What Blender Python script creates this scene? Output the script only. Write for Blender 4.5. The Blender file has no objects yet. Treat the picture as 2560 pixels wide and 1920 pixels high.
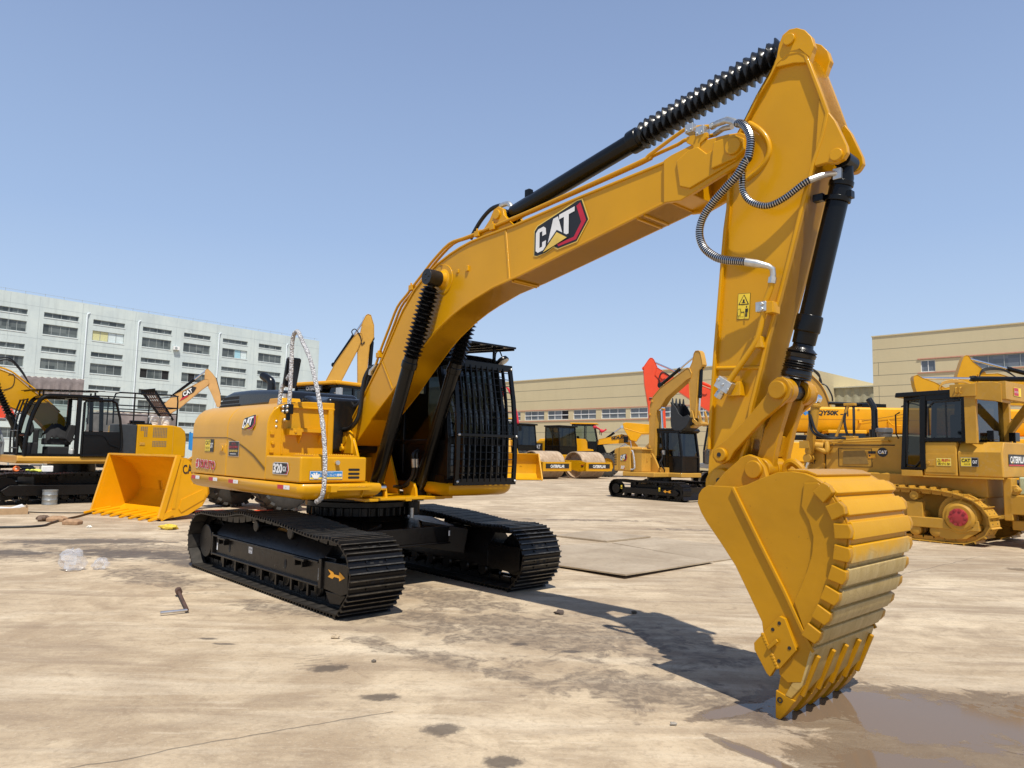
import bpy, bmesh, math, random
from mathutils import Vector, Matrix, Euler
R_ = math.radians
random.seed(7)
SC = bpy.context.scene
COL = SC.collection

# ---------------------------------------------------------------- camera
cam = bpy.data.objects.new('camera', bpy.data.cameras.new('camera'))
COL.objects.link(cam)
SC.camera = cam
PITCH, ROLL = R_(5.415), R_(1.168)
_f = Vector((0, math.cos(PITCH), math.sin(PITCH)))
_u = Vector((0, -math.sin(PITCH), math.cos(PITCH)))
_r = Vector((1, 0, 0))
_R = _r * math.cos(ROLL) + _u * math.sin(ROLL)
_U = -_r * math.sin(ROLL) + _u * math.cos(ROLL)
cam.matrix_world = Matrix((( _R.x, _U.x, -_f.x, 0), (_R.y, _U.y, -_f.y, 0), (_R.z, _U.z, -_f.z, 1.6), (0, 0, 0, 1)))
cam.data.sensor_width = 36
cam.data.lens = 1796.3 / 2560 * 36
cam.data.clip_start = 0.05
cam.data.clip_end = 3000

# ---------------------------------------------------------------- sky, sun, exposure
SUN_EL, SUN_AZ = R_(60.6), R_(166.5)          # azimuth clockwise from +Y
w = bpy.data.worlds.new('World'); SC.world = w; w.use_nodes = True
nt = w.node_tree
sky = nt.nodes.new('ShaderNodeTexSky'); sky.sky_type = 'NISHITA'; sky.sun_disc = False
sky.sun_elevation = SUN_EL; sky.sun_rotation = SUN_AZ
sky.air_density = 1.0; sky.dust_density = 0.8; sky.ozone_density = 1.0
bg = nt.nodes['Background']; bg.inputs['Strength'].default_value = 0.10
# bright summer haze: the clear-sky model is lifted towards a paler blue by height above the horizon
geo = nt.nodes.new('ShaderNodeTexCoord'); sep = nt.nodes.new('ShaderNodeSeparateXYZ'); nt.links.new(geo.outputs['Generated'], sep.inputs[0])
rp = nt.nodes.new('ShaderNodeValToRGB'); nt.links.new(sep.outputs['Z'], rp.inputs['Fac'])
SKY = [(0.0, (.60, .72, .90)), (.10, (.545, .70, .92)), (.28, (.385, .535, .81)), (.50, (.285, .40, .655)), (1.0, (.09, .15, .32))]
while len(rp.color_ramp.elements) < len(SKY): rp.color_ramp.elements.new(.5)
for e, (pos, c) in zip(rp.color_ramp.elements, SKY): e.position = pos; e.color = (*c, 1)
sc10 = nt.nodes.new('ShaderNodeVectorMath'); sc10.operation = 'SCALE'; sc10.inputs['Scale'].default_value = 9.6
nt.links.new(rp.outputs['Color'], sc10.inputs[0])
mxs = nt.nodes.new('ShaderNodeMix'); mxs.data_type = 'RGBA'; mxs.inputs[0].default_value = .85
nt.links.new(sky.outputs['Color'], mxs.inputs[6]); nt.links.new(sc10.outputs[0], mxs.inputs[7])
nt.links.new(mxs.outputs[2], bg.inputs['Color'])
sl = bpy.data.lights.new('sun', 'SUN'); sl.energy = 4.9; sl.angle = R_(0.5); sl.color = (1.0, 0.94, 0.83)
sun = bpy.data.objects.new('sun', sl); COL.objects.link(sun)
sd = Vector((math.sin(SUN_AZ) * math.cos(SUN_EL), math.cos(SUN_AZ) * math.cos(SUN_EL), math.sin(SUN_EL)))
sun.rotation_euler = sd.to_track_quat('Z', 'Y').to_euler()
sun.location = sd * 40
SC.view_settings.view_transform = 'Standard'
SC.view_settings.look = 'None'
SC.view_settings.exposure = 0.10
SC.view_settings.gamma = 1.0

# ---------------------------------------------------------------- materials
class G:
    """tiny node-graph helper"""
    def __init__(s, name):
        s.m = bpy.data.materials.new(name); s.m.use_nodes = True
        s.t = s.m.node_tree; s.b = s.t.nodes['Principled BSDF']; s.out = s.t.nodes['Material Output']
    def n(s, typ, ins=None, **kw):
        nd = s.t.nodes.new(typ)
        for k, v in kw.items(): setattr(nd, k, v)
        for k, v in (ins or {}).items():
            if hasattr(v, 'is_linked') or hasattr(v, 'links'): s.t.links.new(v, nd.inputs[k])
            else: nd.inputs[k].default_value = v
        return nd
    def set(s, **kw):
        for k, v in kw.items():
            k = k.replace('_', ' ')
            if hasattr(v, 'links'): s.t.links.new(v, s.b.inputs[k])
            else: s.b.inputs[k].default_value = v
    def noise(s, scale, detail=3, rough=.55, vec=None, dist=0):
        d = {'Scale': scale, 'Detail': detail, 'Roughness': rough, 'Distortion': dist}
        if vec is None: vec = s.n('ShaderNodeTexCoord').outputs['Object']
        d['Vector'] = vec
        return s.n('ShaderNodeTexNoise', d).outputs['Fac']
    def ramp(s, fac, *stops):
        nd = s.n('ShaderNodeValToRGB', {'Fac': fac}); cr = nd.color_ramp
        while len(cr.elements) < len(stops): cr.elements.new(.5)
        for e, (p, c) in zip(cr.elements, stops):
            e.position = p; e.color = (*c, 1) if len(c) == 3 else c
        return nd.outputs['Color']
    def mix(s, fac, a, b, typ='MIX'):
        nd = s.n('ShaderNodeMix', data_type='RGBA', blend_type=typ)
        for sock, v in ((nd.inputs[0], fac), (nd.inputs[6], a), (nd.inputs[7], b)):
            if hasattr(v, 'links'): s.t.links.new(v, sock)
            else: sock.default_value = v if not isinstance(v, tuple) or len(v) == 4 else (*v, 1)
        return nd.outputs[2]
    def math(s, op, a, b=0.0, c=None, clamp=False):
        nd = s.n('ShaderNodeMath', operation=op, use_clamp=clamp)
        for i, v in enumerate((a, b) if c is None else (a, b, c)):
            if hasattr(v, 'links'): s.t.links.new(v, nd.inputs[i])
            else: nd.inputs[i].default_value = v
        return nd.outputs[0]
    def bump(s, h, strength=.2, dist=.01):
        s.set(Normal=s.n('ShaderNodeBump', {'Height': h, 'Strength': strength, 'Distance': dist}).outputs['Normal'])

def v3(c, k): return tuple(min(1, x * k) for x in c)

def paint(name, c, rough=.38, coat=.15, var=.10, dust=.10, dustc=(.42, .36, .27), metal=0, wav=.02, chips=0):
    g = G(name)
    a = g.noise(1.7, 4); b = g.noise(14, 4, .65)
    col = g.mix(g.ramp(a, (.3, (0, 0, 0)), (.75, (1, 1, 1))), (*v3(c, 1 - var), 1), (*v3(c, 1 + var), 1))
    dm = g.ramp(b, (.52, (0, 0, 0)), (.8, (1, 1, 1)))
    dm = g.math('MULTIPLY', g.math('MULTIPLY', dm, g.ramp(g.noise(.9, 3), (.4, (.2, .2, .2)), (.65, (1, 1, 1)))), dust, clamp=True)
    if chips:
        P = g.n('ShaderNodeTexCoord').outputs['Object']
        sc = g.noise(1, 4, .8, g.n('ShaderNodeMapping', {'Vector': P, 'Rotation': (.3, .5, .2), 'Scale': (60, 60, 2.2)}, vector_type='POINT').outputs[0])
        col = g.mix(g.math('MULTIPLY', g.math('MULTIPLY', g.ramp(sc, (.66, (0, 0, 0)), (.72, (1, 1, 1))), g.ramp(g.noise(1.3, 3), (.52, (0, 0, 0)), (.66, (1, 1, 1)))), .35 * chips), col, (*v3(c, 1.45), 1))
        col = g.mix(g.math('MULTIPLY', g.ramp(g.noise(38, 3, .6), (.70, (0, 0, 0)), (.74, (1, 1, 1))), .55 * chips), col, (*v3(c, .45), 1))
    g.set(Base_Color=g.mix(dm, col, (*dustc, 1)), Metallic=metal); g.b.inputs['Specular IOR Level'].default_value = .28
    g.set(Roughness=g.math('ADD', g.math('MULTIPLY', b, .16), rough - .08), Coat_Weight=coat, Coat_Roughness=.07)
    g.bump(g.noise(5, 3), wav * 4, .02)
    return g.m

def plain(name, c, rough=.6, metal=0, var=.12, sc=9, bump=0, bsc=60, coat=0):
    g = G(name)
    col = g.mix(g.ramp(g.noise(sc, 4, .6), (.3, (0, 0, 0)), (.7, (1, 1, 1))), (*v3(c, 1 - var), 1), (*v3(c, 1 + var), 1))
    g.set(Base_Color=col, Roughness=rough, Metallic=metal, Coat_Weight=coat)
    if bump: g.bump(g.noise(bsc, 4, .6), bump, .01)
    return g.m

def glass(name, tint=(.55, .62, .6), refl=.06):
    g = G(name); t = g.t
    tr = g.n('ShaderNodeBsdfTransparent', {'Color': (*tint, 1)})
    gl = g.n('ShaderNodeBsdfGlossy', {'Color': (.9, .95, 1, 1), 'Roughness': .03})
    fr = g.n('ShaderNodeLayerWeight', {'Blend': .5})
    fa = g.math('ADD', g.math('MULTIPLY', g.math('POWER', fr.outputs['Facing'], 4.0), .6), refl, clamp=True)
    mx = g.n('ShaderNodeMixShader', {0: fa}); t.links.new(tr.outputs[0], mx.inputs[1]); t.links.new(gl.outputs[0], mx.inputs[2])
    t.links.new(mx.outputs[0], g.out.inputs['Surface'])
    return g.m

YEL = (.61, .300, .002)
M = {}
M['yellow'] = paint('yellow_paint', YEL, .34, .20, .07, .05, (.40, .28, .10), chips=.5)
M['bucket'] = paint('bucket_paint', (.47, .225, .003), .40, .10, .12, .14, (.30, .20, .07), wav=.05, chips=1.0)
M['worn'] = None
M['oldyellow'] = paint('faded_yellow_paint', (.50, .265, .03), .5, .1, .14, .30)
M['orangey'] = paint('deep_yellow_paint', (.74, .345, .003), .35, .2, .08, .05)
M['tan'] = paint('tan_yellow_paint', (.54, .29, .045), .45, .2, .1, .15)
M['red'] = paint('orange_red_paint', (.75, .07, .02), .4, .3, .08, .05)
M['black'] = paint('black_paint', (.004, .004, .0042), .24, .0, .2, .05, (.05, .045, .04))
M['trackblack'] = paint('black_track_paint', (.006, .0052, .005), .30, .0, .3, .07, (.09, .075, .055), wav=.06)
M['grouser'] = plain('worn_grouser_glint', (.085, .078, .066), .34, .5, .45, 16, .3, 60)  # worn tips, lightened so the sun glint on the bars is painted in
M['trackdust'] = plain('dusty_track_pad', (.030, .026, .022), .5, 0, .5, 9, .2, 40)
M['rubber'] = plain('black_rubber', (.008, .008, .0085), .42, 0, .2, 20, .15, 30)
M['tyre'] = plain('tyre_rubber', (.045, .042, .038), .8, 0, .3, 8, .3, 40)
M['boot'] = plain('black_vinyl_boot', (.006, .006, .0065), .26, 0, .2, 12, .35, 18)
M['plastic'] = plain('black_plastic', (.006, .0062, .007), .26, 0, .1, 5, .05, 90)
M['dark'] = plain('dark_interior', (.010, .010, .011), .8)
M['steel'] = plain('bright_steel', (.62, .62, .63), .28, 1, .12)
M['zinc'] = plain('zinc_fitting', (.60, .60, .58), .38, .85, .12, 30)
M['chrome'] = plain('chrome_rod', (.75, .76, .78), .12, 1, .05)
M['rust'] = plain('rusty_steel', (.10, .055, .04), .75, .2, .45, 14, .3, 50)
M['white'] = plain('white_paint', (.78, .78, .77), .5, 0, .05)
M['letterblack'] = plain('black_lettering', (.012, .012, .013), .45, 0, .1)
M['decalred'] = plain('red_decal', (.50, .012, .035), .4, 0, .1)
M['decalyellow'] = plain('yellow_decal', (.85, .62, .04), .45, 0, .08)
M['decalblue'] = plain('blue_decal', (.03, .22, .55), .45, 0, .1)
M['gold'] = plain('gold_decal', (.75, .52, .10), .45, 0, .2, 3)
M['arrow'] = plain('orange_arrow_paint', (.78, .34, .015), .5)
M['glass'] = glass('cab_glass', refl=.03)
M['darkglass'] = glass('dark_cab_glass', (.16, .18, .18), .055)
M['wrap'] = None
M['cloth_red'] = plain('red_ribbon', (.65, .02, .05), .6, 0, .2)

# ---------------------------------------------------------------- mesh helpers
def catmull(P, k=6):
    P = [Vector(p) for p in P]; out = []
    for i in range(len(P) - 1):
        a = P[max(i - 1, 0)]; b = P[i]; c = P[i + 1]; d = P[min(i + 2, len(P) - 1)]
        for j in range(k):
            t = j / k
            out.append(.5 * ((2 * b) + (c - a) * t + (2 * a - 5 * b + 4 * c - d) * t * t + (3 * b - a - 3 * c + d) * t ** 3))
    out.append(P[-1]); return out

def place(ax, v, u, w):
    return (v, u, w) if ax == 'x' else ((u, v, w) if ax == 'y' else (u, w, v))

class MB:
    def __init__(s): s.v = []; s.f = []; s.m = []; s.cur = 0
    def mat(s, i): s.cur = i; return s
    def add(s, vs, fs):
        o = len(s.v); s.v += [tuple(p) for p in vs]
        for f in fs: s.f.append(tuple(i + o for i in f)); s.m.append(s.cur)
        return s
    def box(s, x0, x1, y0, y1, z0, z1):
        vs = [(x, y, z) for x in (x0, x1) for y in (y0, y1) for z in (z0, z1)]
        return s.add(vs, [(0, 1, 3, 2), (4, 6, 7, 5), (0, 4, 5, 1), (2, 3, 7, 6), (0, 2, 6, 4), (1, 5, 7, 3)])
    def obox(s, p0, p1, w, h, up=(0, 0, 1)):
        """bar from p0 to p1, width w, height h"""
        a, b = Vector(p0), Vector(p1); d = (b - a).normalized(); u = Vector(up)
        sd = d.cross(u)
        if sd.length < 1e-4: sd = d.cross(Vector((1, 0, 0)))
        sd.normalize(); u = sd.cross(d)
        vs = [q + sd * (w / 2 * i) + u * (h / 2 * j) for q in (a, b) for i in (-1, 1) for j in (-1, 1)]
        return s.add(vs, [(0, 1, 3, 2), (4, 6, 7, 5), (0, 4, 5, 1), (2, 3, 7, 6), (0, 2, 6, 4), (1, 5, 7, 3)])
    def prism(s, poly, a, b, ax='y'):
        n = len(poly)
        vs = [place(ax, a, *p) for p in poly] + [place(ax, b, *p) for p in poly]
        fs = [tuple(range(n)), tuple(range(2 * n - 1, n - 1, -1))] + [(i, (i + 1) % n, n + (i + 1) % n, n + i) for i in range(n)]
        return s.add(vs, fs)
    def sheet(s, poly, v, ax='y'):
        return s.add([place(ax, v, *p) for p in poly], [tuple(range(len(poly)))])
    def ribbon(s, path, th, a, b, ax='y', closed=False):
        """plate following a 2d path: thickness th to the left of the path, from a to b across"""
        n = len(path); P = [Vector((p[0], p[1])) for p in path]; off = []
        for i in range(n):
            t0 = (P[i] - P[i - 1]) if (i > 0 or closed) else (P[1] - P[0])
            t1 = (P[(i + 1) % n] - P[i]) if (i < n - 1 or closed) else (P[-1] - P[-2])
            t = t0.normalized() + t1.normalized()
            if t.length < 1e-6: t = t1
            t.normalize(); nn = Vector((-t.y, t.x)); c = max(.5, nn.dot(Vector((-t1.y, t1.x)).normalized()))
            off.append(P[i] + nn * th / c)
        m = n if closed else n - 1
        vs = []
        for i in range(n):
            for q in (P[i], off[i]):
                for y in (a, b): vs.append(place(ax, y, q.x, q.y))
        fs = []
        for i in range(m):
            j = (i + 1) % n; A = 4 * i; B = 4 * j
            fs += [(A, B, B + 1, A + 1), (A + 2, A + 3, B + 3, B + 2), (A, A + 2, B + 2, B), (A + 1, B + 1, B + 3, A + 3)]
        if not closed: fs += [(0, 1, 3, 2), (4 * n - 4, 4 * n - 2, 4 * n - 1, 4 * n - 3)]
        return s.add(vs, fs)
    def lathe(s, p0, d, prof, n=20, caps=True):
        """prof: [(t along d, radius)]"""
        a = Vector(p0); d = Vector(d).normalized()
        u = d.orthogonal().normalized(); w = d.cross(u); vs = []
        for t, r in prof:
            for i in range(n):
                g = 2 * math.pi * i / n
                vs.append(a + d * t + u * (r * math.cos(g)) + w * (r * math.sin(g)))
        fs = []
        for k in range(len(prof) - 1):
            for i in range(n):
                j = (i + 1) % n; fs.append((k * n + i, k * n + j, (k + 1) * n + j, (k + 1) * n + i))
        if caps: fs += [tuple(range(n)), tuple(range((len(prof) - 1) * n, len(prof) * n))]
        return s.add(vs, fs)
    def cyl(s, p0, p1, r, r1=None, n=20):
        a, b = Vector(p0), Vector(p1)
        return s.lathe(a, b - a, [(0, r), ((b - a).length, r if r1 is None else r1)], n)
    def tube(s, pts, r, n=8, k=0):
        P = catmull(pts, k) if k else [Vector(p) for p in pts]
        vs = []; prev = None
        for i, p in enumerate(P):
            t = (P[min(i + 1, len(P) - 1)] - P[max(i - 1, 0)]).normalized()
            if prev is None: u = t.orthogonal().normalized()
            else:
                u = prev - t * prev.dot(t); u.normalize()
            prev = u; w = t.cross(u)
            if isinstance(r, list):
                q = i * (len(r) - 1) / max(1, len(P) - 1); k0 = min(int(q), len(r) - 2); rr = r[k0] + (r[k0 + 1] - r[k0]) * (q - k0)
            else: rr = r
            for j in range(n):
                g = 2 * math.pi * j / n; vs.append(p + u * (rr * math.cos(g)) + w * (rr * math.sin(g)))
        fs = [(i * n + j, i * n + (j + 1) % n, (i + 1) * n + (j + 1) % n, (i + 1) * n + j) for i in range(len(P) - 1) for j in range(n)]
        fs += [tuple(range(n)), tuple(range((len(P) - 1) * n, len(P) * n))]
        return s.add(vs, fs)
    def ball(s, c, rx, ry=None, rz=None, n=12, m=8):
        ry = ry or rx; rz = rz or rx; vs = []
        for i in range(m + 1):
            a = math.pi * i / m
            for j in range(n):
                b = 2 * math.pi * j / n
                vs.append((c[0] + rx * math.sin(a) * math.cos(b), c[1] + ry * math.sin(a) * math.sin(b), c[2] + rz * math.cos(a)))
        return s.add(vs, [(i * n + j, i * n + (j + 1) % n, (i + 1) * n + (j + 1) % n, (i + 1) * n + j) for i in range(m) for j in range(n)])
    def build(s, name, mats, parent=None, bevel=0, seg=2, ang=35, loc=None, weld=True):
        me = bpy.data.meshes.new(name)
        me.from_pydata(s.v, [], s.f)
        for k in (mats if isinstance(mats, (list, tuple)) else [mats]): me.materials.append(M[k] if isinstance(k, str) else k)
        me.polygons.foreach_set('material_index', s.m)
        bm = bmesh.new(); bm.from_mesh(me)
        if weld: bmesh.ops.remove_doubles(bm, verts=bm.verts, dist=1e-5)
        bmesh.ops.recalc_face_normals(bm, faces=bm.faces)
        bm.to_mesh(me); bm.free()
        me.polygons.foreach_set('use_smooth', [True] * len(me.polygons))
        me.set_sharp_from_angle(angle=R_(ang))
        o = bpy.data.objects.new(name, me); COL.objects.link(o)
        if parent: o.parent = parent
        if loc: o.location = loc
        if bevel:
            b = o.modifiers.new('bevel', 'BEVEL'); b.width = bevel; b.segments = seg; b.limit_method = 'ANGLE'; b.angle_limit = R_(40)
            b.harden_normals = True; b.use_clamp_overlap = True
        return o

def tag(o, label, cat, group=None):
    o['label'] = label; o['category'] = cat
    if group: o['group'] = group
    return o
def thing(name, label, cat, loc=(0, 0, 0), rz=0, group=None):
    o = bpy.data.objects.new(name, None); COL.objects.link(o); o.empty_display_size = .2
    o.location = loc; o.rotation_euler = (0, 0, rz)
    return tag(o, label, cat, group)
def struct(o): o['kind'] = 'structure'; return o
def clone(o, parent=None):
    c = o.copy(); COL.objects.link(c); c.parent = parent
    for ch in o.children: clone(ch, c)
    return c

_tc = {}
def text_poly(txt, bold=0.0, ital=0.0):
    """glyph mesh (verts 2d, faces) normalised to cap height 1, starting at x = 0"""
    key = (txt, bold, ital)
    if key in _tc: return _tc[key]
    cu = bpy.data.curves.new('text', 'FONT'); cu.body = txt; cu.size = 1; cu.resolution_u = 3; cu.offset = bold; cu.shear = ital
    o = bpy.data.objects.new('text', cu); COL.objects.link(o)
    dg = bpy.context.evaluated_depsgraph_get(); me = bpy.data.meshes.new_from_object(o.evaluated_get(dg))
    vs = [(v.co.x, v.co.y) for v in me.vertices]; fs = [tuple(p.vertices) for p in me.polygons]
    bpy.data.objects.remove(o); bpy.data.meshes.remove(me)
    x0 = min(v[0] for v in vs); x1 = max(v[0] for v in vs); y0 = min(v[1] for v in vs); y1 = max(v[1] for v in vs)
    r = ([((v[0] - x0) / (x1 - x0), (v[1] - y0) / (y1 - y0)) for v in vs], fs); _tc[key] = r
    return r

def decal(name, parent, o, u, v, items, lift=.004, step=.0012):
    """flat sticker: o corner, u/v full edge vectors; items (material, polygon|('t', text, x0, y0, x1, y1, bold, shear)), coords 0..1"""
    o, u, v = Vector(o), Vector(u), Vector(v); n = u.cross(v).normalized()
    mb = MB(); mats = []
    for k, (mt, sh) in enumerate(items):
        if mt not in mats: mats.append(mt)
        mb.mat(mats.index(mt)); h = n * (lift + step * k)
        if sh[0] == 't':
            _, tx, x0, y0, x1, y1, bd, ita = (list(sh) + [0, 0])[:8]
            vs, fs = text_poly(tx, bd, ita)
            mb.add([o + u * (x0 + p[0] * (x1 - x0)) + v * (y0 + p[1] * (y1 - y0)) + h for p in vs], fs)
        else:
            mb.add([o + u * p[0] + v * p[1] + h for p in sh], [tuple(range(len(sh)))])
    ob = mb.build(name, mats, parent, weld=False)
    return ob
RECT = [(0, 0), (1, 0), (1, 1), (0, 1)]
def rect(x0, y0, x1, y1): return [(x0, y0), (x1, y0), (x1, y1), (x0, y1)]
# hexagon-badge letters (unit square)
L_C = [(.0, .12), (.06, 0), (.20, 0), (.26, .12), (.27, .36), (.17, .36), (.17, .17), (.10, .17), (.10, .83), (.17, .83), (.17, .62), (.27, .62), (.26, .88), (.20, 1), (.06, 1), (0, .88)]
L_A = [(.30, .0), (.45, 1), (.57, 1), (.72, 0), (.60, .0), (.51, .30), (.42, .0)]
L_T = [(.60, 1), (.60, .82), (.72, .82), (.72, .08), (.84, .08), (.84, .82), (.98, .82), (.98, 1)]
def badge(name, parent, o, u, v):
    def sc(P, x0, y0, x1, y1): return [(x0 + p[0] * (x1 - x0), y0 + p[1] * (y1 - y0)) for p in P]
    out = [(0, .04), (.06, 0), (.22, 0), (.38, .08), (.46, -.02), (.80, -.02), (1, .42), (.88, 1), (.80, 1.02), (.06, .80), (0, .70)]
    red = [(.86, .95), (.965, .43), (.79, .03), (.47, .03), (.44, .10), (.75, .12), (.88, .43), (.79, .90)]
    def tilt(P): return [(p[0], p[1] + .16 * p[0]) for p in P]
    return decal(name, parent, o, u, v, [
        ('gold', [(-.015, .03), (.05, -.02), (.23, -.02), (.37, .05), (.45, -.05), (.81, -.05), (1.02, .42), (.895, 1.03), (.80, 1.05), (.05, .83), (-.015, .72)]),
        ('letterblack', out), ('decalred', red),
        ('white', tilt(sc(L_C, .03, .06, .78, .70))), ('white', tilt(sc(L_A, .03, .10, .78, .76))), ('white', tilt(sc(L_T, .03, .10, .78, .78))),
        ('letterblack', [(.13, .0), (.44, .48), (.68, .18), (.64, .16), (.30, .06)]),
        ('gold', [(.18, .02), (.44, .42), (.63, .17), (.40, .09)])])
# ---------------------------------------------------------------- ground
def ellipse_mask(g, P, c, rx, ry, rot, soft=.25):
    """1 inside, falling to 0 at the edge of a rotated ellipse on the ground"""
    mp = g.n('ShaderNodeMapping', {'Vector': P, 'Location': (-c[0], -c[1], 0)}, vector_type='POINT')
    m2 = g.n('ShaderNodeMapping', {'Vector': mp.outputs[0], 'Rotation': (0, 0, -R_(rot)), 'Scale': (1, 1, 0)}, vector_type='POINT')
    m3 = g.n('ShaderNodeVectorMath', {0: m2.outputs[0], 1: (1 / rx, 1 / ry, 0)}, operation='MULTIPLY')
    ln = g.n('ShaderNodeVectorMath', {0: m3.outputs[0]}, operation='LENGTH').outputs['Value']
    return g.math('SUBTRACT', 1.0, ln)

def crack(g, P, a, b, wd):
    a, b = Vector((*a, 0)), Vector((*b, 0)); d = (b - a); L = d.length; d.normalize(); nn = Vector((-d.y, d.x, 0))
    q = g.n('ShaderNodeVectorMath', {0: P, 1: tuple(a)}, operation='SUBTRACT').outputs[0]
    wob = g.math('MULTIPLY', g.math('SUBTRACT', g.noise(2.2, 3, .6, P), .5), .12)
    s = g.n('ShaderNodeVectorMath', {0: q, 1: tuple(nn)}, operation='DOT_PRODUCT').outputs['Value']
    s = g.math('ABSOLUTE', g.math('ADD', s, wob))
    t = g.n('ShaderNodeVectorMath', {0: q, 1: tuple(d)}, operation='DOT_PRODUCT').outputs['Value']
    on = g.math('LESS_THAN', g.math('ABSOLUTE', g.math('SUBTRACT', t, L / 2)), L / 2)
    return g.math('MULTIPLY', on, g.math('SUBTRACT', 1.0, g.math('DIVIDE', s, wd), clamp=True))

def ground_material():
    g = G('worn_concrete')
    P = g.n('ShaderNodeTexCoord').outputs['Object']
    # scuffs run along two driving directions
    def stretched(rot, sx, sy):
        return g.n('ShaderNodeMapping', {'Vector': P, 'Rotation': (0, 0, R_(rot)), 'Scale': (sx, sy, 1)}, vector_type='POINT').outputs[0]
    big = g.noise(.32, 5, .6, P, .4); mid = g.noise(1.5, 6, .62, P, .6); fine = g.noise(26, 5, .7, P); speck = g.noise(95, 3, .7, P)
    st1 = g.noise(1, 6, .62, stretched(47, .55, 3.2), .5); st2 = g.noise(1, 5, .6, stretched(-20, .5, 2.6), .5)
    def msk(f, lo, hi, k=1.0): return g.math('MULTIPLY', g.ramp(f, (lo, (0, 0, 0)), (hi, (1, 1, 1))), k)
    col = g.mix(g.ramp(big, (.34, (0, 0, 0)), (.60, (1, 1, 1))), (.36, .272, .178, 1), (.60, .485, .335, 1))
    blot = g.noise(.75, 8, .68, P, 1.0)
    col = g.mix(msk(blot, .47, .60, .55), col, (.285, .205, .130, 1))
    col = g.mix(msk(mid, .47, .62, .50), col, (.33, .245, .158, 1))
    col = g.mix(msk(g.noise(4.5, 8, .72, P, .8), .52, .66, .55), col, (.25, .182, .118, 1))
    col = g.mix(msk(st1, .50, .64, .60), col, (.27, .20, .135, 1))
    col = g.mix(msk(st2, .50, .68, .45), col, (.70, .60, .45, 1))
    scuff = g.noise(1, 7, .75, stretched(32, 1.1, 9.0), .3)
    col = g.mix(msk(scuff, .56, .68, .40), col, (.24, .185, .13, 1))
    scuff2 = g.noise(1, 7, .75, stretched(-48, 1.3, 11.0), .3)
    col = g.mix(msk(scuff2, .58, .70, .40), col, (.72, .63, .49, 1))
    col = g.mix(msk(fine, .50, .70, .42), col, (.235, .18, .125, 1))
    col = g.mix(msk(g.noise(48, 4, .75, P), .55, .72, .30), col, (.74, .65, .52, 1))
    col = g.mix(msk(speck, .60, .74, .32), col, (.15, .12, .09, 1))
    # flaked, darker surface around the bucket and along the tracks, dark streaks farther back
    def union(ms):
        r = ms[0]
        for m in ms[1:]: r = g.math('MAXIMUM', r, m)
        return r
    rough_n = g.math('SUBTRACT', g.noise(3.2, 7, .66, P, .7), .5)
    crust_streaks = union([ellipse_mask(g, P, c, a, b, r) for c, a, b, r in (((.3, 6.6), 2.3, .9, -25), ((-.6, 8.0), 1.5, .5, -47), ((-5.2, 11.2), 3.4, 1.1, 8), ((-3.9, 13.4), 2.4, .6, 0), ((-4.3, 8.9), 1.4, .45, -35), ((-7.5, 10.2), 2.0, .5, 5), ((-2.2, 7.4), .9, .3, -20), ((.9, 5.1), 1.3, .5, -30), ((1.9, 17.6), 2.2, .35, 4), ((3.8, 15.8), 1.2, .3, 0), ((-.35, 5.6), 1.5, .18, -35))])
    cm = g.ramp(g.math('ADD', crust_streaks, g.math('MULTIPLY', rough_n, 3.6)), (.18, (0, 0, 0)), (.52, (1, 1, 1)))
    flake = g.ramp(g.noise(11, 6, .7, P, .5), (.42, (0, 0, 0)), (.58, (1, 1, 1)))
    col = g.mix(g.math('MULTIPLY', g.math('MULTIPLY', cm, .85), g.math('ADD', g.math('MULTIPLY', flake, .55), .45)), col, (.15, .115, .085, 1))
    # oily spots
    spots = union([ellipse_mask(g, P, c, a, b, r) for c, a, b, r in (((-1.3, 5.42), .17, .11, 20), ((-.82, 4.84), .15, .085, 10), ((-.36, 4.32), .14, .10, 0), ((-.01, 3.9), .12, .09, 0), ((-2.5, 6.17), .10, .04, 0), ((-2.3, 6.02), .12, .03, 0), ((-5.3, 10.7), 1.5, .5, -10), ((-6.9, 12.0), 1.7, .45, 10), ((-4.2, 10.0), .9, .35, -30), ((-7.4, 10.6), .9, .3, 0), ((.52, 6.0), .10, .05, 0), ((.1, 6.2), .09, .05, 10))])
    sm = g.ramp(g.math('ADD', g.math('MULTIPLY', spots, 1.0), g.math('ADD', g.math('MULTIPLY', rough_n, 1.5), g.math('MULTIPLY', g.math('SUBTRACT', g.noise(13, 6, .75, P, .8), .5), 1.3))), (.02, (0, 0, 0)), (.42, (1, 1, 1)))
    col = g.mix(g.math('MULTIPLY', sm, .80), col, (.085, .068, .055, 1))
    # grouser prints and joints
    lines = [((-1.62, 5.62), (-1.36, 5.74)), ((-1.60, 5.56), (-1.36, 5.66)), ((-1.57, 5.50), (-1.32, 5.61)), ((-1.54, 5.44), (-1.30, 5.55)), ((-1.51, 5.38), (-1.26, 5.50)), ((-1.66, 5.68), (-1.42, 5.79))]
    pr = union([crack(g, P, a, b, .022) for a, b in lines])
    col = g.mix(g.math('MULTIPLY', g.math('MULTIPLY', pr, flake), .7), col, (.14, .11, .085, 1))
    jn = union([crack(g, P, a, b, wd) for a, b, wd in (((-3.2, 3.1), (-.7, 4.6), .012), ((.9, 14.0), (4.4, 13.0), .02), ((3.1, 10.95), (5.2, 10.7), .02), ((1.6, 4.9), (6, 2.2), .012), ((4, 9), (8, 12.4), .015), ((-.9, 3.7), (-.2, 3.2), .012))])
    col = g.mix(g.math('MULTIPLY', jn, .55), col, (.16, .13, .10, 1))
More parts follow.
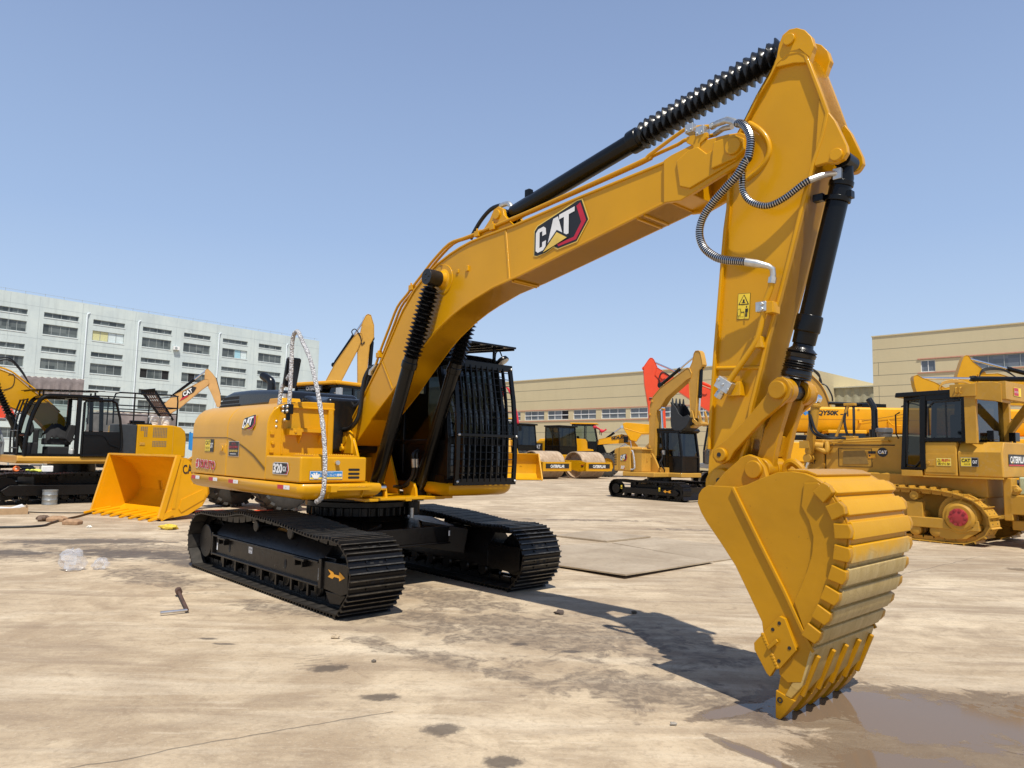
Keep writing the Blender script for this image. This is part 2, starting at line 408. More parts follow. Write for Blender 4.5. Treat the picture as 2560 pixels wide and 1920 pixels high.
    # water hosed over the slab round the bucket
    wet = union([ellipse_mask(g, P, c, a, b, r) for c, a, b, r in (((2.6, 4.55), 1.15, .80, -30), ((3.5, 4.2), 1.9, .95, -20), ((2.0, 4.85), .70, .40, 35), ((2.15, 3.9), .75, .5, 0), ((1.45, 4.72), .45, .10, 30), ((1.35, 4.05), .45, .07, -55), ((8.3, 10.6), 1.0, .35, -30), ((4.2, 3.2), 2.2, .8, -20))])
    wn = g.math('ADD', wet, g.math('MULTIPLY', g.math('SUBTRACT', g.noise(2.6, 8, .72, P, 1.2), .5), 1.15))
    wn = g.math('ADD', wn, g.math('ADD', g.math('MULTIPLY', rough_n, .45), g.math('MULTIPLY', g.math('SUBTRACT', g.noise(17, 7, .75, P, .6), .5), .40)))
    damp = g.ramp(wn, (.06, (0, 0, 0)), (.17, (1, 1, 1)))
    pool = g.ramp(g.math('ADD', wn, g.math('MULTIPLY', g.math('SUBTRACT', g.noise(.9, 4, .6, P, .5), .5), 1.1)), (.40, (0, 0, 0)), (.46, (1, 1, 1)))
    col = g.mix(damp, col, g.mix(.62, col, (.11, .078, .055, 1)))
    col = g.mix(pool, col, (.175, .125, .085, 1))
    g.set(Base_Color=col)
    rg = g.mix(damp, (.88, .88, .88, 1), (.45, .45, .45, 1)); rg = g.mix(pool, rg, (.06, .06, .06, 1)); rg = g.mix(g.math('MULTIPLY', sm, .6), rg, (.45, .45, .45, 1))
    g.set(Roughness=rg)
    g.set(**{'Specular IOR Level': g.math('SUBTRACT', .40, g.math('MULTIPLY', damp, .26))})
    h = g.math('ADD', g.math('MULTIPLY', fine, .6), g.math('ADD', g.math('MULTIPLY', mid, .8), g.math('MULTIPLY', speck, .25)))
    h = g.math('SUBTRACT', h, g.math('MULTIPLY', jn, 1.0))
    dry = g.math('SUBTRACT', 1.0, g.math('MULTIPLY', pool, .985))
    g.set(Normal=g.n('ShaderNodeBump', {'Height': h, 'Strength': g.math('MULTIPLY', dry, .75), 'Distance': .012}).outputs['Normal'])
    return g.m
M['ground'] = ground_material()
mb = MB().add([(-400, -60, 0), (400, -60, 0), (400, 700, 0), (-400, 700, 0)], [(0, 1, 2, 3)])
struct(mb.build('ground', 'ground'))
# ---------------------------------------------------------------- the large excavator
MAIN = thing('excavator', 'large glossy yellow crawler excavator with raised boom and its bucket teeth on the wet ground', 'excavator', (-1.9461, 9.1681, 0), -R_(47.208))

def worn_bucket_material():
    g = G('worn_bucket_back')
    P = g.n('ShaderNodeTexCoord').outputs['Object']
    yel = g.mix(g.ramp(g.noise(2, 4), (.3, (0, 0, 0)), (.7, (1, 1, 1))), (.54, .265, .003, 1), (.60, .31, .006, 1))
    st = g.n('ShaderNodeMapping', {'Vector': P, 'Scale': (2.5, 14, 2.5)}, vector_type='POINT').outputs[0]
    grey = g.mix(g.ramp(g.noise(1, 5, .65, st), (.35, (0, 0, 0)), (.7, (1, 1, 1))), (.42, .30, .11, 1), (.54, .41, .19, 1))
    z = g.n('ShaderNodeSeparateXYZ', {0: P}).outputs['Z']
    band = g.math('MULTIPLY', g.ramp(g.math('ADD', z, g.math('MULTIPLY', g.noise(4, 3), .08)), (.10, (.35, .35, .35)), (.40, (1, 1, 1))), g.ramp(g.math('MULTIPLY', g.math('ADD', z, g.math('MULTIPLY', g.noise(6, 4), .22)), .5), (.545, (1, 1, 1)), (.60, (0, 0, 0))))
    cr = g.n('ShaderNodeTexVoronoi', {'Vector': g.n('ShaderNodeMapping', {'Vector': P, 'Scale': (3, 5, 9)}, vector_type='POINT').outputs[0], 'Scale': 1.6}, feature='DISTANCE_TO_EDGE').outputs['Distance']
    ck = g.math('MULTIPLY', g.math('SUBTRACT', 1.0, g.math('DIVIDE', cr, .02), clamp=True), .45)
    col = g.mix(band, yel, g.mix(ck, grey, (.22, .15, .06, 1)))
    g.set(Base_Color=col, Roughness=.42); g.b.inputs['Specular IOR Level'].default_value = .2
    g.bump(g.noise(22, 4, .6), .25, .008)
    return g.m
M['worn'] = worn_bucket_material()

def wrap_material():
    g = G('bubble_wrap')
    P = g.n('ShaderNodeTexCoord').outputs['Object']
    vo = g.n('ShaderNodeTexVoronoi', {'Vector': P, 'Scale': 62.0}, feature='F1').outputs['Distance']
    g.set(Base_Color=g.mix(g.ramp(vo, (.2, (0, 0, 0)), (.6, (1, 1, 1))), (.80, .80, .80, 1), (.36, .36, .38, 1)), Roughness=.22)
    g.bump(vo, .9, .02); return g.m
M['wrap'] = wrap_material()

def hyd(parent, base, tip, cyl_end, r, gland, bellow=None, name='hydraulic_cylinder', mat='black', rod='chrome', eye=.10, w=.10, eye2=None):
    """cylinder: tube from base to cyl_end (0..1), gland, rod or bellows to tip. gland = (length, radius)"""
    a, b = Vector(base), Vector(tip); d = b - a; L = d.length; d.normalize()
    e = L * cyl_end
    mb = MB()
    mb.lathe(a, d, [(0, r * .62), (eye, r * .8), (eye + .05, r), (e, r), (e, gland[1] * .97), (e + .015, gland[1]), (e + gland[0] * .55, gland[1]), (e + gland[0] * .6, gland[1] * .9), (e + gland[0], gland[1] * .88)], 28)
    mb.cyl(a - Vector((0, w / 2, 0)), a + Vector((0, w / 2, 0)), eye, n=24)
    c = mb.build(name, mat, parent, .004)
    rb = MB(); s0 = e + gland[0] - .01
    rb.cyl(a + d * s0, b, r * .55, n=18); rb.cyl(b - Vector((0, w / 2, 0)), b + Vector((0, w / 2, 0)), eye2 or eye, n=24)
    rb.build('rod', rod if not bellow else 'black', c)
    if bellow:
        t0, t1, r0, r1, k, spiral = bellow; bb = MB(); n = 28
        u = d.orthogonal().normalized(); wv = d.cross(u); rnd = random.Random(3)
        N = k * 4; vs = []
        for i in range(N + 1):
            for j in range(n):
                ph = 2 * math.pi * j / n
                tt = t0 + (t1 - t0) * i / N
                f = (i / 4 + (spiral * j / n)) % 1
                tri = abs(2 * f - 1)
                rr = r0 + (r1 - r0) * tri * (1 + .10 * math.sin(5 * ph + i) + .06 * rnd.uniform(-1, 1))
                if i in (0, N): rr = r0
                vs.append(a + d * tt + u * (rr * math.cos(ph)) + wv * (rr * math.sin(ph)))
        bb.add(vs, [(i * n + j, i * n + (j + 1) % n, (i + 1) * n + (j + 1) % n, (i + 1) * n + j) for i in range(N) for j in range(n)])
        bb.build('bellows', 'boot', c, ang=55)
    return c

def pin(mb, x, z, y, r, out, inn=.03):
    """pin head standing proud of a plate whose outer face is at y"""
    s = -1 if out < 0 else 1
    mb.cyl((x, y - s * inn, z), (x, y + out, z), r, n=24)

# --- boom
B_TOP = [(.036, 1.864), (.325, 2.172), (.601, 2.488), (.761, 2.660), (.919, 2.871), (1.075, 3.086), (1.177, 3.216), (1.407, 3.426), (1.607, 3.548), (1.826, 3.646), (2.039, 3.711), (2.221, 3.752), (2.376, 3.776), (2.6, 3.790), (3.05, 3.806), (3.913, 3.875), (4.83, 3.932)]
B_BOT = [(4.83, 3.587), (4.092, 3.45), (3.13, 3.273), (2.757, 3.219), (2.446, 3.138), (2.273, 3.084), (2.094, 3.014), (1.934, 2.935), (1.80, 2.865), (1.64, 2.76), (1.473, 2.63), (1.25, 2.45), (1.021, 2.255), (.60, 1.95), (.25, 1.66), (.12, 1.64), (.03, 1.72)]
mb = MB(); poly = B_TOP + B_BOT
mb.prism(poly, -.178, .178)
mb.ribbon(B_TOP, -.022, -.192, .192); mb.ribbon(B_BOT[:-3], -.022, -.192, .192)
for a, b in (((2.92, 3.78), (2.99, 3.26)), ((.78, 2.64), (1.02, 2.30))):
    for s in (-1, 1): mb.obox((a[0], s * .180, a[1]), (b[0], s * .180, b[1]), .012, .028, (1, 0, 0))
mb.obox((3.02, -.17, 3.245), (3.02, .17, 3.245), .02, .02); mb.obox((3.05, -.17, 3.25), (3.05, .17, 3.25), .012, .018)
mb.obox((4.52, -.17, 3.525), (4.52, .17, 3.525), .02, .02); mb.obox((4.59, -.17, 3.538), (4.59, .17, 3.538), .02, .02)
for s in (-1, 1):
    mb.cyl((1.93, s * .17, 3.44), (1.93, s * .186, 3.44), .165, n=36)
    mb.lathe((1.93, s * .18, 3.44), (0, s, 0), [(0, .125), (.02, .095), (.06, .082), (.075, .078)], 28)
    mb.box(2.16, 2.20, s * .178 - .012, s * .178 + .012, 3.47, 3.51); mb.box(2.33, 2.37, s * .178 - .02, s * .178 + .02, 3.46, 3.52)
    mb.obox((1.86, s * .18, 3.62), (1.93, s * .195, 3.60), .012, .012)
boom = mb.build('boom', 'yellow', MAIN, .006)
# nose casting
NOSE = [(4.80, 3.93), (4.87, 3.952), (5.10, 3.985), (5.36, 3.965), (5.47, 3.945), (5.535, 3.895), (5.55, 3.83), (5.53, 3.765), (5.47, 3.71), (4.96, 3.562), (4.80, 3.582)]
mb = MB()
for s in (-1, 1):
    mb.prism(NOSE, s * .165, s * .205)
    mb.prism([(4.93, 3.88), (5.04, 3.935), (5.12, 3.94), (5.20, 3.86), (5.36, 3.90), (5.47, 3.90), (5.51, 3.85), (5.50, 3.78), (5.44, 3.735), (5.05, 3.63), (4.96, 3.67)], s * .20, s * .222)
    mb.prism([(5.27, 3.92), (5.44, 3.925), (5.52, 3.87), (5.52, 3.79), (5.45, 3.745), (5.25, 3.72)], s * .21, s * .246)
    pin(mb, 5.44, 3.832, s * .246, .062, s * .025)
mb.prism([(4.80, 3.90), (5.02, 3.95), (5.02, 3.61), (4.80, 3.60)], -.17, .17)
mb.build('boom_nose', 'yellow', MAIN, .008)
badge('logo_decal', MAIN, (3.335, -.180, 3.425), (.665, 0, .065), (.0, 0, .35)).scale = (1, 1, 1)
# stick-cylinder bracket on the boom back
mb = MB()
for s in (-1, 1): mb.prism([(2.40, 3.77), (2.62, 3.96), (2.68, 4.05), (2.75, 4.07), (2.82, 4.03), (2.84, 3.96), (3.0, 3.80)], s * .09, s * .135); pin(mb, 2.74, 3.985, s * .135, .05, s * .02)
mb.build('cylinder_bracket', 'yellow', MAIN, .006)

# --- stick
S_WEB = [(5.40, 3.94), (5.505, 4.10), (5.575, 4.21), (5.66, 4.31), (5.72, 4.40), (5.80, 4.44), (5.90, 4.42), (5.945, 4.37), (6.03, 4.09), (6.085, 3.90), (6.05, 3.75), (5.985, 3.58), (5.917, 3.35), (5.813, 2.98), (5.718, 2.66), (5.64, 2.42), (5.592, 2.23), (5.51, 1.95), (5.47, 1.70), (5.42, 1.56), (5.40, 1.42), (5.34, 1.32), (5.25, 1.28), (5.16, 1.33), (5.135, 1.45), (5.15, 1.65), (5.175, 2.0), (5.205, 2.36), (5.24, 2.72), (5.27, 3.03), (5.295, 3.27), (5.32, 3.42), (5.34, 3.75)]
mb = MB(); mb.prism(S_WEB, -.125, .125)
mb.ribbon(S_WEB[:23] , -.024, -.158, .158)
mb.ribbon(S_WEB[25:] + S_WEB[:1], -.024, -.158, .158)
for s in (-1, 1):
    # fork for the stick cylinder and bracket for the bucket cylinder
    mb.prism([(5.47, 4.04), (5.60, 4.22), (5.68, 4.335), (5.728, 4.43), (5.748, 4.52), (5.775, 4.575), (5.825, 4.597), (5.88, 4.585), (5.935, 4.545), (5.98, 4.48), (6.0, 4.40), (5.965, 4.33), (5.90, 4.42), (5.80, 4.44), (5.72, 4.40), (5.66, 4.31), (5.575, 4.21)], s * .105, s * .158)
    mb.prism([(5.72, 4.36), (5.748, 4.52), (5.775, 4.575), (5.825, 4.597), (5.88, 4.585), (5.935, 4.545), (5.98, 4.48), (5.995, 4.40), (5.96, 4.30), (5.85, 4.34)], s * .100, s * .154)
    pin(mb, 5.828, 4.515, s * .158, .042, s * .022)
    mb.prism([(6.02, 4.02), (6.085, 3.90), (6.125, 3.83), (6.195, 3.64), (6.20, 3.59), (6.175, 3.555), (6.12, 3.54), (6.06, 3.56), (5.98, 3.56)], s * .105, s * .152)
    pin(mb, 6.132, 3.59, s * .152, .042, s * .022)
    # reinforcing bead round the boom pivot, butt weld, gussets
    ring = [(5.46, 4.06), (5.57, 3.96), (5.63, 3.87), (5.65, 3.79), (5.63, 3.72), (5.57, 3.66), (5.47, 3.61)]
    mb.tube([(x, s * .124, z) for x, z in ring], .022, 8, 4)
    mb.tube([(5.20, s * .124, 2.245), (5.57, s * .124, 2.225)], .017, 8)
    mb.lathe((5.262, s * .12, 1.42), (0, s, 0), [(0, .10), (.05, .09), (.06, .055)], 24)
mb.cyl((5.25, -.158, 1.40), (5.25, .158, 1.40), .115, n=28)
stick = mb.build('stick', 'yellow', MAIN, .006)
mb = MB(); mb.lathe((5.262, -.185, 1.425), (0, 1, 0), [(0, .022), (.02, .022)], 14)
mb.build('pin_hole', 'letterblack', stick)

# --- cylinders
for s in (-1, 1):
    hyd(MAIN, (.905, s * .31, 1.085), (1.93, s * .31, 3.435), .600, .076, (.13, .088), (1.535 + .13, 2.46, .062, .108, 17, 0), 'boom_cylinder', eye=.085, w=.13)
    mb = MB(); mb.cyl((1.93, s * .24, 3.435), (1.93, s * .405, 3.435), .086, n=30)
    for k in range(3): mb.cyl((1.93 + .035 * math.cos(2.1 * k), s * .40, 3.435 + .035 * math.sin(2.1 * k)), (1.93 + .035 * math.cos(2.1 * k), s * .413, 3.435 + .035 * math.sin(2.1 * k)), .012, n=8)
    mb.build('cylinder_eye', 'rubber', MAIN, .006)
hyd(MAIN, (2.74, 0, 3.985), (5.81, 0, 4.562), .515, .083, (.17, .102), (1.62 + .10, 3.02, .070, .120, 21, 1.0), 'stick_cylinder', eye=.08, w=.15, eye2=.04)
hyd(MAIN, (6.132, 0, 3.59), (5.728, 0, 2.053), .66, .072, (.20, .088), None, 'bucket_cylinder', eye=.058, w=.15, rod='black')
mb = MB(); rnd = random.Random(5); a = Vector((5.728, 0, 2.053)); d = (Vector((6.132, 0, 3.59)) - a).normalized()
prof = [(.085, .05)] + [(.10 + .0085 * i, .097 + .008 * rnd.random() - (.006 if i % 2 else 0)) for i in range(24)] + [(.315, .07), (.36, .065)]
mb.lathe(a, d, prof, 26); mb.build('dust_boot', 'boot', MAIN, ang=60)
# clamp bands on the bucket cylinder
mb = MB(); b0 = Vector((6.132, 0, 3.59)); dd = -d
for t, r in ((.235, .086), (.13, .08)):
    p = b0 + dd * t; mb.lathe(p, dd, [(0, r), (.035, r)], 26)
p = b0 + dd * .245; mb.box(p.x - .13, p.x - .06, -.10, -.05, p.z - .02, p.z + .03); mb.box(p.x + .05, p.x + .10, -.03, .03, p.z - .02, p.z + .03)
mb.build('clamp_band', 'black', MAIN, .004)

# --- bucket linkage
LINK = [(5.725, 2.139), (5.678, 2.110), (5.645, 2.025), (5.543, 1.915), (5.454, 1.827), (5.348, 1.726), (5.262, 1.672), (5.230, 1.64), (5.225, 1.595), (5.255, 1.556), (5.305, 1.544), (5.365, 1.576), (5.40, 1.635), (5.517, 1.75), (5.612, 1.845), (5.755, 1.955), (5.805, 2.0), (5.82, 2.06), (5.800, 2.11), (5.77, 2.136)]
for s in (-1, 1):
    mb = MB(); mb.prism(LINK, s * .168, s * .212); pin(mb, 5.732, 2.053, s * .212, .062, s * .03); pin(mb, 5.30, 1.612, s * .212, .05, s * .03)
    mb.cyl((5.732, s * .09, 2.053), (5.732, s * .168, 2.053), .088, n=28)
    mb.build('side_link', 'bucket', MAIN, .008)
mb = MB(); mb.cyl((5.30, -.245, 1.612), (5.30, -.238, 1.612), .016, n=12); mb.build('pin_hole', 'letterblack', MAIN)
mb = MB()
for s in (-1, 1):
    mb.prism([(5.70, 2.0), (5.77, 2.0), (5.70, 1.80), (5.655, 1.62), (5.64, 1.50), (5.50, 1.50), (5.53, 1.62), (5.585, 1.80)], s * .06, s * .125)
    mb.cyl((5.732, s * .075, 2.053), (5.732, s * .165, 2.053), .078, n=24)
mb.prism([(5.57, 1.75), (5.65, 1.75), (5.62, 1.60), (5.55, 1.60)], -.07, .07)
mb.cyl((5.57, -.18, 1.517), (5.57, .18, 1.517), .078, n=28); mb.cyl((5.57, -.06, 1.517), (5.57, .06, 1.517), .09, n=28)
mb.build('power_link', 'bucket', MAIN, .008)

# --- bucket
BK_TOP = [(5.354, 1.402), (5.516, 1.402), (5.58, 1.402), (5.645, 1.420), (5.71, 1.45), (5.776, 1.478), (5.854, 1.507), (5.943, 1.516), (6.022, 1.508), (6.081, 1.488), (6.125, 1.462)]
BK_BACK = [(6.125, 1.462), (6.200, 1.395), (6.250, 1.315), (6.280, 1.235), (6.288, 1.155), (6.283, 1.075), (6.268, .98), (6.240, .885), (6.203, .785), (6.160, .69), (6.112, .60), (6.060, .50), (6.036, .43), (6.020, .372), (5.985, .26)]
BK_FRONT = [(5.90, .24), (5.848, .275), (5.845, .314), (5.77, .44), (5.745, .512), (5.738, .57), (5.701, .638), (5.637, .752), (5.557, .894), (5.451, 1.03), (5.349, 1.152), (5.305, 1.215), (5.276, 1.28), (5.284, 1.338), (5.31, 1.375)]
outline = BK_TOP + BK_BACK[1:] + BK_FRONT
mb = MB(); mb.mat(0)
for a, b in ((-.480, -.445), (.408, .443)): mb.prism(outline, a, b)
mb.mat(1); mb.ribbon(BK_TOP[6:] + BK_BACK[1:], -.028, -.446, .409)
mb.mat(0); mb.ribbon([(5.40, 1.36), (5.516, 1.385), (5.645, 1.40), (5.776, 1.458), (5.854, 1.487)], -.03, -.446, .409)
# bent edge plate and welded strap on the sides
for y0, y1 in ((-.500, -.478), (.441, .463)):
    mb.ribbon([(5.540, 1.395), (5.73, 1.05), (5.884, .779), (6.017, .523), (6.062, .452)], .020, y0, y1)
    mb.prism([(6.03, 1.45), (6.115, 1.455), (6.19, 1.39), (6.24, 1.31), (6.272, 1.23), (6.28, 1.155), (6.262, .99), (6.234, .89), (6.197, .79), (6.106, .605), (6.054, .515), (6.035, .52), (5.955, .73), (6.0, .83), (6.04, .93), (6.07, 1.03), (6.08, 1.13), (6.056, 1.225), (6.01, 1.31)], y0 + .008, y1 - .006)
bucket = mb.build('bucket', ['bucket', 'worn'], MAIN, .008)
# wear strips wrap round the back; their ends turn onto the side plates
L = [0]
path = [Vector((p[0], p[1])) for p in BK_BACK[:12]]
for a, b in zip(path, path[1:]): L.append(L[-1] + (b - a).length)
def at(t):
    t = max(0, min(L[-1], t))
    for i in range(len(L) - 1):
        if t <= L[i + 1]: return path[i].lerp(path[i + 1], (t - L[i]) / (L[i + 1] - L[i]))
    return path[-1]
N = 8; st = L[-1] / N
for i in range(N):
    mb = MB(); t0, t1 = i * st + .016, (i + 1) * st - .014
    p = [at(t0), at((t0 + t1) / 2), at(t1)]
    dr = (p[2] - p[0]).normalized(); nn = Vector((-dr.y, dr.x))
    if nn.x < 0: nn = -nn
    q = [p[0] - nn * .012, p[1] - nn * .012, p[2] - nn * .012, p[2] + nn * .028, p[1] + nn * .030, p[0] + nn * .022]
    mb.mat(1).prism([(c.x, c.y) for c in q], -.478, .441)
    mb.mat(0)
    for ya, yb in ((-.525, -.476), (.438, .487)):
        e = [p[0] - nn * .068 + dr * .006, p[2] - nn * .068 - dr * .006, p[2] + nn * .022 - dr * .010, p[1] + nn * .032, p[0] + nn * .022 + dr * .010]
        mb.prism([(c.x, c.y) for c in e], ya, yb)
    mb.build('wear_strip', ['bucket', 'worn'], bucket, .007, 2)
# lip, top wear plate, ears, lifting eye, side cutters
mb = MB()
mb.prism([(6.066, .47), (6.03, .49), (5.93, .25), (5.88, .16), (5.92, .15), (5.99, .24)], -.478, .441)
mb.build('lip_plate', 'worn', bucket, .006)
mb = MB(); mb.ribbon([(5.90, 1.513), (6.022, 1.508), (6.085, 1.486)], .018, -.44, .40); mb.build('top_plate', 'bucket', bucket, .006)
EAR = [(5.22, 1.36), (5.266, 1.42), (5.331, 1.49), (5.43, 1.57), (5.462, 1.60), (5.519, 1.618), (5.583, 1.598), (5.63, 1.535), (5.648, 1.469), (5.70, 1.40), (5.60, 1.33), (5.36, 1.22), (5.25, 1.24)]
mb = MB()
for s in (-1, 1):
    mb.prism(EAR, s * .178, s * .225); pin(mb, 5.557, 1.515, s * .225, .062, s * .022); pin(mb, 5.262, 1.32, s * .225, .06, s * .02)
mb.prism([(5.30, 1.30), (5.50, 1.36), (5.75, 1.42), (5.70, 1.36), (5.4, 1.25)], -.42, .40)
mb.build('hinge_ear', 'bucket', bucket, .008)
mb = MB(); mb.tube([(5.66, 0, 1.42), (5.67, 0, 1.53), (5.72, 0, 1.57), (5.78, 0, 1.53), (5.80, 0, 1.48)], .028, 10, 5); mb.build('lifting_eye', 'bucket', bucket)
for ya, yb, yo in ((-.508, -.478, -.530), (.441, .471, .493)):
    mb = MB()
    mb.prism([(5.755, .505), (5.868, .632), (5.902, .622), (5.972, .45), (5.865, .318), (5.845, .33)], ya, yb)
    mb.prism([(5.765, .515), (5.70, .44), (5.703, .40), (5.782, .275), (5.803, .258), (5.85, .335)], ya - .006 if ya < 0 else ya + .006, yb)
    lo, hi = min(ya, yo), max(yb, yo) if ya > 0 else yb
    mb.obox((5.80, yo * .99, .43), (5.862, yo * .99, .49), .014, .02)
    rnd = random.Random(4)
    for k in range(12):
        t = k / 11; mb.ball((5.757 + .092 * t, (ya if ya < 0 else yb), .50 - .175 * t), .012 + .006 * rnd.random(), .010, .014, 6, 5)
    c = mb.build('side_cutter', 'bucket', bucket, .004)
    mb = MB()
    for x, z in ((5.868, .590), (5.825, .545), (5.93, .455), (5.862, .365)): mb.cyl((x, ya - .003 if ya < 0 else yb + .003, z), (x, ya + .01 if ya < 0 else yb - .01, z), .011, n=10)
    mb.build('bolt_hole', 'letterblack', c)
for i, y in enumerate((-.425, -.21, -.02, .18, .385)):
    hw = .052
    mb = MB()
    mb.prism([(6.0, .36), (5.90, .33), (5.845, .26), (5.828, .17), (5.94, .135), (5.99, .235)], y - hw * .8, y + hw * .8)
    mb.obox((6.06, y, .43), (5.955, y, .17), .03, .05, (1, 0, 0))
    ad = mb.build('tooth_adapter', 'bucket', bucket, .008)
    mb = MB(); a, b = y - hw, y + hw
    mb.add([(5.822, a, .178), (5.945, a, .142), (5.822, b, .178), (5.945, b, .142), (5.818, a, .09), (5.90, a, .075), (5.818, b, .09), (5.90, b, .075), (5.808, a + .018, .004), (5.838, a + .018, .002), (5.808, b - .018, .004), (5.838, b - .018, .002)],
           [(0, 1, 3, 2), (0, 4, 5, 1), (4, 8, 9, 5), (2, 3, 7, 6), (6, 7, 11, 10), (0, 2, 6, 4), (4, 6, 10, 8), (1, 5, 7, 3), (5, 9, 11, 7), (8, 10, 11, 9)])
    to = mb.build('tooth', 'bucket', bucket, .005)
    mb = MB(); mb.lathe((5.850, a - .002, .125), (0, -1, 0), [(0, .018), (.003, .018), (.003, .011), (-.002, .011)], 14, False); mb.build('pin_ring', 'letterblack', to)
# --- pipes and hoses on boom and stick
def ribbed_hose(name, pts, r, parent, n=10, coil=True, pitch=.016):
    P = catmull(pts, 14); mb = MB(); mb.mat(0).tube(P, r, n)
    if coil:
        L = 0; nxt = pitch; mb.mat(1)
        for i in range(1, len(P)):
            seg = (P[i] - P[i - 1]).length
            while L + seg >= nxt:
                c = P[i - 1].lerp(P[i], (nxt - L) / seg); d = (P[i] - P[i - 1]).normalized()
                mb.lathe(c - d * .0026, d, [(0, r + .001), (.0, r + .0042), (.0052, r + .0042), (.0052, r + .001)], 10, False); nxt += pitch
            L += seg
    return mb.build(name, ['rubber', 'steel'], parent)
PIPE = [(.60, 2.62), (.70, 2.80), (.86, 3.04), (1.02, 3.27), (1.20, 3.385), (1.36, 3.49), (1.55, 3.61), (1.72, 3.715), (1.98, 3.835), (2.22, 3.845), (2.48, 3.855), (3.12, 3.895), (3.45, 3.92), (4.50, 4.01), (4.62, 4.04), (4.95, 4.145), (5.05, 4.135), (5.22, 4.09)]
for y, pts in ((-.150, PIPE), (-.095, [(x, z + .012) for x, z in PIPE[:15]] + [(4.86, 4.075), (4.93, 4.09), (5.06, 4.06), (5.20, 4.05)])):
    mb = MB(); mb.tube([(x, y, z) for x, z in pts], .0155, 10, 3); mb.build('boom_pipe', 'yellow', MAIN)
mb = MB()
for x, z in ((.66, 2.73), (1.30, 3.455), (2.46, 3.84), (2.70, 3.86)):
    mb.box(x - .035, x + .035, -.175, -.07, z - .03, z + .03); mb.cyl((x, -.16, z + .02), (x, -.16, z + .055), .012, n=8); mb.cyl((x, -.12, z + .02), (x, -.12, z + .055), .012, n=8)
mb.build('pipe_clamp', 'yellow', MAIN, .004)
mb = MB(); mb.prism([(5.02, 4.05), (5.20, 4.03), (5.20, 3.99), (5.14, 3.96), (5.12, 3.86), (5.08, 3.86), (5.08, 3.96), (5.02, 4.0)], -.215, -.185)
mb.build('hose_bracket', 'yellow', MAIN, .004)
mb = MB()
for x, z in ((5.045, 4.11), (5.14, 4.06)):
    mb.box(x - .035, x + .035, -.222, -.13, z - .035, z + .035); mb.cyl((x - .02, -.222, z - .02), (x - .02, -.234, z - .02), .010, n=8); mb.cyl((x + .02, -.222, z - .02), (x + .02, -.234, z - .02), .010, n=8)
mb.build('pipe_clamp', 'zinc', MAIN, .004)
mb = MB(); mb.tube([(5.20, -.15, 4.095), (5.27, -.18, 4.085), (5.38, -.235, 4.055), (5.45, -.27, 4.01), (5.49, -.29, 3.975)], [.017, .024, .026, .024, .024], 12)
mb.cyl((5.20, -.150, 4.095), (5.23, -.16, 4.09), .027, n=6); mb.tube([(5.20, -.10, 4.05), (5.30, -.15, 4.045), (5.40, -.20, 4.01)], .02, 10)
mb.build('hose_fitting', 'zinc', MAIN)
H1 = [(5.49, 3.975), (5.545, 3.945), (5.59, 3.88), (5.615, 3.795), (5.60, 3.68), (5.578, 3.655), (5.523, 3.577), (5.427, 3.501), (5.315, 3.413), (5.235, 3.322), (5.205, 3.217), (5.234, 3.114), (5.312, 3.034), (5.395, 2.993), (5.545, 2.953)]
ribbed_hose('hydraulic_hose', [(x, -.29 - .05 * math.sin(math.pi * i / 14), z) for i, (x, z) in enumerate(H1)], .0265, MAIN)
mb = MB(); mb.tube([(5.53, -.285, 2.957), (5.62, -.268, 2.93), (5.655, -.258, 2.918), (5.69, -.24, 2.906), (5.712, -.225, 2.885), (5.712, -.218, 2.845), (5.700, -.215, 2.80)], [.029, .029, .024, .020, .020, .020, .020], 12, 1)
mb.cyl((5.708, -.216, 2.83), (5.700, -.215, 2.79), .028, n=6); mb.build('hose_fitting', 'zinc', MAIN)
H2 = [(5.52, 3.62), (5.515, 3.55), (5.513, 3.478), (5.552, 3.405), (5.628, 3.354), (5.705, 3.342), (5.80, 3.373), (5.916, 3.438), (5.965, 3.462)]
ribbed_hose('hydraulic_hose', [(x, -.275 + .012 * i, z) for i, (x, z) in enumerate(H2)], .021, MAIN)
mb = MB(); mb.tube([(5.955, -.18, 3.458), (6.0, -.15, 3.478), (6.04, -.12, 3.492), (6.085, -.09, 3.497), (6.10, -.07, 3.492)], [.024, .022, .019, .019, .019], 10, 2)
mb.box(6.075, 6.13, -.09, -.05, 3.455, 3.53); mb.build('hose_fitting', 'zinc', MAIN, .003)
mb = MB(); mb.tube([(5.700, -.215, 2.80), (5.690, -.212, 2.76), (5.625, -.205, 2.62)], .0215, 12)
mb.tube([(5.648, -.208, 2.66), (5.605, -.205, 2.49), (5.585, -.205, 2.42), (5.555, -.205, 2.37), (5.36, -.205, 2.13)], .021, 12)
mb.build('stick_pipe', 'yellow', MAIN)
mb = MB(); mb.box(5.585, 5.665, -.235, -.19, 2.60, 2.67); mb.cyl((5.635, -.235, 2.65), (5.635, -.25, 2.65), .014, n=8); mb.cyl((5.635, -.235, 2.615), (5.635, -.25, 2.615), .014, n=8); mb.build('pipe_clamp', 'zinc', MAIN, .008)
for q in ((5.650, 5.71, -.225, -.12, 2.585, 2.665), (5.56, 5.615, -.215, -.12, 2.355, 2.435), (5.34, 5.44, -.19, -.12, 2.03, 2.13)): MB().box(*q).build('pipe_bracket', 'yellow', MAIN, .005)
mb = MB(); mb.obox((5.285, -.212, 2.14), (5.385, -.212, 2.075), .07, .085); mb.cyl((5.325, -.212, 2.095), (5.285, -.212, 2.035), .028, n=6); mb.cyl((5.30, -.212, 2.055), (5.275, -.212, 2.02), .032, n=6)
for p in ((5.30, 2.145), (5.335, 2.11), (5.375, 2.07)): mb.cyl((p[0], -.245, p[1]), (p[0], -.255, p[1]), .012, n=8)
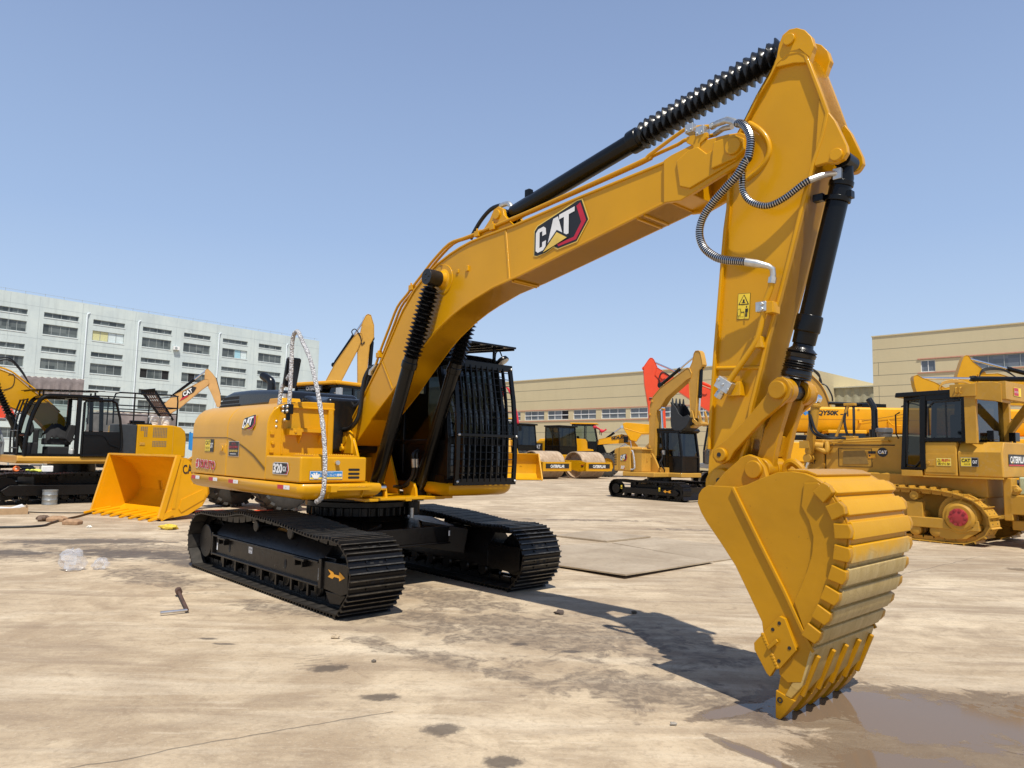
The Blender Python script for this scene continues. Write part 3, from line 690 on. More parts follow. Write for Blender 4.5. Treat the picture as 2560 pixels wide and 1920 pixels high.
mb.build('stop_valve', 'zinc', MAIN, .004)
tri = [(.5, .93), (.92, .55), (.08, .55)]
decal('warning_label', MAIN, (5.383, -.1255, 2.588), (.098, 0, -.008), (.013, 0, .188), [
    ('letterblack', RECT), ('decalyellow', rect(.03, .015, .97, .985)), ('letterblack', [(.5, .96), (.93, .56), (.07, .56)]), ('decalyellow', [(.5, .91), (.82, .59), (.18, .59)]),
    ('letterblack', rect(.44, .64, .58, .76)), ('letterblack', rect(.36, .62, .66, .65)), ('letterblack', rect(.10, .12, .30, .40)), ('decalyellow', rect(.13, .14, .27, .38)),
    ('letterblack', [(.36, .26), (.44, .31), (.44, .275), (.56, .275), (.56, .31), (.64, .26), (.56, .21), (.56, .245), (.44, .245), (.44, .21)]),
    ('letterblack', rect(.70, .26, .92, .40)), ('letterblack', rect(.73, .08, .80, .28)), ('letterblack', rect(.82, .08, .89, .28)), ('letterblack', [(.76, .46), (.78, .42), (.84, .42), (.86, .46), (.84, .50), (.78, .50)])], .002)

# hoses between upper structure and boom
mb = MB()
mb.tube([(.50, -.16, 2.60), (.44, -.20, 2.46), (.42, -.22, 2.25), (.40, -.24, 2.0), (.30, -.28, 1.86), (.12, -.30, 1.84), (-.10, -.34, 1.93), (-.25, -.36, 1.98)], .027, 10, 5)
mb.tube([(.36, -.08, 2.55), (.25, -.12, 2.2), (.10, -.2, 2.10), (-.15, -.3, 2.05), (-.3, -.36, 1.98)], .027, 10, 5)
mb.tube([(.1, -.26, 1.83), (-.05, -.30, 1.84), (-.25, -.36, 1.88)], .025, 10, 4)
mb.build('hydraulic_hose', 'rubber', MAIN)
mb = MB(); mb.tube([(.60, -.150, 2.62), (.56, -.155, 2.65 - .07), (.515, -.16, 2.55), (.50, -.16, 2.50)], [.02, .024, .03, .03], 10); mb.build('hose_fitting', 'zinc', MAIN)
mb = MB(); mb.tube([(2.68, -.02, 4.13), (2.52, -.03, 4.12), (2.36, -.04, 4.02), (2.22, -.05, 3.86)], .022, 10, 5); mb.build('hydraulic_hose', 'rubber', MAIN); mb = MB(); mb.tube([(1.86, -.33, 3.50), (1.78, -.34, 3.49), (1.80, -.33, 3.40)], .009, 8, 4); mb.build('hydraulic_hose', 'rubber', MAIN)
mb = MB(); mb.tube([(2.66, -.02, 4.125), (2.78, -.02, 4.12), (2.84, -.02, 4.05)], .026, 10, 3); mb.build('hose_fitting', 'zinc', MAIN)
mb = MB(); mb.box(3.02, 3.09, -.03, .03, 4.10, 4.20); mb.build('grease_block', 'black', MAIN, .01)
for s in (-1, 1):
    mb = MB()
    for k in range(2):
        y = s * .22 - .05 * k
        mb.tube([(.95 + .02 * k, s * .25, 1.60), (.98, y, 1.55), (.97, y + .02, 1.42), (.93, y + .02, 1.28), (.84, y * .8, 1.17), (.70, y * .6, 1.16)], .019, 8, 5)
    mb.build('hydraulic_hose', 'rubber', MAIN)
    mb = MB()
    for k in range(2): mb.cyl((.985, s * .22 - .05 * k, 1.50), (.972, s * .22 - .05 * k + .018, 1.40), .023, n=10)
    mb.build('hose_fitting', 'zinc', MAIN)
mb = MB(); mb.cyl((1.0, -.32, 1.17), (1.0, -.22, 1.17), .035, n=12); mb.cyl((1.0, -.36, 1.17), (1.0, -.32, 1.17), .028, n=6); mb.build('hose_fitting', 'steel', MAIN)

# --- upper structure
SK = [(1.232, 0), (1.215, .012), (1.19, .018), (1.15, .012), (1.115, -.010), (1.085, -.055), (1.068, -.12)]   # z, outward bulge of the deck edge
def skirt(name, pts, m='yellow'):
    """closed deck edge swept round the corner list (plan view), profile SK"""
    P = [Vector(p) for p in pts]; nrm = []
    for i, p in enumerate(P):
        a = (p - P[i - 1]).normalized() if i else None; b = (P[i + 1] - p).normalized() if i < len(P) - 1 else None
        na = Vector((a.y, -a.x)) if a else None; nb = Vector((b.y, -b.x)) if b else None
        n = (na + nb).normalized() if a and b else (na or nb); k = 1 / max(.5, n.dot(na)) if a and b else 1
        nrm.append(n * k)
    vs = []; K = len(SK)
    for p, n in zip(P, nrm):
        for z, o in SK: q = p + n * o; vs.append((q.x, q.y, z))
    fs = [(i * K + j, (i + 1) * K + j, (i + 1) * K + j + 1, i * K + j + 1) for i in range(len(P) - 1) for j in range(K - 1)]
    fs += [tuple(i * K for i in range(len(P))), tuple(i * K + K - 1 for i in range(len(P)))]
    return MB().add(vs, fs)
def arc(cx, cy, r, a0, a1, n=8): return [(cx + r * math.cos(R_(a0 + (a1 - a0) * i / n)), cy + r * math.sin(R_(a0 + (a1 - a0) * i / n))) for i in range(n + 1)]
mb = skirt('deck', [(-1.95, -.95), (-1.90, -1.30), (-1.80, -1.385)] + [(1.20, -1.385), (1.245, -1.34)] + [(1.245, -.45), (1.0, -.45)])
mb.build('right_deck', 'yellow', MAIN, 0, ang=40)
mb = skirt('deck', [(.9, .34), (1.42, .38), (1.42, 1.25)] + arc(1.25, 1.25, .17, 0, 90)[1:] + [(-1.9, 1.42)])
mb.build('cab_deck', 'yellow', MAIN, 0, ang=40)
# revolving frame: base plate, cylinder brackets, boom foot brackets
mb = MB(); mb.box(-1.9, 1.19, -.62, .62, 1.035, 1.065); mb.box(1.0, 1.225, -.615, -.44, 1.03, 1.062); mb.box(.6, 1.19, .2, .5, 1.028, 1.060); mb.box(.98, 1.20, -.06, .02, 1.02, 1.07)
for s in (-1, 1):
    for o in (-.1, .1):
        mb.prism([(.78, 1.06), (.74, 1.15), (.82, 1.22), (.90, 1.235), (.97, 1.21), (1.01, 1.15), (1.03, 1.06)], s * .31 + o - .016, s * .31 + o + .016)
    mb.prism([(-.25, 1.06), (-.25, 1.60), (-.06, 1.83), (.13, 1.86), (.24, 1.80), (.32, 1.70), (.40, 1.55), (.62, 1.10), (.62, 1.06)], s * .215, s * .25)
    mb.prism([(-.06, 1.72), (.02, 1.82), (.14, 1.835), (.27, 1.79), (.33, 1.70), (.33, 1.54), (-.05, 1.54)], s * .25, s * .285)
    mb.cyl((.13, s * .18, 1.725), (.13, s * .295, 1.725), .085, n=24)
mb.box(-.25, .0, -.23, .23, 1.06, 1.5); mb.cyl((.45, -.05, 1.15), (.62, -.02, 1.16), .07, n=20)
mb.build('revolving_frame', 'yellow', MAIN, .006)
mb = MB(); mb.obox((.05, -.302, 1.715), (.15, -.302, 1.60), .05, .02, (0, 1, 0)); mb.cyl((.05, -.29, 1.715), (.05, -.325, 1.715), .035, n=16); mb.cyl((.15, -.29, 1.60), (.15, -.325, 1.60), .032, n=16)
mb.build('pin_lock', 'yellow', MAIN, .004)
# right-hand side doors with the rolled shoulder
SH = [(-1.365, 1.243), (-1.368, 1.70), (-1.368, 1.86), (-1.350, 1.94), (-1.305, 2.015), (-1.235, 2.075), (-1.13, 2.112), (-.90, 2.13), (-.55, 2.135)]
def shoulder(x0, x1, inset=0.0):
    P = [(y + inset * (1 if y < -1.1 else 0), z - inset * (1 if z > 2.0 else 0)) for y, z in SH]
    return P + [(-.55, 1.243)]
for x0, x1, nm in ((-1.93, -.748, 'pump_door'), (-.742, .372, 'filter_door')):
    mb = MB(); mb.prism(shoulder(x0, x1), x0, x1, 'x'); d = mb.build(nm, 'yellow', MAIN, .012, 3, ang=30)
    if nm == 'pump_door': PD = d
    else: FD = d
# dark crease line that runs down to the tool box, door lock recess
mb = MB(); cr = [(-1.92, 1.715), (-.76, 1.711), (-.62, 1.695), (-.42, 1.655), (-.2, 1.595), (.05, 1.515), (.36, 1.375)]
cw = [(p[0], p[1] - .010 - .022 * max(0, min(1, (p[0] + .7) / 1.0))) for p in cr]
mb.prism(cr + cw[::-1], -1.3695, -1.372); mb.build('crease_line', paint('shadow_groove_paint', (.16, .085, .01), .5, .1), FD)
mb = MB(); mb.box(-.965, -.775, -1.373, -1.366, 1.515, 1.635); mb.box(-.945, -.795, -1.377, -1.366, 1.53, 1.62); mb.cyl((-.87, -1.37, 1.575), (-.87, -1.385, 1.575), .035, n=16); mb.build('door_lock', 'yellow', PD, .004)
# rear hood and counterweight (counterweight rounds away behind the doors)
CWP = [(-1.94, -1.33)] + [(-1.1 + -1.62 * math.cos(R_(a)), 1.38 * math.sin(R_(a))) for a in range(-62, 63, 8)] + [(-1.94, 1.33)]
mb = MB(); mb.prism(CWP, 1.09, 1.84, 'z'); mb.build('counterweight', 'yellow', MAIN, .05, 3)
mb = MB(); mb.box(-1.93, -.25, -.55, 1.33, 1.243, 2.10); mb.build('engine_bay', 'yellow', MAIN, .02)
mb = MB(); mb.box(.33, .345, -1.29, -.62, 1.52, 2.05); mb.prism([(-1.33, 1.243), (-1.33, 1.80), (-1.30, 1.95), (-1.24, 2.03), (-1.15, 2.06), (-.63, 2.06), (-.63, 1.243)], -.02, .34, 'x')
mb.box(.30, .40, -1.24, -.56, 2.045, 2.068)
mb.box(.34, .40, -.64, -.575, 1.52, 2.05)
mb.build('fuel_tank', 'yellow', MAIN, .008)
mb = MB()
mb.box(.34, .46, -1.13, -.70, 1.775, 1.815); mb.box(.34, .47, -1.15, -1.00, 1.74, 1.815)
for k in range(9): mb.box(.36 + .0, .455, -.98 + .03 * k, -.968 + .03 * k, 1.815, 1.825)
mb.prism([(.34, 1.60), (.34, 1.75), (.44, 1.75)], -1.0, -.98); mb.prism([(.34, 1.60), (.34, 1.75), (.44, 1.75)], -.75, -.73)
mb.build('access_step', 'yellow', MAIN, .004)
mb = MB()
for z in (1.56, 1.76): mb.box(.372, .39, -1.335, -1.29, z - .02, z + .02)
mb.box(.372, .380, -1.20, -1.18, 1.52, 1.95); mb.cyl((.375, -1.30, 1.65), (.392, -1.30, 1.65), .02, n=10); mb.cyl((.465, -1.08, 1.78), (.48, -1.08, 1.78), .016, n=8); mb.build('door_hinge', 'yellow', MAIN, .003)
# filler neck and small plate on the tank top
mb = MB(); mb.prism([(-.42, 2.12), (-.38, 2.19), (-.06, 2.19), (-.02, 2.12)], -1.02, -.78); mb.build('tank_plate', 'yellow', MAIN, .008)
mb = MB(); mb.cyl((-.25, -.90, 2.19), (-.25, -.90, 2.25), .05, n=16); mb.tube([(-.33, -.93, 2.19), (-.31, -.93, 2.26), (-.25, -.93, 2.265), (-.21, -.93, 2.19)], .008, 6, 3); mb.build('tank_cap', 'zinc', MAIN)
# tool box in front of the tank
mb = MB(); mb.box(.385, 1.215, -1.375, -.60, 1.243, 1.512); mb.build('tool_box', 'yellow', MAIN, .022, 3)
mb = MB(); mb.box(.62, 1.14, -1.20, -.66, 1.512, 1.528)
for i in range(9):
    for j in range(9): mb.cyl((.67 + .053 * i, -1.16 + .057 * j, 1.528), (.67 + .053 * i, -1.16 + .057 * j, 1.537), .012, .007, n=6)
mb.build('tread_plate', 'yellow', MAIN, .002)
mb = MB()
for z in (1.295, 1.335, 1.378):
    mb.prism([(-.812 + .013 * math.cos(a) if abs(a) > 1.57 and abs(a) < 4.71 else -.700 + .013 * math.cos(a), z + .0125 * math.sin(a)) for a in [2 * math.pi * k / 24 for k in range(24)]], 1.214, 1.2175, 'x')
mb.build('vent_slot', 'dark', MAIN)
mb = MB(); mb.cyl((1.21, -.97, 1.452), (1.25, -.97, 1.452), .020, .024, n=14); mb.build('lamp_bezel', 'zinc', MAIN)
# step on the deck edge
mb = MB(); mb.box(1.235, 1.335, -1.085, -.60, 1.165, 1.215); mb.box(1.235, 1.345, -1.09, -1.02, 1.150, 1.218)
for k in range(16): mb.obox((1.335, -.99 + .022 * k, 1.195), (1.335, -.978 + .022 * k, 1.212), .006, .01, (1, 0, 0))
mb.build('deck_step', 'yellow', MAIN, .006)
mb = MB(); mb.prism([(1.245, 1.16), (1.30, 1.16), (1.245, 1.08)], -1.075, -1.06); mb.prism([(1.245, 1.16), (1.30, 1.16), (1.245, 1.08)], -.68, -.665); mb.build('step_bracket', 'yellow', MAIN, .003)
# engine hood (black)
HD = [(-2.62, 2.10), (-2.55, 2.26), (-2.40, 2.335), (-2.15, 2.375), (-1.6, 2.375), (-1.0, 2.35), (-.62, 2.33), (-.55, 2.25), (-.50, 2.13)]
mb = MB(); mb.prism(HD, -.80, .35); mb.build('engine_hood', 'plastic', MAIN, .07, 4)
mb = MB()
for k in range(13): mb.box(-2.50 + .052 * k, -2.462 + .052 * k, -.815, -.79, 2.16 , 2.185)
for r in range(3):
    for k in range(13): mb.box(-2.52 + .052 * k, -2.48 + .052 * k, -.803, -.798, 2.15 + .055 * r, 2.19 + .055 * r)
mb.build('hood_grille', 'dark', MAIN, .004)
mb = MB(); mb.tube([(-1.62, -.45, 2.36), (-1.62, -.45, 2.46), (-1.64, -.46, 2.53), (-1.78, -.50, 2.60)], .058, 16, 5); mb.cyl((-1.78, -.50, 2.60), (-1.80, -.505, 2.61), .052, n=16); mb.build('exhaust_pipe', 'plastic', MAIN)
mb = MB(); mb.prism([(-.60, 2.10), (-.55, 2.27), (-.40, 2.262), (-.25, 2.215), (-.05, 2.20), (.15, 2.225), (.18, 2.1), (.12, 1.55), (-.60, 1.55)], -.52, .30); mb.build('valve_cover', 'plastic', MAIN, .05, 4)
mb = MB(); mb.box(-.02, .13, -.525, -.515, 1.98, 2.005); mb.build('cover_strip', 'plastic', MAIN)
decal('small_logo', MAIN, (-.02, -.523, 1.86), (.14, 0, .0), (0, 0, .075), [('tan', ('t', 'CAT', 0, 0, 1, 1, .03)), ('tan', rect(-.05, -.1, 1.05, -.03))], .002)
thumb = [(.10, 0), (.62, .02), (.80, .12), (.86, .34), (.80, .50), (.62, .55), (.56, .98), (.46, 1.0), (.36, .62), (.16, .50), (.0, .40), (.0, .10)]
decal('thumb_sticker', MAIN, (-.115, -.523, 2.07), (.13, 0, 0), (0, 0, .15), [('white', thumb), ('letterblack', [(.20, .34), (.55, .38), (.55, .42), (.2, .38)]), ('letterblack', [(.22, .22), (.6, .26), (.6, .30), (.22, .26)]), ('letterblack', [(.2, .10), (.55, .12), (.55, .16), (.2, .14)])], .002)
# bubble-wrapped handrail with its clamp brackets
RAIL = [(.50, 2.03), (.512, 2.20), (.515, 2.40), (.510, 2.60), (.508, 2.78), (.55, 2.87), (.63, 2.885), (.70, 2.82), (.78, 2.735), (.95, 2.55), (1.13, 2.237), (1.262, 1.93), (1.335, 1.70), (1.378, 1.457), (1.380, 1.26), (1.355, 1.13), (1.30, 1.075), (1.24, 1.052)]
def wrapped(pts, r0=.0235):
    P = catmull(pts, 10); rnd = random.Random(8); ph = 0
    rr = [r0 * (1 + .06 * math.sin(i * .9) + .07 * rnd.uniform(-1, 1)) for i in range(len(P))]
    return MB().tube(P, rr, 12)
mb = wrapped([(x, -1.19, z) for x, z in RAIL]); mb.build('handrail', 'wrap', MAIN, ang=60)
mb = wrapped([(.335, -1.22, 1.90), (.325, -1.22, 2.05), (.328, -1.215, 2.20), (.37, -1.21, 2.29), (.44, -1.20, 2.36), (.50, -1.19, 2.42)]); mb.build('handrail_brace', 'wrap', MAIN, ang=60)
mb = MB(); mb.box(.27, .37, -1.27, -1.20, 1.80, 1.92); mb.box(.46, .56, -1.23, -1.16, 1.97, 2.08); mb.box(.49, .53, -1.22, -1.18, 1.90, 1.98); mb.build('rail_clamp', 'black', MAIN, .006)
mb = MB()
for x, z in ((.275, 1.83), (.275, 1.89), (.365, 1.83), (.365, 1.89), (.46, 2.0), (.46, 2.05), (.56, 2.0), (.56, 2.05), (.51, 1.905)): mb.ball((x, -1.265 if x < .4 else -1.235, z), .018, n=8, m=6)
mb.build('bolt', 'zinc', MAIN)
# black mirror on the rail
mb = MB(); mb.prism([(-1.225, 2.28), (-1.245, 2.31), (-1.215, 2.60), (-1.195, 2.615), (-1.06, 2.615), (-1.04, 2.60), (-1.085, 2.28), (-1.105, 2.265)], .42, .455, 'x'); mb.build('mirror', 'plastic', MAIN, .014, 3)

# decals on the doors and tool box
decal('yellow_sticker', MAIN, (-1.452, -1.368, 1.527), (.298, 0, 0), (0, 0, .158), [('letterblack', RECT), ('decalyellow', rect(.02, .03, .60, .97)), ('letterblack', ('t', 'CAT', .07, .56, .56, .90, .03)), ('letterblack', ('t', '取扱注意', .10, .22, .54, .42)), ('letterblack', rect(.08, .10, .56, .13)), ('white', ('t', 'CAT', .66, .30, .96, .72, .03))])
decal('dealer_sticker', MAIN, (-.665, -1.368, 1.488), (.295, 0, 0), (0, 0, .17), [('white', rect(-.02, -.02, 1.02, 1.02)), ('letterblack', RECT), ('decalred', ('t', 'RTI', .30, .78, .66, .92)), ('decalred', ('t', '前方注意中', .08, .52, .92, .72, .02)), ('gold', ('t', 'canamoto', .06, .28, .94, .46, .02)), ('white', rect(.2, .12, .8, .16))])
sw = [(.02, .12), (.06, .0), (.10, .10), (.105, .30), (.08, .45), (.09, .62), (.12, .82), (.09, .97), (.05, .90), (.02, .72), (.035, .52), (.0, .36)]
decal('name_lettering', MAIN, (-1.735, -1.368, 1.325), (.665, 0, -.022), (0, 0, .108), [('white', ('t', 'SOKUTO', .153, -.05, 1.007, 1.05, .06)), ('white', [(-.01, .2), (.02, -.08), (.09, -.10), (.15, .1), (.15, .9), (.10, 1.10), (.02, .95), (-.01, .6)]), ('decalred', [(.0, .2), (.03, .0), (.08, -.02), (.12, .1), (.12, .30), (.08, .5), (.0, .45)]), ('decalred', [(.01, .6), (.03, .85), (.09, 1.02), (.135, .95), (.13, .7), (.10, .6), (.14, .4), (.07, .52)]), ('decalred', ('t', 'SOKUTO', .16, .0, 1, 1, .035))])
decal('model_number', MAIN, (.595, -1.377, 1.322), (.375, 0, 0), (0, 0, .115), [('white', [(-.02, .05), (.02, -.05), (.58, -.05), (.92, -.05), (1.02, .45), (.94, 1.05), (.1, 1.05), (-.02, .9)]), ('letterblack', [(0, .08), (.03, .0), (.6, .0), (.90, .0), (.98, .45), (.90, 1), (.08, 1), (0, .88)]), ('decalred', [(.92, .95), (.985, .45), (.91, .02), (.70, .0), (.88, .08), (.94, .45), (.88, .93)]), ('white', ('t', '320', .03, .06, .62, .94, .05)), ('white', ('t', 'GX', .65, .24, .88, .70, .03))])
badge('logo_decal', MAIN, (-.29, -1.380, 1.80), (.36, .0, .0), (0, .030, .165))
hand = [(.10, .20), (.14, .12), (.24, .12), (.28, .30), (.30, .62), (.26, .66), (.23, .50), (.22, .80), (.18, .82), (.165, .55), (.14, .78), (.10, .76), (.115, .50), (.07, .66), (.035, .62), (.07, .38)]
decal('idle_stop_sticker', MAIN, (1.2155, -1.272, 1.277), (0, .378, 0), (0, 0, .090), [('letterblack', RECT), ('white', rect(.008, .03, .992, .97)), ('decalyellow', rect(.02, .08, .98, .26)), ('decalblue', rect(.02, .28, .98, .92)), ('white', hand), ('white', ('t', 'アイドリング・ストップ', .24, .34, .78, .66, .015)), ('white', ('t', '運動', .80, .34, .97, .66, .02)), ('white', ('t', '地球環境のために', .30, .73, .72, .87)), ('letterblack', ('t', '不要なアイドリングはやめましょう', .34, .12, .92, .22))])
for x, z in ((-1.765, 1.190), (-1.165, 1.188), (-.535, 1.186), (.78, 1.184)):
    lw = .28
    decal('reflector_strip', MAIN, (x, -1.4035, z - .015), (lw, 0, 0), (0, 0, .042), [('white', RECT), ('decalred', rect(0, 0, .5, 1)), ('decalred', rect(.70, .42, .74, .58)), ('zinc', rect(.52, .08, .98, .12))], .003)
# --- cab with front guard
cab = bpy.data.objects.new('cab', None); COL.objects.link(cab); cab.parent = MAIN
CX0, CX1, CY0, CY1 = -.35, 1.36, .36, 1.30
prof = [(CX0, 1.24), (CX0, 2.62), (CX0 + .06, 2.70), (1.06, 2.72), (1.20, 2.66), (1.34, 2.05), (1.40, 1.75), (1.40, 1.24)]
mb = MB()   # pillars, sills, roof rails on both sides
for y0, y1 in ((CY0, CY0 + .05), (CY1 - .05, CY1)):
    def bar(a, b, wd=.07): mb.obox((a[0], (y0 + y1) / 2, a[1]), (b[0], (y0 + y1) / 2, b[1]), .05, wd)
    bar((CX0 + .03, 1.24), (CX0 + .03, 2.68)); bar((CX0, 2.68), (1.12, 2.70), .09); bar((1.14, 2.69), (1.33, 2.05)); bar((1.33, 2.05), (1.37, 1.75)); bar((1.37, 1.78), (1.37, 1.24))
    bar((CX0, 1.27), (1.40, 1.27), .10); bar((CX0, 1.70), (1.37, 1.70), .06); bar((.45, 1.24), (.45, 2.70), .08)
    mb.box(CX0, 1.38, (y0 + y1) / 2 - .01, (y0 + y1) / 2 + .01, 1.25, 1.70)
for z, x in ((2.66, 1.15), (1.72, 1.375), (1.27, 1.37)): mb.box(x - .03, x + .03, CY0, CY1, z - .04, z + .04)
mb.box(CX0, CX0 + .05, CY0, CY1, 1.24, 1.75); mb.box(CX0, CX0 + .05, CY0, CY1, 2.6, 2.70); mb.box(CX0, 1.38, CY0, CY1, 1.235, 1.26)
mb.build('cab_frame', 'black', cab, .012)
mb = MB(); mb.prism([(CX0 - .02, 2.68), (CX0, 2.74), (.9, 2.78), (1.12, 2.765), (1.26, 2.70), (1.24, 2.66)], CY0 - .01, CY1 + .01); mb.build('cab_roof', 'black', cab, .03, 3)
# quilted cover tied over the roof front
mb = MB(); rnd = random.Random(2); nx, ny = 10, 18; vs = []
for i in range(nx + 1):
    for j in range(ny + 1):
        x = .62 + .70 * i / nx; y = .34 + .90 * j / ny; e = max(0, (i / nx - .72) / .28)
        z = 2.80 - .10 * e * e + .010 * math.sin(i * 2.1 + j * 1.3) * math.sin(j * 1.7) + .004 * rnd.uniform(-1, 1); vs.append((x, y, z))
mb.add(vs, [(i * (ny + 1) + j, (i + 1) * (ny + 1) + j, (i + 1) * (ny + 1) + j + 1, i * (ny + 1) + j + 1) for i in range(nx) for j in range(ny)])
c = mb.build('roof_cover', 'boot', cab, ang=180); so = c.modifiers.new('thick', 'SOLIDIFY'); so.thickness = .02; c.modifiers.new('sub', 'SUBSURF').render_levels = 1
mb = MB()
for y in (CY0 + .02, CY1 - .02): mb.sheet([(CX0 + .05, 1.73), (1.36, 1.73), (1.32, 2.05), (1.13, 2.67), (CX0 + .05, 2.66)], y)
mb.build('side_glass', 'darkglass', cab)
mb = MB(); mb.add([(1.37, CY0 + .05, 1.30), (1.37, CY1 - .05, 1.30), (1.375, CY0 + .05, 1.74), (1.375, CY1 - .05, 1.74), (1.33, CY0 + .05, 2.05), (1.33, CY1 - .05, 2.05), (1.15, CY0 + .05, 2.66), (1.15, CY1 - .05, 2.66)], [(0, 1, 3, 2), (2, 3, 5, 4), (4, 5, 7, 6)])
mb.build('windshield', 'darkglass', cab)
# interior: seat, console, levers
mb = MB(); mb.box(.0, .55, .58, 1.08, 1.60, 1.74); mb.prism([(-.02, 1.70), (.12, 1.70), (.02, 2.38), (-.12, 2.36)], .60, 1.06); mb.box(.1, .5, .42, .56, 1.5, 1.86); mb.box(.1, .5, 1.10, 1.24, 1.5, 1.86); mb.box(0, .5, .66, 1.0, 1.28, 1.60); mb.box(1.0, 1.25, .42, 1.22, 1.28, 1.50); mb.prism([(.95, 1.26), (1.1, 1.26), (1.2, 1.95), (1.1, 1.95)], .44, .62)
mb.build('driver_seat', 'dark', cab, .03)
mb = MB(); mb.ball((1.05, .55, 1.84), .06, .07, .12, 8, 6); mb.ball((1.06, .60, 1.76), .05, .06, .08, 8, 6); mb.prism([(1.0, 1.55), (1.06, 1.58), (1.10, 1.80), (1.02, 1.84)], .50, .58); mb.build('red_bow', 'cloth_red', cab)
# front guard: frame, vertical flat bars, thin horizontal rods
GP = [(1.535, 1.245), (1.550, 1.50), (1.548, 1.78), (1.535, 2.0), (1.505, 2.25), (1.43, 2.63)]
def gx(z):
    for a, b in zip(GP, GP[1:]):
        if z <= b[1] or b is GP[-1]: return a[0] + (b[0] - a[0]) * (z - a[1]) / (b[1] - a[1])
g0, g1 = .385, 1.285
mb = MB()
for y in (g0, g1):
    for a, b in zip(GP, GP[1:]): mb.obox((a[0], y, a[1] - .004), (b[0], y, b[1] + .004), .055, .035)
mb.box(1.51, 1.55, g0 - .03, g1 + .03, 1.205, 1.285); mb.obox((1.552, g0, 1.79), (1.552, g1, 1.79), .05, .035); mb.box(1.40, 1.445, g0 - .03, g1 + .03, 2.60, 2.68)
mb.build('guard_frame', 'black', cab, .004)
mb = MB()
for k in range(9):
    y = g0 + .07 + (g1 - g0 - .11) * k / 9
    pts = [p for p in GP]
    for a, b in zip(pts, pts[1:]): mb.obox((a[0], y, a[1]), (b[0], y, b[1]), .016, .042, (1, 0, 0))
for k in range(16):
    z = 1.345 + .082 * k
    if abs(z - 1.79) < .03: continue
    x = gx(z) + .012; mb.cyl((x, g0, z), (x, g1, z), .005, n=6)
mb.build('guard_grille', 'black', cab)
mb = MB()
for y, z in ((g0, 1.25), (g1, 1.25), (g0, 1.79), (g1, 1.79), (g1, 2.63)): mb.ball((gx(z) + .028, y, z), .018, .018, .018, 10, 6)
mb.build('bolt', 'zinc', cab)
mb = MB()
for a, b in (((1.53, g1, 1.25), (1.36, CY1, 1.25)), ((1.40, g1, 2.63), (1.15, CY1, 2.63)), ((1.55, g1, 1.79), (1.36, CY1, 1.79)), ((1.53, g0, 1.25), (1.36, CY0, 1.25)), ((1.40, g0, 2.63), (1.15, CY0, 2.63))): mb.obox(a, b, .03, .04)
mb.build('guard_arm', 'black', cab)
# visor plate above the roof, work lamp, mirror
mb = MB(); mb.add([(.25, .36, 2.965), (1.42, .36, 2.905), (1.42, 1.40, 2.905), (.25, 1.40, 2.965), (.25, .36, 2.99), (1.42, .36, 2.93), (1.42, 1.40, 2.93), (.25, 1.40, 2.99)], [(0, 1, 2, 3), (4, 5, 6, 7), (0, 1, 5, 4), (1, 2, 6, 5), (2, 3, 7, 6), (3, 0, 4, 7)])
for x, y in ((1.30, 1.13), (.4, .45), (.4, 1.2), (1.30, .45)): mb.obox((x, y, 2.70), (x, y, 2.92), .03, .03)
for k in range(6): mb.obox((.26, .42 + .19 * k, 2.955), (1.41, .42 + .19 * k, 2.897), .02, .03)
mb.build('roof_guard', 'black', cab, .004)
mb = MB(); mb.lathe((1.36, 1.19, 2.775), (.5, .2, -.75), [(0, .03), (.02, .075), (.055, .085), (.065, .082)], 20); mb.tube([(1.30, 1.15, 2.73), (1.29, 1.17, 2.84), (1.33, 1.19, 2.87), (1.37, 1.20, 2.80)], .008, 6, 4); l = mb.build('work_lamp', 'black', cab)
mb = MB(); c0 = Vector((1.36, 1.19, 2.775)); dl = Vector((.5, .2, -.75)).normalized(); mb.cyl(c0 + dl * .064, c0 + dl * .068, .075, n=20); mb.build('lamp_lens', 'zinc', l)
mb = MB(); mb.prism([(1.285, 2.285), (1.30, 2.27), (1.385, 2.265), (1.40, 2.28), (1.40, 2.52), (1.385, 2.535), (1.30, 2.54), (1.285, 2.53)], 1.16, 1.19, 'x'); mb.tube([(1.17, 1.27, 2.50), (1.17, 1.27, 2.565), (1.17, 1.41, 2.56), (1.17, 1.415, 2.45), (1.17, 1.34, 2.42)], .008, 6); mb.cyl((1.19, 1.37, 2.40), (1.23, 1.37, 2.40), .025, n=12); mb.build('mirror', 'plastic', cab, .01)
# red ribbon tied to the cab mirror: a thing of its own, hangs from the mirror arm
def ribbon_strip(mb, pts, wd):
    P = catmull(pts, 5); vs = []
    for i, p in enumerate(P):
        a = i * .35; o = Vector((math.cos(a) * .3, math.sin(a) * .2 + .8, .1)).normalized() * wd / 2; vs += [p - o, p + o]
    mb.add(vs, [(2 * i, 2 * i + 1, 2 * i + 3, 2 * i + 2) for i in range(len(P) - 1)])
mb = MB(); ribbon_strip(mb, [(1.20, 1.38, 2.41), (1.21, 1.45, 2.43), (1.21, 1.54, 2.30), (1.20, 1.62, 2.12), (1.20, 1.66, 1.97)], .042); ribbon_strip(mb, [(1.20, 1.38, 2.41), (1.21, 1.40, 2.30), (1.22, 1.42, 2.14), (1.21, 1.46, 2.02), (1.2, 1.44, 1.93)], .022); mb.ball((1.20, 1.39, 2.40), .03, .04, .03, 8, 6)
rb = mb.build('ribbon', 'cloth_red'); rb.matrix_world = Matrix.Translation(MAIN.location) @ Matrix.Rotation(MAIN.rotation_euler.z, 4, 'Z')
so = rb.modifiers.new('thick', 'SOLIDIFY'); so.thickness = .003
tag(rb, 'long red ribbon tied to the cab mirror of the large excavator', 'ribbon')

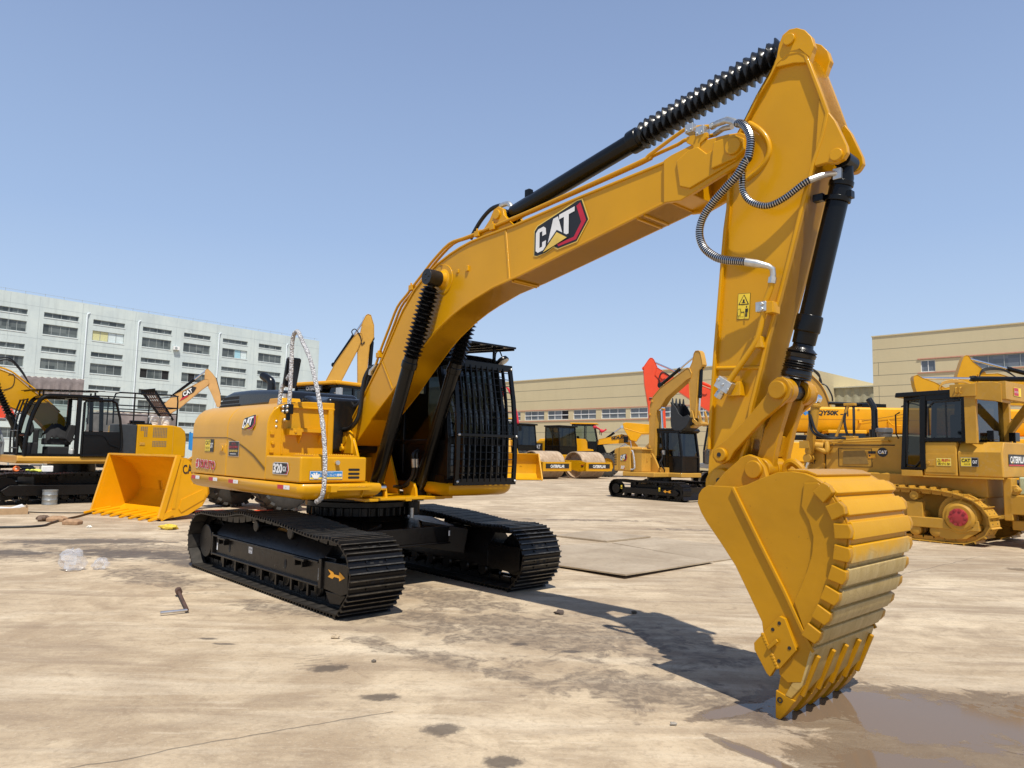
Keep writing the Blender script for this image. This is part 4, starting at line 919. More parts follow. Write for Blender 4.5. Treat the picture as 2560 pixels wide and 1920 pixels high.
# --- undercarriage
TRK = [(-1.60, .035), (1.60, .035), (1.90, .075), (2.06, .19), (2.125, .38), (2.09, .54), (1.97, .672), (1.78, .725), (1.50, .715), (1.25, .715), (.80, .757), (.38, .790), (-.05, .798), (-.43, .812), (-.65, .778), (-.93, .742), (-1.20, .728), (-1.47, .728), (-1.72, .725), (-1.92, .665), (-2.06, .53), (-2.10, .38), (-2.05, .19), (-1.88, .07)]
def closed_path(pts, k=8):
    n = len(pts); P = [Vector((p[0], p[1])) for p in pts]; out = []
    for i in range(n):
        a, b, c, d = P[i - 1], P[i], P[(i + 1) % n], P[(i + 2) % n]
        for j in range(k):
            t = j / k; out.append(.5 * ((2 * b) + (c - a) * t + (2 * a - 5 * b + 4 * c - d) * t * t + (3 * b - a - 3 * c + d) * t ** 3))
    return out
def track_frames(pts, pitch):
    P = closed_path(pts); n = len(P); L = [0]
    for i in range(n): L.append(L[-1] + (P[(i + 1) % n] - P[i]).length)
    N = round(L[-1] / pitch); st = L[-1] / N; out = []
    def at(t):
        t %= L[-1]; i = max(k for k in range(n) if L[k] <= t); return P[i].lerp(P[(i + 1) % n], (t - L[i]) / (L[i + 1] - L[i]))
    for k in range(N):
        a, b = at((k - .5) * st), at((k + .5) * st); out.append(((a + b) / 2, math.atan2(b.y - a.y, b.x - a.x)))
    return out, st
def shoe_mesh(W, st, h=.026):
    """triple-grouser shoe lying along +x, outer side towards -z"""
    mb = MB(); e = st / 2
    mb.box(-e * .98, e * .98, -W / 2, W / 2, 0, .012)
    for x, hh in ((-e * .86, h), (-e * .18, h * .92), (e * .52, h)):
        mb.prism([(x - .011, .001), (x - .006, -hh), (x + .007, -hh), (x + .013, .001)], -W / 2, W / 2)
    mb.mat(2)
    for x, hh in ((-e * .86, h), (-e * .18, h * .92), (e * .52, h)): mb.prism([(x - .0062, -hh + .0015), (x - .0055, -hh - .0012), (x + .0065, -hh - .0012), (x + .0074, -hh + .0015)], -W / 2 + .002, W / 2 - .002)
    mb.mat(3).box(-e * .9, e * .9, -W / 2 + .004, -.13, .012, .0135); mb.box(-e * .9, e * .9, .13, W / 2 - .004, .012, .0135); mb.mat(0)
    for s in (-1, 1):
        mb.prism([(-e * 1.02, .01), (-e * .8, .09), (e * .8, .09), (e * 1.02, .01)], s * .085 - .02, s * .085 + .02)
        for x in (-.045, .03): mb.cyl((x, s * .11, .0), (x, s * .11, -.012), .012, n=6)
    mb.mat(1)
    for s in (-1, 1): mb.box(e * .05, e * .30, s * .05 - .02, s * .05 + .02, -.0015, .0)
    return mb
fr, st = track_frames(TRK, .19)
proto = None
for yc in (-.985, 1.215):
    tr = bpy.data.objects.new('track', None); COL.objects.link(tr); tr.parent = MAIN
    for (p, a) in fr:
        if proto is None:
            proto = shoe_mesh(.615, st).build('track_shoe', ['trackblack', 'dark', 'grouser', 'trackdust'], tr, .003, 1); o = proto
        else:
            o = proto.copy(); COL.objects.link(o); o.parent = tr
        o.location = (p.x, yc, p.y); o.rotation_euler = (0, -a, 0)
    mb = MB()
    s = -1 if yc < 0 else 1
    # sprocket (rear) with motor cover, idler (front), rollers
    mb.cyl((-1.73, yc - .05, .385), (-1.73, yc + .05, .385), .26, n=30); mb.cyl((-1.74, yc, .36), (-1.74, yc + s * .20, .36), .21, n=36); sp = mb.build('sprocket', 'trackblack', tr, .008)
    mb = MB(); mb.cyl((1.75, yc - .09, .385), (1.75, yc + .09, .385), .235, n=36); mb.cyl((1.75, yc - .04, .385), (1.75, yc + .04, .385), .265, n=36); mb.cyl((1.75, yc - .16, .385), (1.75, yc + .16, .385), .08, n=20); mb.build('idler_wheel', 'trackblack', tr, .008)
    for i in range(8):
        x = -1.25 + .355 * i; mb = MB(); mb.lathe((x, yc - .15, .175), (0, 1, 0), [(0, .07), (.02, .085), (.09, .085), (.092, .065), (.21, .065), (.212, .085), (.28, .085), (.30, .07)], 20); mb.build('bottom_roller', 'trackblack', tr)
    for x in (-.40, .50): mb = MB(); mb.lathe((x, yc + s * .12, .66), (0, -s, 0), [(0, .062), (.01, .072), (.05, .072), (.06, .05), (.22, .05), (.23, .065), (.26, .065)], 20); mb.build('carrier_roller', 'trackblack', tr)
    yo = yc + s * .215; Y = lambda d: yo + s * d   # side frame, outer face near Y(0)
    def bx(mb, x0, x1, a, b, z0, z1): mb.box(x0, x1, min(Y(a), Y(b)), max(Y(a), Y(b)), z0, z1)
    mb = MB()
    for x0, x1 in ((-1.42, 1.40),): mb.prism([(yc - s * .20, .23), (yc - s * .20, .40), (yc - s * .08, .65), (yc + s * .05, .65), (Y(-.012), .47), (Y(-.012), .23)], x0, x1, 'x')
    mb.prism([(1.40, .49), (1.95, .505), (1.955, .24), (1.84, .20), (1.40, .225)], yc - s * .20, yc - s * .17); mb.box(1.40, 1.62, yc - .17, yc + .17, .25, .52)
    bx(mb, -1.43, 1.40, -.02, .03, .225, .247); bx(mb, -1.42, 1.38, -.02, .024, .452, .475)
    for x in (-1.05, 1.02): bx(mb, x - .12, x + .12, -.03, .055, .440, .468); bx(mb, x - .10, x - .08, -.03, .05, .38, .44); bx(mb, x + .06, x + .08, -.03, .05, .38, .44)
    bx(mb, 1.42, 1.475, -.08, .035, .22, .51); bx(mb, -1.44, -1.40, -.03, .022, .21, .50)
    mb.prism([(1.475, .49), (1.95, .505), (1.955, .24), (1.84, .20), (1.475, .225)], Y(-.05), Y(.012))
    mb.prism([(1.50, .20), (1.90, .21), (1.80, .11), (1.60, .09)], Y(-.06), Y(-.005))
    for i in range(7): bx(mb, -1.25 + .37 * i + .16, -1.25 + .37 * i + .20, -.03, .005, .10, .23)
    fo = mb.build('track_frame', 'trackblack', tr, .006)
    mb = MB()
    for x in (-.93, .60): mb.prism([(x - .022, .33), (x - .008, .30), (x + .014, .30), (x + .028, .33), (x + .028, .375), (x + .014, .40), (x - .008, .40), (x - .022, .375)], Y(-.014), Y(-.009))
    mb.build('frame_slot', 'dark', fo)
    if s < 0:
        decal('arrow_decal', tr, (1.58, Y(.012), .335), (.325, 0, 0), (0, 0, .088), [('arrow', [(0, .98), (.30, .82), (.38, .60), (.66, .62), (.68, 1.0), (1, .52), (.68, 0), (.67, .33), (.38, .34), (.28, .08), (0, .16), (.17, .56)])], .003)
        decal('paper_tag', tr, (-.36, Y(-.012), .355), (.105, 0, .0), (0, 0, .075), [('white', RECT), ('letterblack', ('t', 'SK46', .12, .45, .88, .8)), ('letterblack', rect(.2, .15, .7, .2))], .003)
        decal('paper_tag', tr, (-1.335, Y(-.012), .285), (.035, 0, 0), (0, 0, .09), [('white', RECT)], .003); decal('paper_tag', tr, (1.34, Y(-.012), .28), (.02, 0, 0), (0, 0, .12), [('white', RECT)], .003)
# car body
mb = MB()
mb.prism([(-.82, .50), (-.82, .69), (-.45, .76), (.55, .76), (1.02, .69), (1.02, .50)], -.55, .80)
for yi, s in ((-.75, -1), (1.0, 1)):
    for x in (-.72, .80):
        a = (x * .85, .12 + s * .35, .60); b = (x * 1.15, yi, .50); mb.obox(a, b, .42, .30)
mb.lathe((0, .06, .70), (0, 0, 1), [(0, .72), (.06, .66), (.10, .60), (.20, .60), (.20, .66), (.27, .66), (.27, .60), (.345, .60)], 40)
for k in range(36):
    a = 2 * math.pi * k / 36; mb.cyl((.63 * math.cos(a), .06 + .63 * math.sin(a), .80), (.63 * math.cos(a), .06 + .63 * math.sin(a), .92), .018, n=6)
mb.box(.98, 1.03, -.2, .85, .475, .50); mb.cyl((.55, .48, .80), (.55, .48, .97), .10, n=16)
mb.build('car_body', 'trackblack', MAIN, .012)
mb = MB(); mb.cyl((.72, .36, .78), (.72, .36, .90), .025, n=10); mb.cyl((.75, .46, .98), (.75, .46, 1.035), .045, n=14); mb.build('swivel_fitting', 'zinc', MAIN)
decal('paper_tag', MAIN, (1.022, .70, .57), (0, .06, 0), (0, 0, .06), [('white', RECT), ('letterblack', ('t', '51', .2, .3, .8, .8))], .003)
# ---------------------------------------------------------------- buildings
def wall_material(name, c, c2, streak=.35, scale=.25, bump=.1):
    g = G(name); P = g.n('ShaderNodeTexCoord').outputs['Object']
    st = g.n('ShaderNodeMapping', {'Vector': P, 'Scale': (1.6, 1.6, .22)}, vector_type='POINT').outputs[0]
    col = g.mix(g.ramp(g.noise(scale, 5, .62, P), (.35, (0, 0, 0)), (.66, (1, 1, 1))), (*c, 1), (*c2, 1))
    col = g.mix(g.math('MULTIPLY', g.ramp(g.noise(1, 6, .68, st), (.48, (0, 0, 0)), (.72, (1, 1, 1))), streak), col, (*v3(c, .62), 1))
    col = g.mix(g.math('MULTIPLY', g.ramp(g.noise(3.5, 5, .7, P), (.55, (0, 0, 0)), (.7, (1, 1, 1))), streak * .6), col, (*v3(c2, 1.12), 1))
    g.set(Base_Color=col, Roughness=.9); g.bump(g.noise(6, 5, .6, P), bump, .05)
    return g.m
M['greywall'] = wall_material('weathered_grey_render', (.50, .57, .575), (.60, .665, .64))
M['tanwall'] = wall_material('tan_render', (.55, .465, .285), (.59, .505, .315), .10, .12, .05)
M['tanwall2'] = wall_material('tan_render_streakier', (.55, .465, .285), (.59, .505, .315), .12, .15, .05)  # same tan tones as the wall, slightly stronger streaks
M['joint'] = plain('joint_line', (.22, .20, .15), .9)
M['redline'] = plain('faded_red_trim', (.50, .24, .17), .8)
M['metalwall'] = plain('corrugated_metal', (.40, .38, .27), .6, .1, .15, 2)
M['roofsheet'] = plain('pale_roof_sheet', (.55, .53, .42), .6, .1, .1, 1)
M['greypipe'] = plain('grey_pipe', (.58, .63, .66), .6)
M['frame'] = plain('window_frame', (.30, .33, .33), .6)
M['wframe'] = plain('white_window_frame', (.70, .71, .70), .5)
def pane_material(name, a, b, rough=.12):
    g = G(name); P = g.n('ShaderNodeTexCoord').outputs['Object']
    sn = g.n('ShaderNodeVectorMath', {0: P, 1: (.92, 10, 1.3)}, operation='SNAP').outputs[0]
    wn = g.n('ShaderNodeTexWhiteNoise', {'Vector': sn}).outputs['Value']
    g.set(Base_Color=g.mix(wn, (*a, 1), (*b, 1)), Roughness=rough); g.b.inputs['Specular IOR Level'].default_value = .6
    return g.m
M['pane'] = pane_material('dusty_window_pane', (.045, .055, .055), (.14, .16, .155), .3)
M['pane2'] = pane_material('factory_window_pane', (.10, .12, .14), (.17, .19, .22), .15)
M['paleblind'] = plain('pale_window_film', (.62, .70, .70), .5); M['yellowblind'] = plain('yellow_window_film', (.60, .58, .30), .6)
M['blueblind'] = plain('blue_window_film', (.35, .58, .66), .5)

def window(parent, x0, x1, z0, z1, n=4, split=False, mats=('frame', 'pane'), depth=.18, opn=(), films=None, sill=False):
    """recessed window in the wall plane y = 0 (outside is -y)"""
    mb = MB(); w = x1 - x0; f = .05
    for i in range(n + 1):
        x = x0 + w * i / n; mb.box(x - f / 2 if 0 < i < n else (x if i == 0 else x - f), x + f / 2 if 0 < i < n else (x + f if i == 0 else x), depth - .06, depth, z0, z1)
    mb.box(x0, x1, depth - .055, depth - .003, z0, z0 + f); mb.box(x0, x1, depth - .055, depth - .003, z1 - f, z1)
    if split: mb.box(x0, x1, depth - .075, depth - .002, (z0 + z1) / 2 - .04, (z0 + z1) / 2 + .04)
    o = mb.build('window', mats[0], parent)
    mb = MB(); ms = [mats[1]]
    for i in range(n):
        k = (films or {}).get(i, 'dark' if i in opn else mats[1])
        if k not in ms: ms.append(k)
        mb.mat(ms.index(k)).add([(x0 + w * i / n, depth - .02, z0), (x0 + w * (i + 1) / n, depth - .02, z0), (x0 + w * (i + 1) / n, depth - .02, z1), (x0 + w * i / n, depth - .02, z1)], [(0, 1, 2, 3)])
    mb.build('pane', ms, o, weld=False)
    if sill: MB().box(x0 - .03, x1 + .03, -.05, .02, z0 - .09, z0 - .02).build('sill', 'sill', o)
    return o
def wall_with_holes(mb, x0, x1, z0, z1, holes, thick=.3):
    """front wall sheet y = 0 with rectangular reveals"""
    xs = sorted({x0, x1, *[h[0] for h in holes], *[h[1] for h in holes]}); zs = sorted({z0, z1, *[h[2] for h in holes], *[h[3] for h in holes]})
    def inh(x, z): return any(h[0] < x < h[1] and h[2] < z < h[3] for h in holes)
    for a, b in zip(xs, xs[1:]):
        for c, d in zip(zs, zs[1:]):
            if not inh((a + b) / 2, (c + d) / 2): mb.add([(a, 0, c), (b, 0, c), (b, 0, d), (a, 0, d)], [(0, 1, 2, 3)])
    for a, b, c, d in holes:
        t = thick
        mb.add([(a, 0, c), (b, 0, c), (b, t, c), (a, t, c)], [(0, 1, 2, 3)]); mb.add([(a, 0, d), (b, 0, d), (b, t, d), (a, t, d)], [(0, 1, 2, 3)])
        mb.add([(a, 0, c), (a, 0, d), (a, t, d), (a, t, c)], [(0, 1, 2, 3)]); mb.add([(b, 0, c), (b, 0, d), (b, t, d), (b, t, c)], [(0, 1, 2, 3)])
def facing(az): return R_(90 - az)      # local +x points along azimuth az, local -y is the side that faces the camera

# grey five-storey block at the left
GB = thing('office_building', 'weathered grey block with rows of dark strip windows behind the machines at left', 'building', (-48.05, 88.0, 0), facing(38.24))
cols = [(-19.6, -15.9), (-14.2, -10.53), (-8.9, -5.25), (-3.66, 0.0), (2.17, 5.88), (7.5, 11.22), (13.0, 16.79), (18.55, 22.35)]
fl = [(13.91, 15.11, 15.88, 16.45), (9.96, 11.16, 11.95, 12.53), (6.01, 7.16, 8.01, 8.56), (2.06, 3.2, 4.05, 4.62)]
holes = [(a, b, z0, z1) for a, b in cols for f in fl for z0, z1 in ((f[0], f[1]), (f[2], f[3]))]
mb = MB(); wall_with_holes(mb, -45, 29.0, 0, 18.2, holes)
mb.add([(29, 0, 0), (29, 26, 0), (29, 26, 18.2), (29, 0, 18.2)], [(0, 1, 2, 3)]); mb.add([(-45, 0, 18.2), (29, 0, 18.2), (29, 26, 18.2), (-45, 26, 18.2)], [(0, 1, 2, 3)]); mb.add([(-45, 26, 0), (29, 26, 0), (29, 26, 18.2), (-45, 26, 18.2)], [(0, 1, 2, 3)]); mb.add([(-45, 0, 0), (-45, 26, 0), (-45, 26, 18.2), (-45, 0, 18.2)], [(0, 1, 2, 3)])
mb.build('wall', 'greywall', GB, weld=False)
M['sill'] = plain('pale_sill', (.66, .70, .70), .8)
mb = MB()
for z in (16.95, 13.3, 9.35, 5.4): mb.box(-44.9, 28.98, -.004, .01, z, z + .035)
for x in (-12.3, -9.4, -4.9, 1.2, 6.45, 12.1, 17.8, 22.9): mb.box(x, x + .03, -.0045, .01, 0, 18.1)
mb.build('render_joint', plain('grey_joint', (.36, .41, .42), .9), GB)
for j, f in enumerate(fl):
    for i, (a, b) in enumerate(cols):
        films = {0: 'yellowblind', 1: 'yellowblind', 2: 'paleblind', 3: 'paleblind'} if (i, j) == (3, 0) else ({2: 'blueblind', 3: 'paleblind'} if (i, j) == (6, 0) else None)
        opn = (0, 3) if (i, j) == (4, 1) else ((1,) if (i, j) == (5, 1) else ())
        window(GB, a, b, f[0], f[1], 4, opn=opn, films=films, sill=True); window(GB, a, b, f[2], f[3], 4, sill=True)
for x, z in ((-4.43, 17.0), (1.53, 17.0), (12.35, 17.0), (23.1, 16.9)):
    mb = MB(); mb.tube([(x, -.14, .2), (x, -.14, z - .15), (x + .1, -.12, z), (x + .35, .05, z + .1)], .085, 10); mb.build('drainpipe', 'greypipe', GB)
mb = MB()
for k in range(38): mb.cyl((-44 + 1.95 * k, .12, 18.2), (-44 + 1.95 * k, .12, 18.55), .02, n=5)
mb.tube([(-44.5, .12, 18.5), (28.8, .12, 18.5)], .015, 5); mb.build('roof_wire', 'frame', GB)
ac = thing('ac_unit', 'white air conditioner box fixed on the grey wall between two upper windows', 'air conditioner'); ac.matrix_world = Matrix.Translation(GB.location) @ Matrix.Rotation(GB.rotation_euler.z, 4, 'Z')
mb = MB(); mb.box(6.1, 6.85, -.42, -.08, 13.95, 14.42); mb.build('casing', 'white', ac, .03); mb = MB(); mb.cyl((6.36, -.425, 14.18), (6.36, -.44, 14.18), .18, n=18); mb.box(6.2, 6.25, -.38, 0, 13.88, 13.95); mb.box(6.7, 6.75, -.38, 0, 13.88, 13.95); mb.build('fan_grille', 'frame', ac)

# long tan factory hall in the middle
FH = thing('factory_hall', 'long low tan factory hall with a band of windows behind the road rollers', 'building', (8.461, 72.0, 0), facing(134.8))
wn = [(-15.5, -12.6), (-11.9, -10.5), (-9.86, -6.97), (-6.48, -3.58), (-2.92, .02), (.70, 3.66), (4.17, 7.1), (7.6, 10.5), (11.0, 13.9), (14.5, 17.4)]
holes = [(a, b, 5.09, 6.07) for a, b in wn]
mb = MB(); wall_with_holes(mb, -40, 19, 0, 9.48, holes); mb.add([(-40, 0, 9.48), (19, 0, 9.48), (19, 40, 9.48), (-40, 40, 9.48)], [(0, 1, 2, 3)]); mb.add([(19, 0, 0), (19, 40, 0), (19, 40, 9.48), (19, 0, 9.48)], [(0, 1, 2, 3)])
mb.build('wall', 'tanwall', FH, weld=False)
mb = MB()
for z in (8.30, 7.14, 3.74, 2.5): mb.box(-39.9, 18.9, -.005, .01, z, z + .04)
mb.build('panel_joint', 'joint', FH)
mb = MB(); mb.box(-39.9, 18.9, -.06, .0, 6.10, 6.17); mb.box(-39.9, 18.9, -.06, 0, 4.93, 5.0); mb.build('trim_line', 'redline', FH)
mb = MB(); mb.box(-40, 19.02, -.08, .3, 9.44, 9.54); mb.build('roof_edge', 'tanwall2', FH)
for i, (a, b) in enumerate(wn): window(FH, a, b, 5.09, 6.07, 3, True, ('wframe', 'pane2'), .12, opn=(2,) if i == 3 else ())

# taller tan building at the right edge
TB = thing('factory_building', 'tall flat-roofed tan building with two upper windows behind the bulldozer cab', 'building', (29.313, 58.0, 0), facing(134.9))
holes = [(3.51, 4.52, 8.44, 9.36), (6.99, 11.9, 8.45, 9.40)]
mb = MB(); wall_with_holes(mb, 0, 30, 0, 11.57, holes); mb.add([(0, 0, 11.57), (30, 0, 11.57), (30, 30, 11.57), (0, 30, 11.57)], [(0, 1, 2, 3)]); mb.add([(0, 0, 0), (0, 30, 0), (0, 30, 11.57), (0, 0, 11.57)], [(0, 1, 2, 3)])
mb.build('wall', 'tanwall', TB, weld=False)
mb = MB()
for z in (10.46, 9.39, 8.36, 7.5, 6.65, 5.6, 4.5): mb.box(.02, 29.9, -.005, .01, z, z + .035)
mb.box(.42, .45, -.006, .01, 8.4, 9.39); mb.box(.42, .45, -.006, .01, 0, 7.5)
mb.build('panel_joint', 'joint', TB)
mb = MB(); mb.box(3.3, 29.9, -.07, 0, 9.42, 9.50); mb.box(3.3, 29.9, -.07, 0, 8.34, 8.41); mb.build('trim_line', 'redline', TB)
mb = MB(); mb.box(-.05, 30, -.06, .3, 11.53, 11.62); mb.build('roof_edge', 'tanwall2', TB)
w1 = window(TB, 3.51, 4.52, 8.44, 9.36, 2, False, ('wframe', 'pane2'), .12); window(TB, 6.99, 11.9, 8.45, 9.40, 5, False, ('frame', 'pane2'), .14)
mb = MB()
for k in range(9): mb.obox((3.55, .13, 8.50 + .075 * k), (4.48, .13, 8.50 + .075 * k), .05, .03, (0, .7, .7))
mb.build('blind', plain('grey_blind', (.42, .42, .40), .7), w1)
# corrugated shed between the two tan buildings
CS = thing('metal_shed', 'ribbed metal lean-to shed in front of the gap between the tan buildings', 'shed', (31.089, 66.0, 0), facing(134.9))
mb = MB(); n = 120; vs = []
for i in range(n + 1):
    x = -12 + 22 * i / n
    y = -.06 if i % 4 in (0, 1) else 0
    vs += [(x, y, 6.75), (x, y, 8.16)]
mb.add(vs, [(2 * i, 2 * i + 2, 2 * i + 3, 2 * i + 1) for i in range(n)]); mb.build('wall', 'metalwall', CS, ang=20)
mb = MB(); mb.box(-12, 10, .05, 14, 0, 6.7); mb.build('inner_wall', 'dark', CS); mb = MB(); mb.add([(-12.2, -.25, 8.14), (10, -.25, 8.14), (10, 14, 9.2), (-12.2, 14, 9.2), (-12.2, -.25, 8.24), (10, -.25, 8.24), (10, 14, 9.3), (-12.2, 14, 9.3)], [(0, 1, 2, 3), (4, 5, 6, 7), (0, 1, 5, 4), (1, 2, 6, 5), (2, 3, 7, 6), (3, 0, 4, 7)]); mb.build('roof', 'roofsheet', CS)
GR = thing('gable_shed', 'pale pitched shed roof rising behind the ribbed metal shed', 'shed', (34.5, 78.0, 0), facing(134.9))
mb = MB(); mb.prism([(-10, 0), (-10, 9.2), (-3.2, 10.9), (6, 8.6), (6, 0)], 0, 25); mb.build('roof', 'roofsheet', GR)
# cloth canopies in front of the grey block
def canopy(label, pos, az, L, D, z0, z1, sag, seed):
    t = thing('canopy', label, 'canopy', pos, facing(az), 'cloth canopies before the grey building'); rnd = random.Random(seed); n = 36; m = 8; vs = []
    for i in range(n + 1):
        for j in range(m + 1):
            x = -L / 2 + L * i / n; k = (i * 5 / n) % 1; sg = sag * 4 * k * (1 - k)
            z = z1 - (z1 - z0) * j / m - sg * (j / m) ** .6 * .6 + .05 * math.sin(i * 1.9 + j); y = -D * (j / m) ** .5 + .22 * math.sin(i * 1.3) * (j / m)
            vs.append((x, y, z))
    mb = MB().add(vs, [(i * (m + 1) + j, (i + 1) * (m + 1) + j, (i + 1) * (m + 1) + j + 1, i * (m + 1) + j + 1) for i in range(n) for j in range(m)])
    mb.build('cloth', plain('grey_brown_tarp', (.15, .122, .115), .85, 0, .3, 1.5, .2, 8), t, ang=180)
    mb = MB(); mb.add([(-L / 2, .02, z1), (L / 2, .02, z1), (L / 2, 3, z1 + .25), (-L / 2, 3, z1 + .25)], [(0, 1, 2, 3)]); mb.build('cloth_top', plain('tan_tarp', (.52, .42, .32), .85), t)
    for x in (-L / 2 + .1, 0, L / 2 - .1):
        mb = MB(); mb.cyl((x, .05, 0), (x, .05, z1), .05, n=8); mb.build('pole', 'frame', t)
canopy('high grey-brown tarp canopy above the cab of the left excavator', (-31.0, 48, 0), 60, 4.0, 1.0, 4.9, 5.95, .5, 1)
canopy('low grey tarp canopy hung between poles behind the white pails', (-26.3, 50, 0), 60, 5.5, .8, 1.9, 3.75, .5, 2)
# ---------------------------------------------------------------- helpers for the other machines
def heading(az): return R_(90 - az)
def tyre(parent, x, y, r, w, name='wheel', rim='yellow', lugs=22):
    o = bpy.data.objects.new(name, None); COL.objects.link(o); o.parent = parent; o.location = (x, y, r)
    mb = MB(); s = 1 if y > 0 else -1
    mb.lathe((0, -w / 2, 0), (0, 1, 0), [(0, r * .55), (.01, r * .80), (w * .12, r * .93), (w * .25, r * .955), (w * .75, r * .955), (w * .88, r * .93), (w - .01, r * .80), (w, r * .55)], 36, False)
    for k in range(lugs):
        for h in (-1, 1):
            a = 2 * math.pi * (k + (.5 if h > 0 else 0)) / lugs; c, q = math.cos(a), math.sin(a); a2 = a + .16; c2, q2 = math.cos(a2), math.sin(a2)
            mb.obox((r * .965 * c, h * .03, r * .965 * q), (r * .955 * c2, h * w * .46, r * .955 * q2), r * .13, r * .08, (c, 0, q))
    mb.build('tyre', 'tyre', o)
    mb = MB(); mb.lathe((0, s * w * .32, 0), (0, -s, 0), [(0, r * .57), (.03, r * .55), (.12, r * .50), (.13, r * .25), (.02, r * .22), (-.02, r * .16)], 28); mb.build('rim', rim, o)
    return o
def crawler(parent, x0, x1, yc, W, H, mat='trackblack', pitch=.17, plates='trackblack', h=.022, rollers=5, name='track', sag=.03):
    r = H / 2; o = bpy.data.objects.new(name, None); COL.objects.link(o); o.parent = parent
    pts = [(x0 + r, 0.012), ((x0 + x1) / 2, .012), (x1 - r, .012), (x1 - r * .3, r * .3), (x1, r), (x1 - r * .3, H - r * .3), (x1 - r, H), ((x0 + x1) / 2 + (x1 - x0) * .2, H - sag), ((x0 + x1) / 2, H + sag * .4), ((x0 + x1) / 2 - (x1 - x0) * .2, H - sag), (x0 + r, H), (x0 + r * .3, H - r * .3), (x0, r), (x0 + r * .3, r * .3)]
    fr, st = track_frames(pts, pitch); mb = MB()
    for p, a in fr:
        c, q = math.cos(a), math.sin(a)
        def T(x, z): return (p.x + x * c - z * q, p.y + x * q + z * c)
        mb.prism([T(-st * .48, 0), T(st * .48, 0), T(st * .48, .014), T(-st * .48, .014)], yc - W / 2, yc + W / 2)
        for gx_ in ((-.3, .12) if h < .03 else (-.40,)): mb.prism([T(st * gx_ - .01, 0), T(st * gx_ - .005, -h), T(st * gx_ + .008, -h), T(st * gx_ + .013, 0)], yc - W / 2, yc + W / 2)
        mb.prism([T(-st * .5, .012), T(-st * .35, .085), T(st * .35, .085), T(st * .5, .012)], yc - .10, yc + .10)
    mb.build('track_chain', mat, o, ang=30)
    s = 1 if yc > 0 else -1
    mb = MB(); mb.prism([(x0 + r * 2.0, H * .60), (x1 - r * 1.2, H * .62), (x1 - r * .7, H * .45), (x1 - r * 1.0, H * .28), (x0 + r * 2.0, H * .28)], yc - W * .25, yc + s * W * .36 if s > 0 else yc + W * .25)
    mb.prism([(x0 + r * 2.0, H * .60), (x1 - r * 1.2, H * .62), (x1 - r * .7, H * .45), (x1 - r * 1.0, H * .28), (x0 + r * 2.0, H * .28)], yc + s * W * .2, yc + s * W * .40)
    mb.build('track_frame', plates, o, .01)
    mb = MB(); mb.cyl((x0 + r, yc - .04, r), (x0 + r, yc + .04, r), r * .80, n=28); mb.cyl((x0 + r, yc, r), (x0 + r, yc + s * W * .42, r), r * .55, n=28); mb.build('sprocket', plates, o, .008)
    mb = MB(); mb.cyl((x1 - r, yc - .10, r), (x1 - r, yc + .10, r), r * .74, n=28); mb.build('idler_wheel', plates, o, .008)
    for i in range(rollers):
        x = x0 + r * 2 + (x1 - x0 - r * 3.9) * (i + .2) / max(1, rollers - .6); mb = MB(); mb.lathe((x, yc - W * .3, H * .22), (0, 1, 0), [(0, H * .09), (.02, H * .12), (W * .2, H * .12), (W * .21, H * .09), (W * .39, H * .09), (W * .40, H * .12), (W * .58, H * .12), (W * .6, H * .09)], 16); mb.build('bottom_roller', plates, o)
    for i in (0, 1):
        x = x0 + (x1 - x0) * (.36 + .28 * i); mb = MB(); mb.cyl((x, yc - W * .1, H * .84), (x, yc + s * W * .36, H * .84), H * .08, n=14); mb.build('carrier_roller', plates, o)
    return o
def beam(parent, name, poly, hw, mat, bevel=.012, lip=.02, y=0):
    mb = MB(); mb.prism(poly, y - hw, y + hw)
    if lip: mb.ribbon(poly, lip, y - hw - lip * .8, y + hw + lip * .8, closed=True)
    return mb.build(name, mat, parent, bevel)
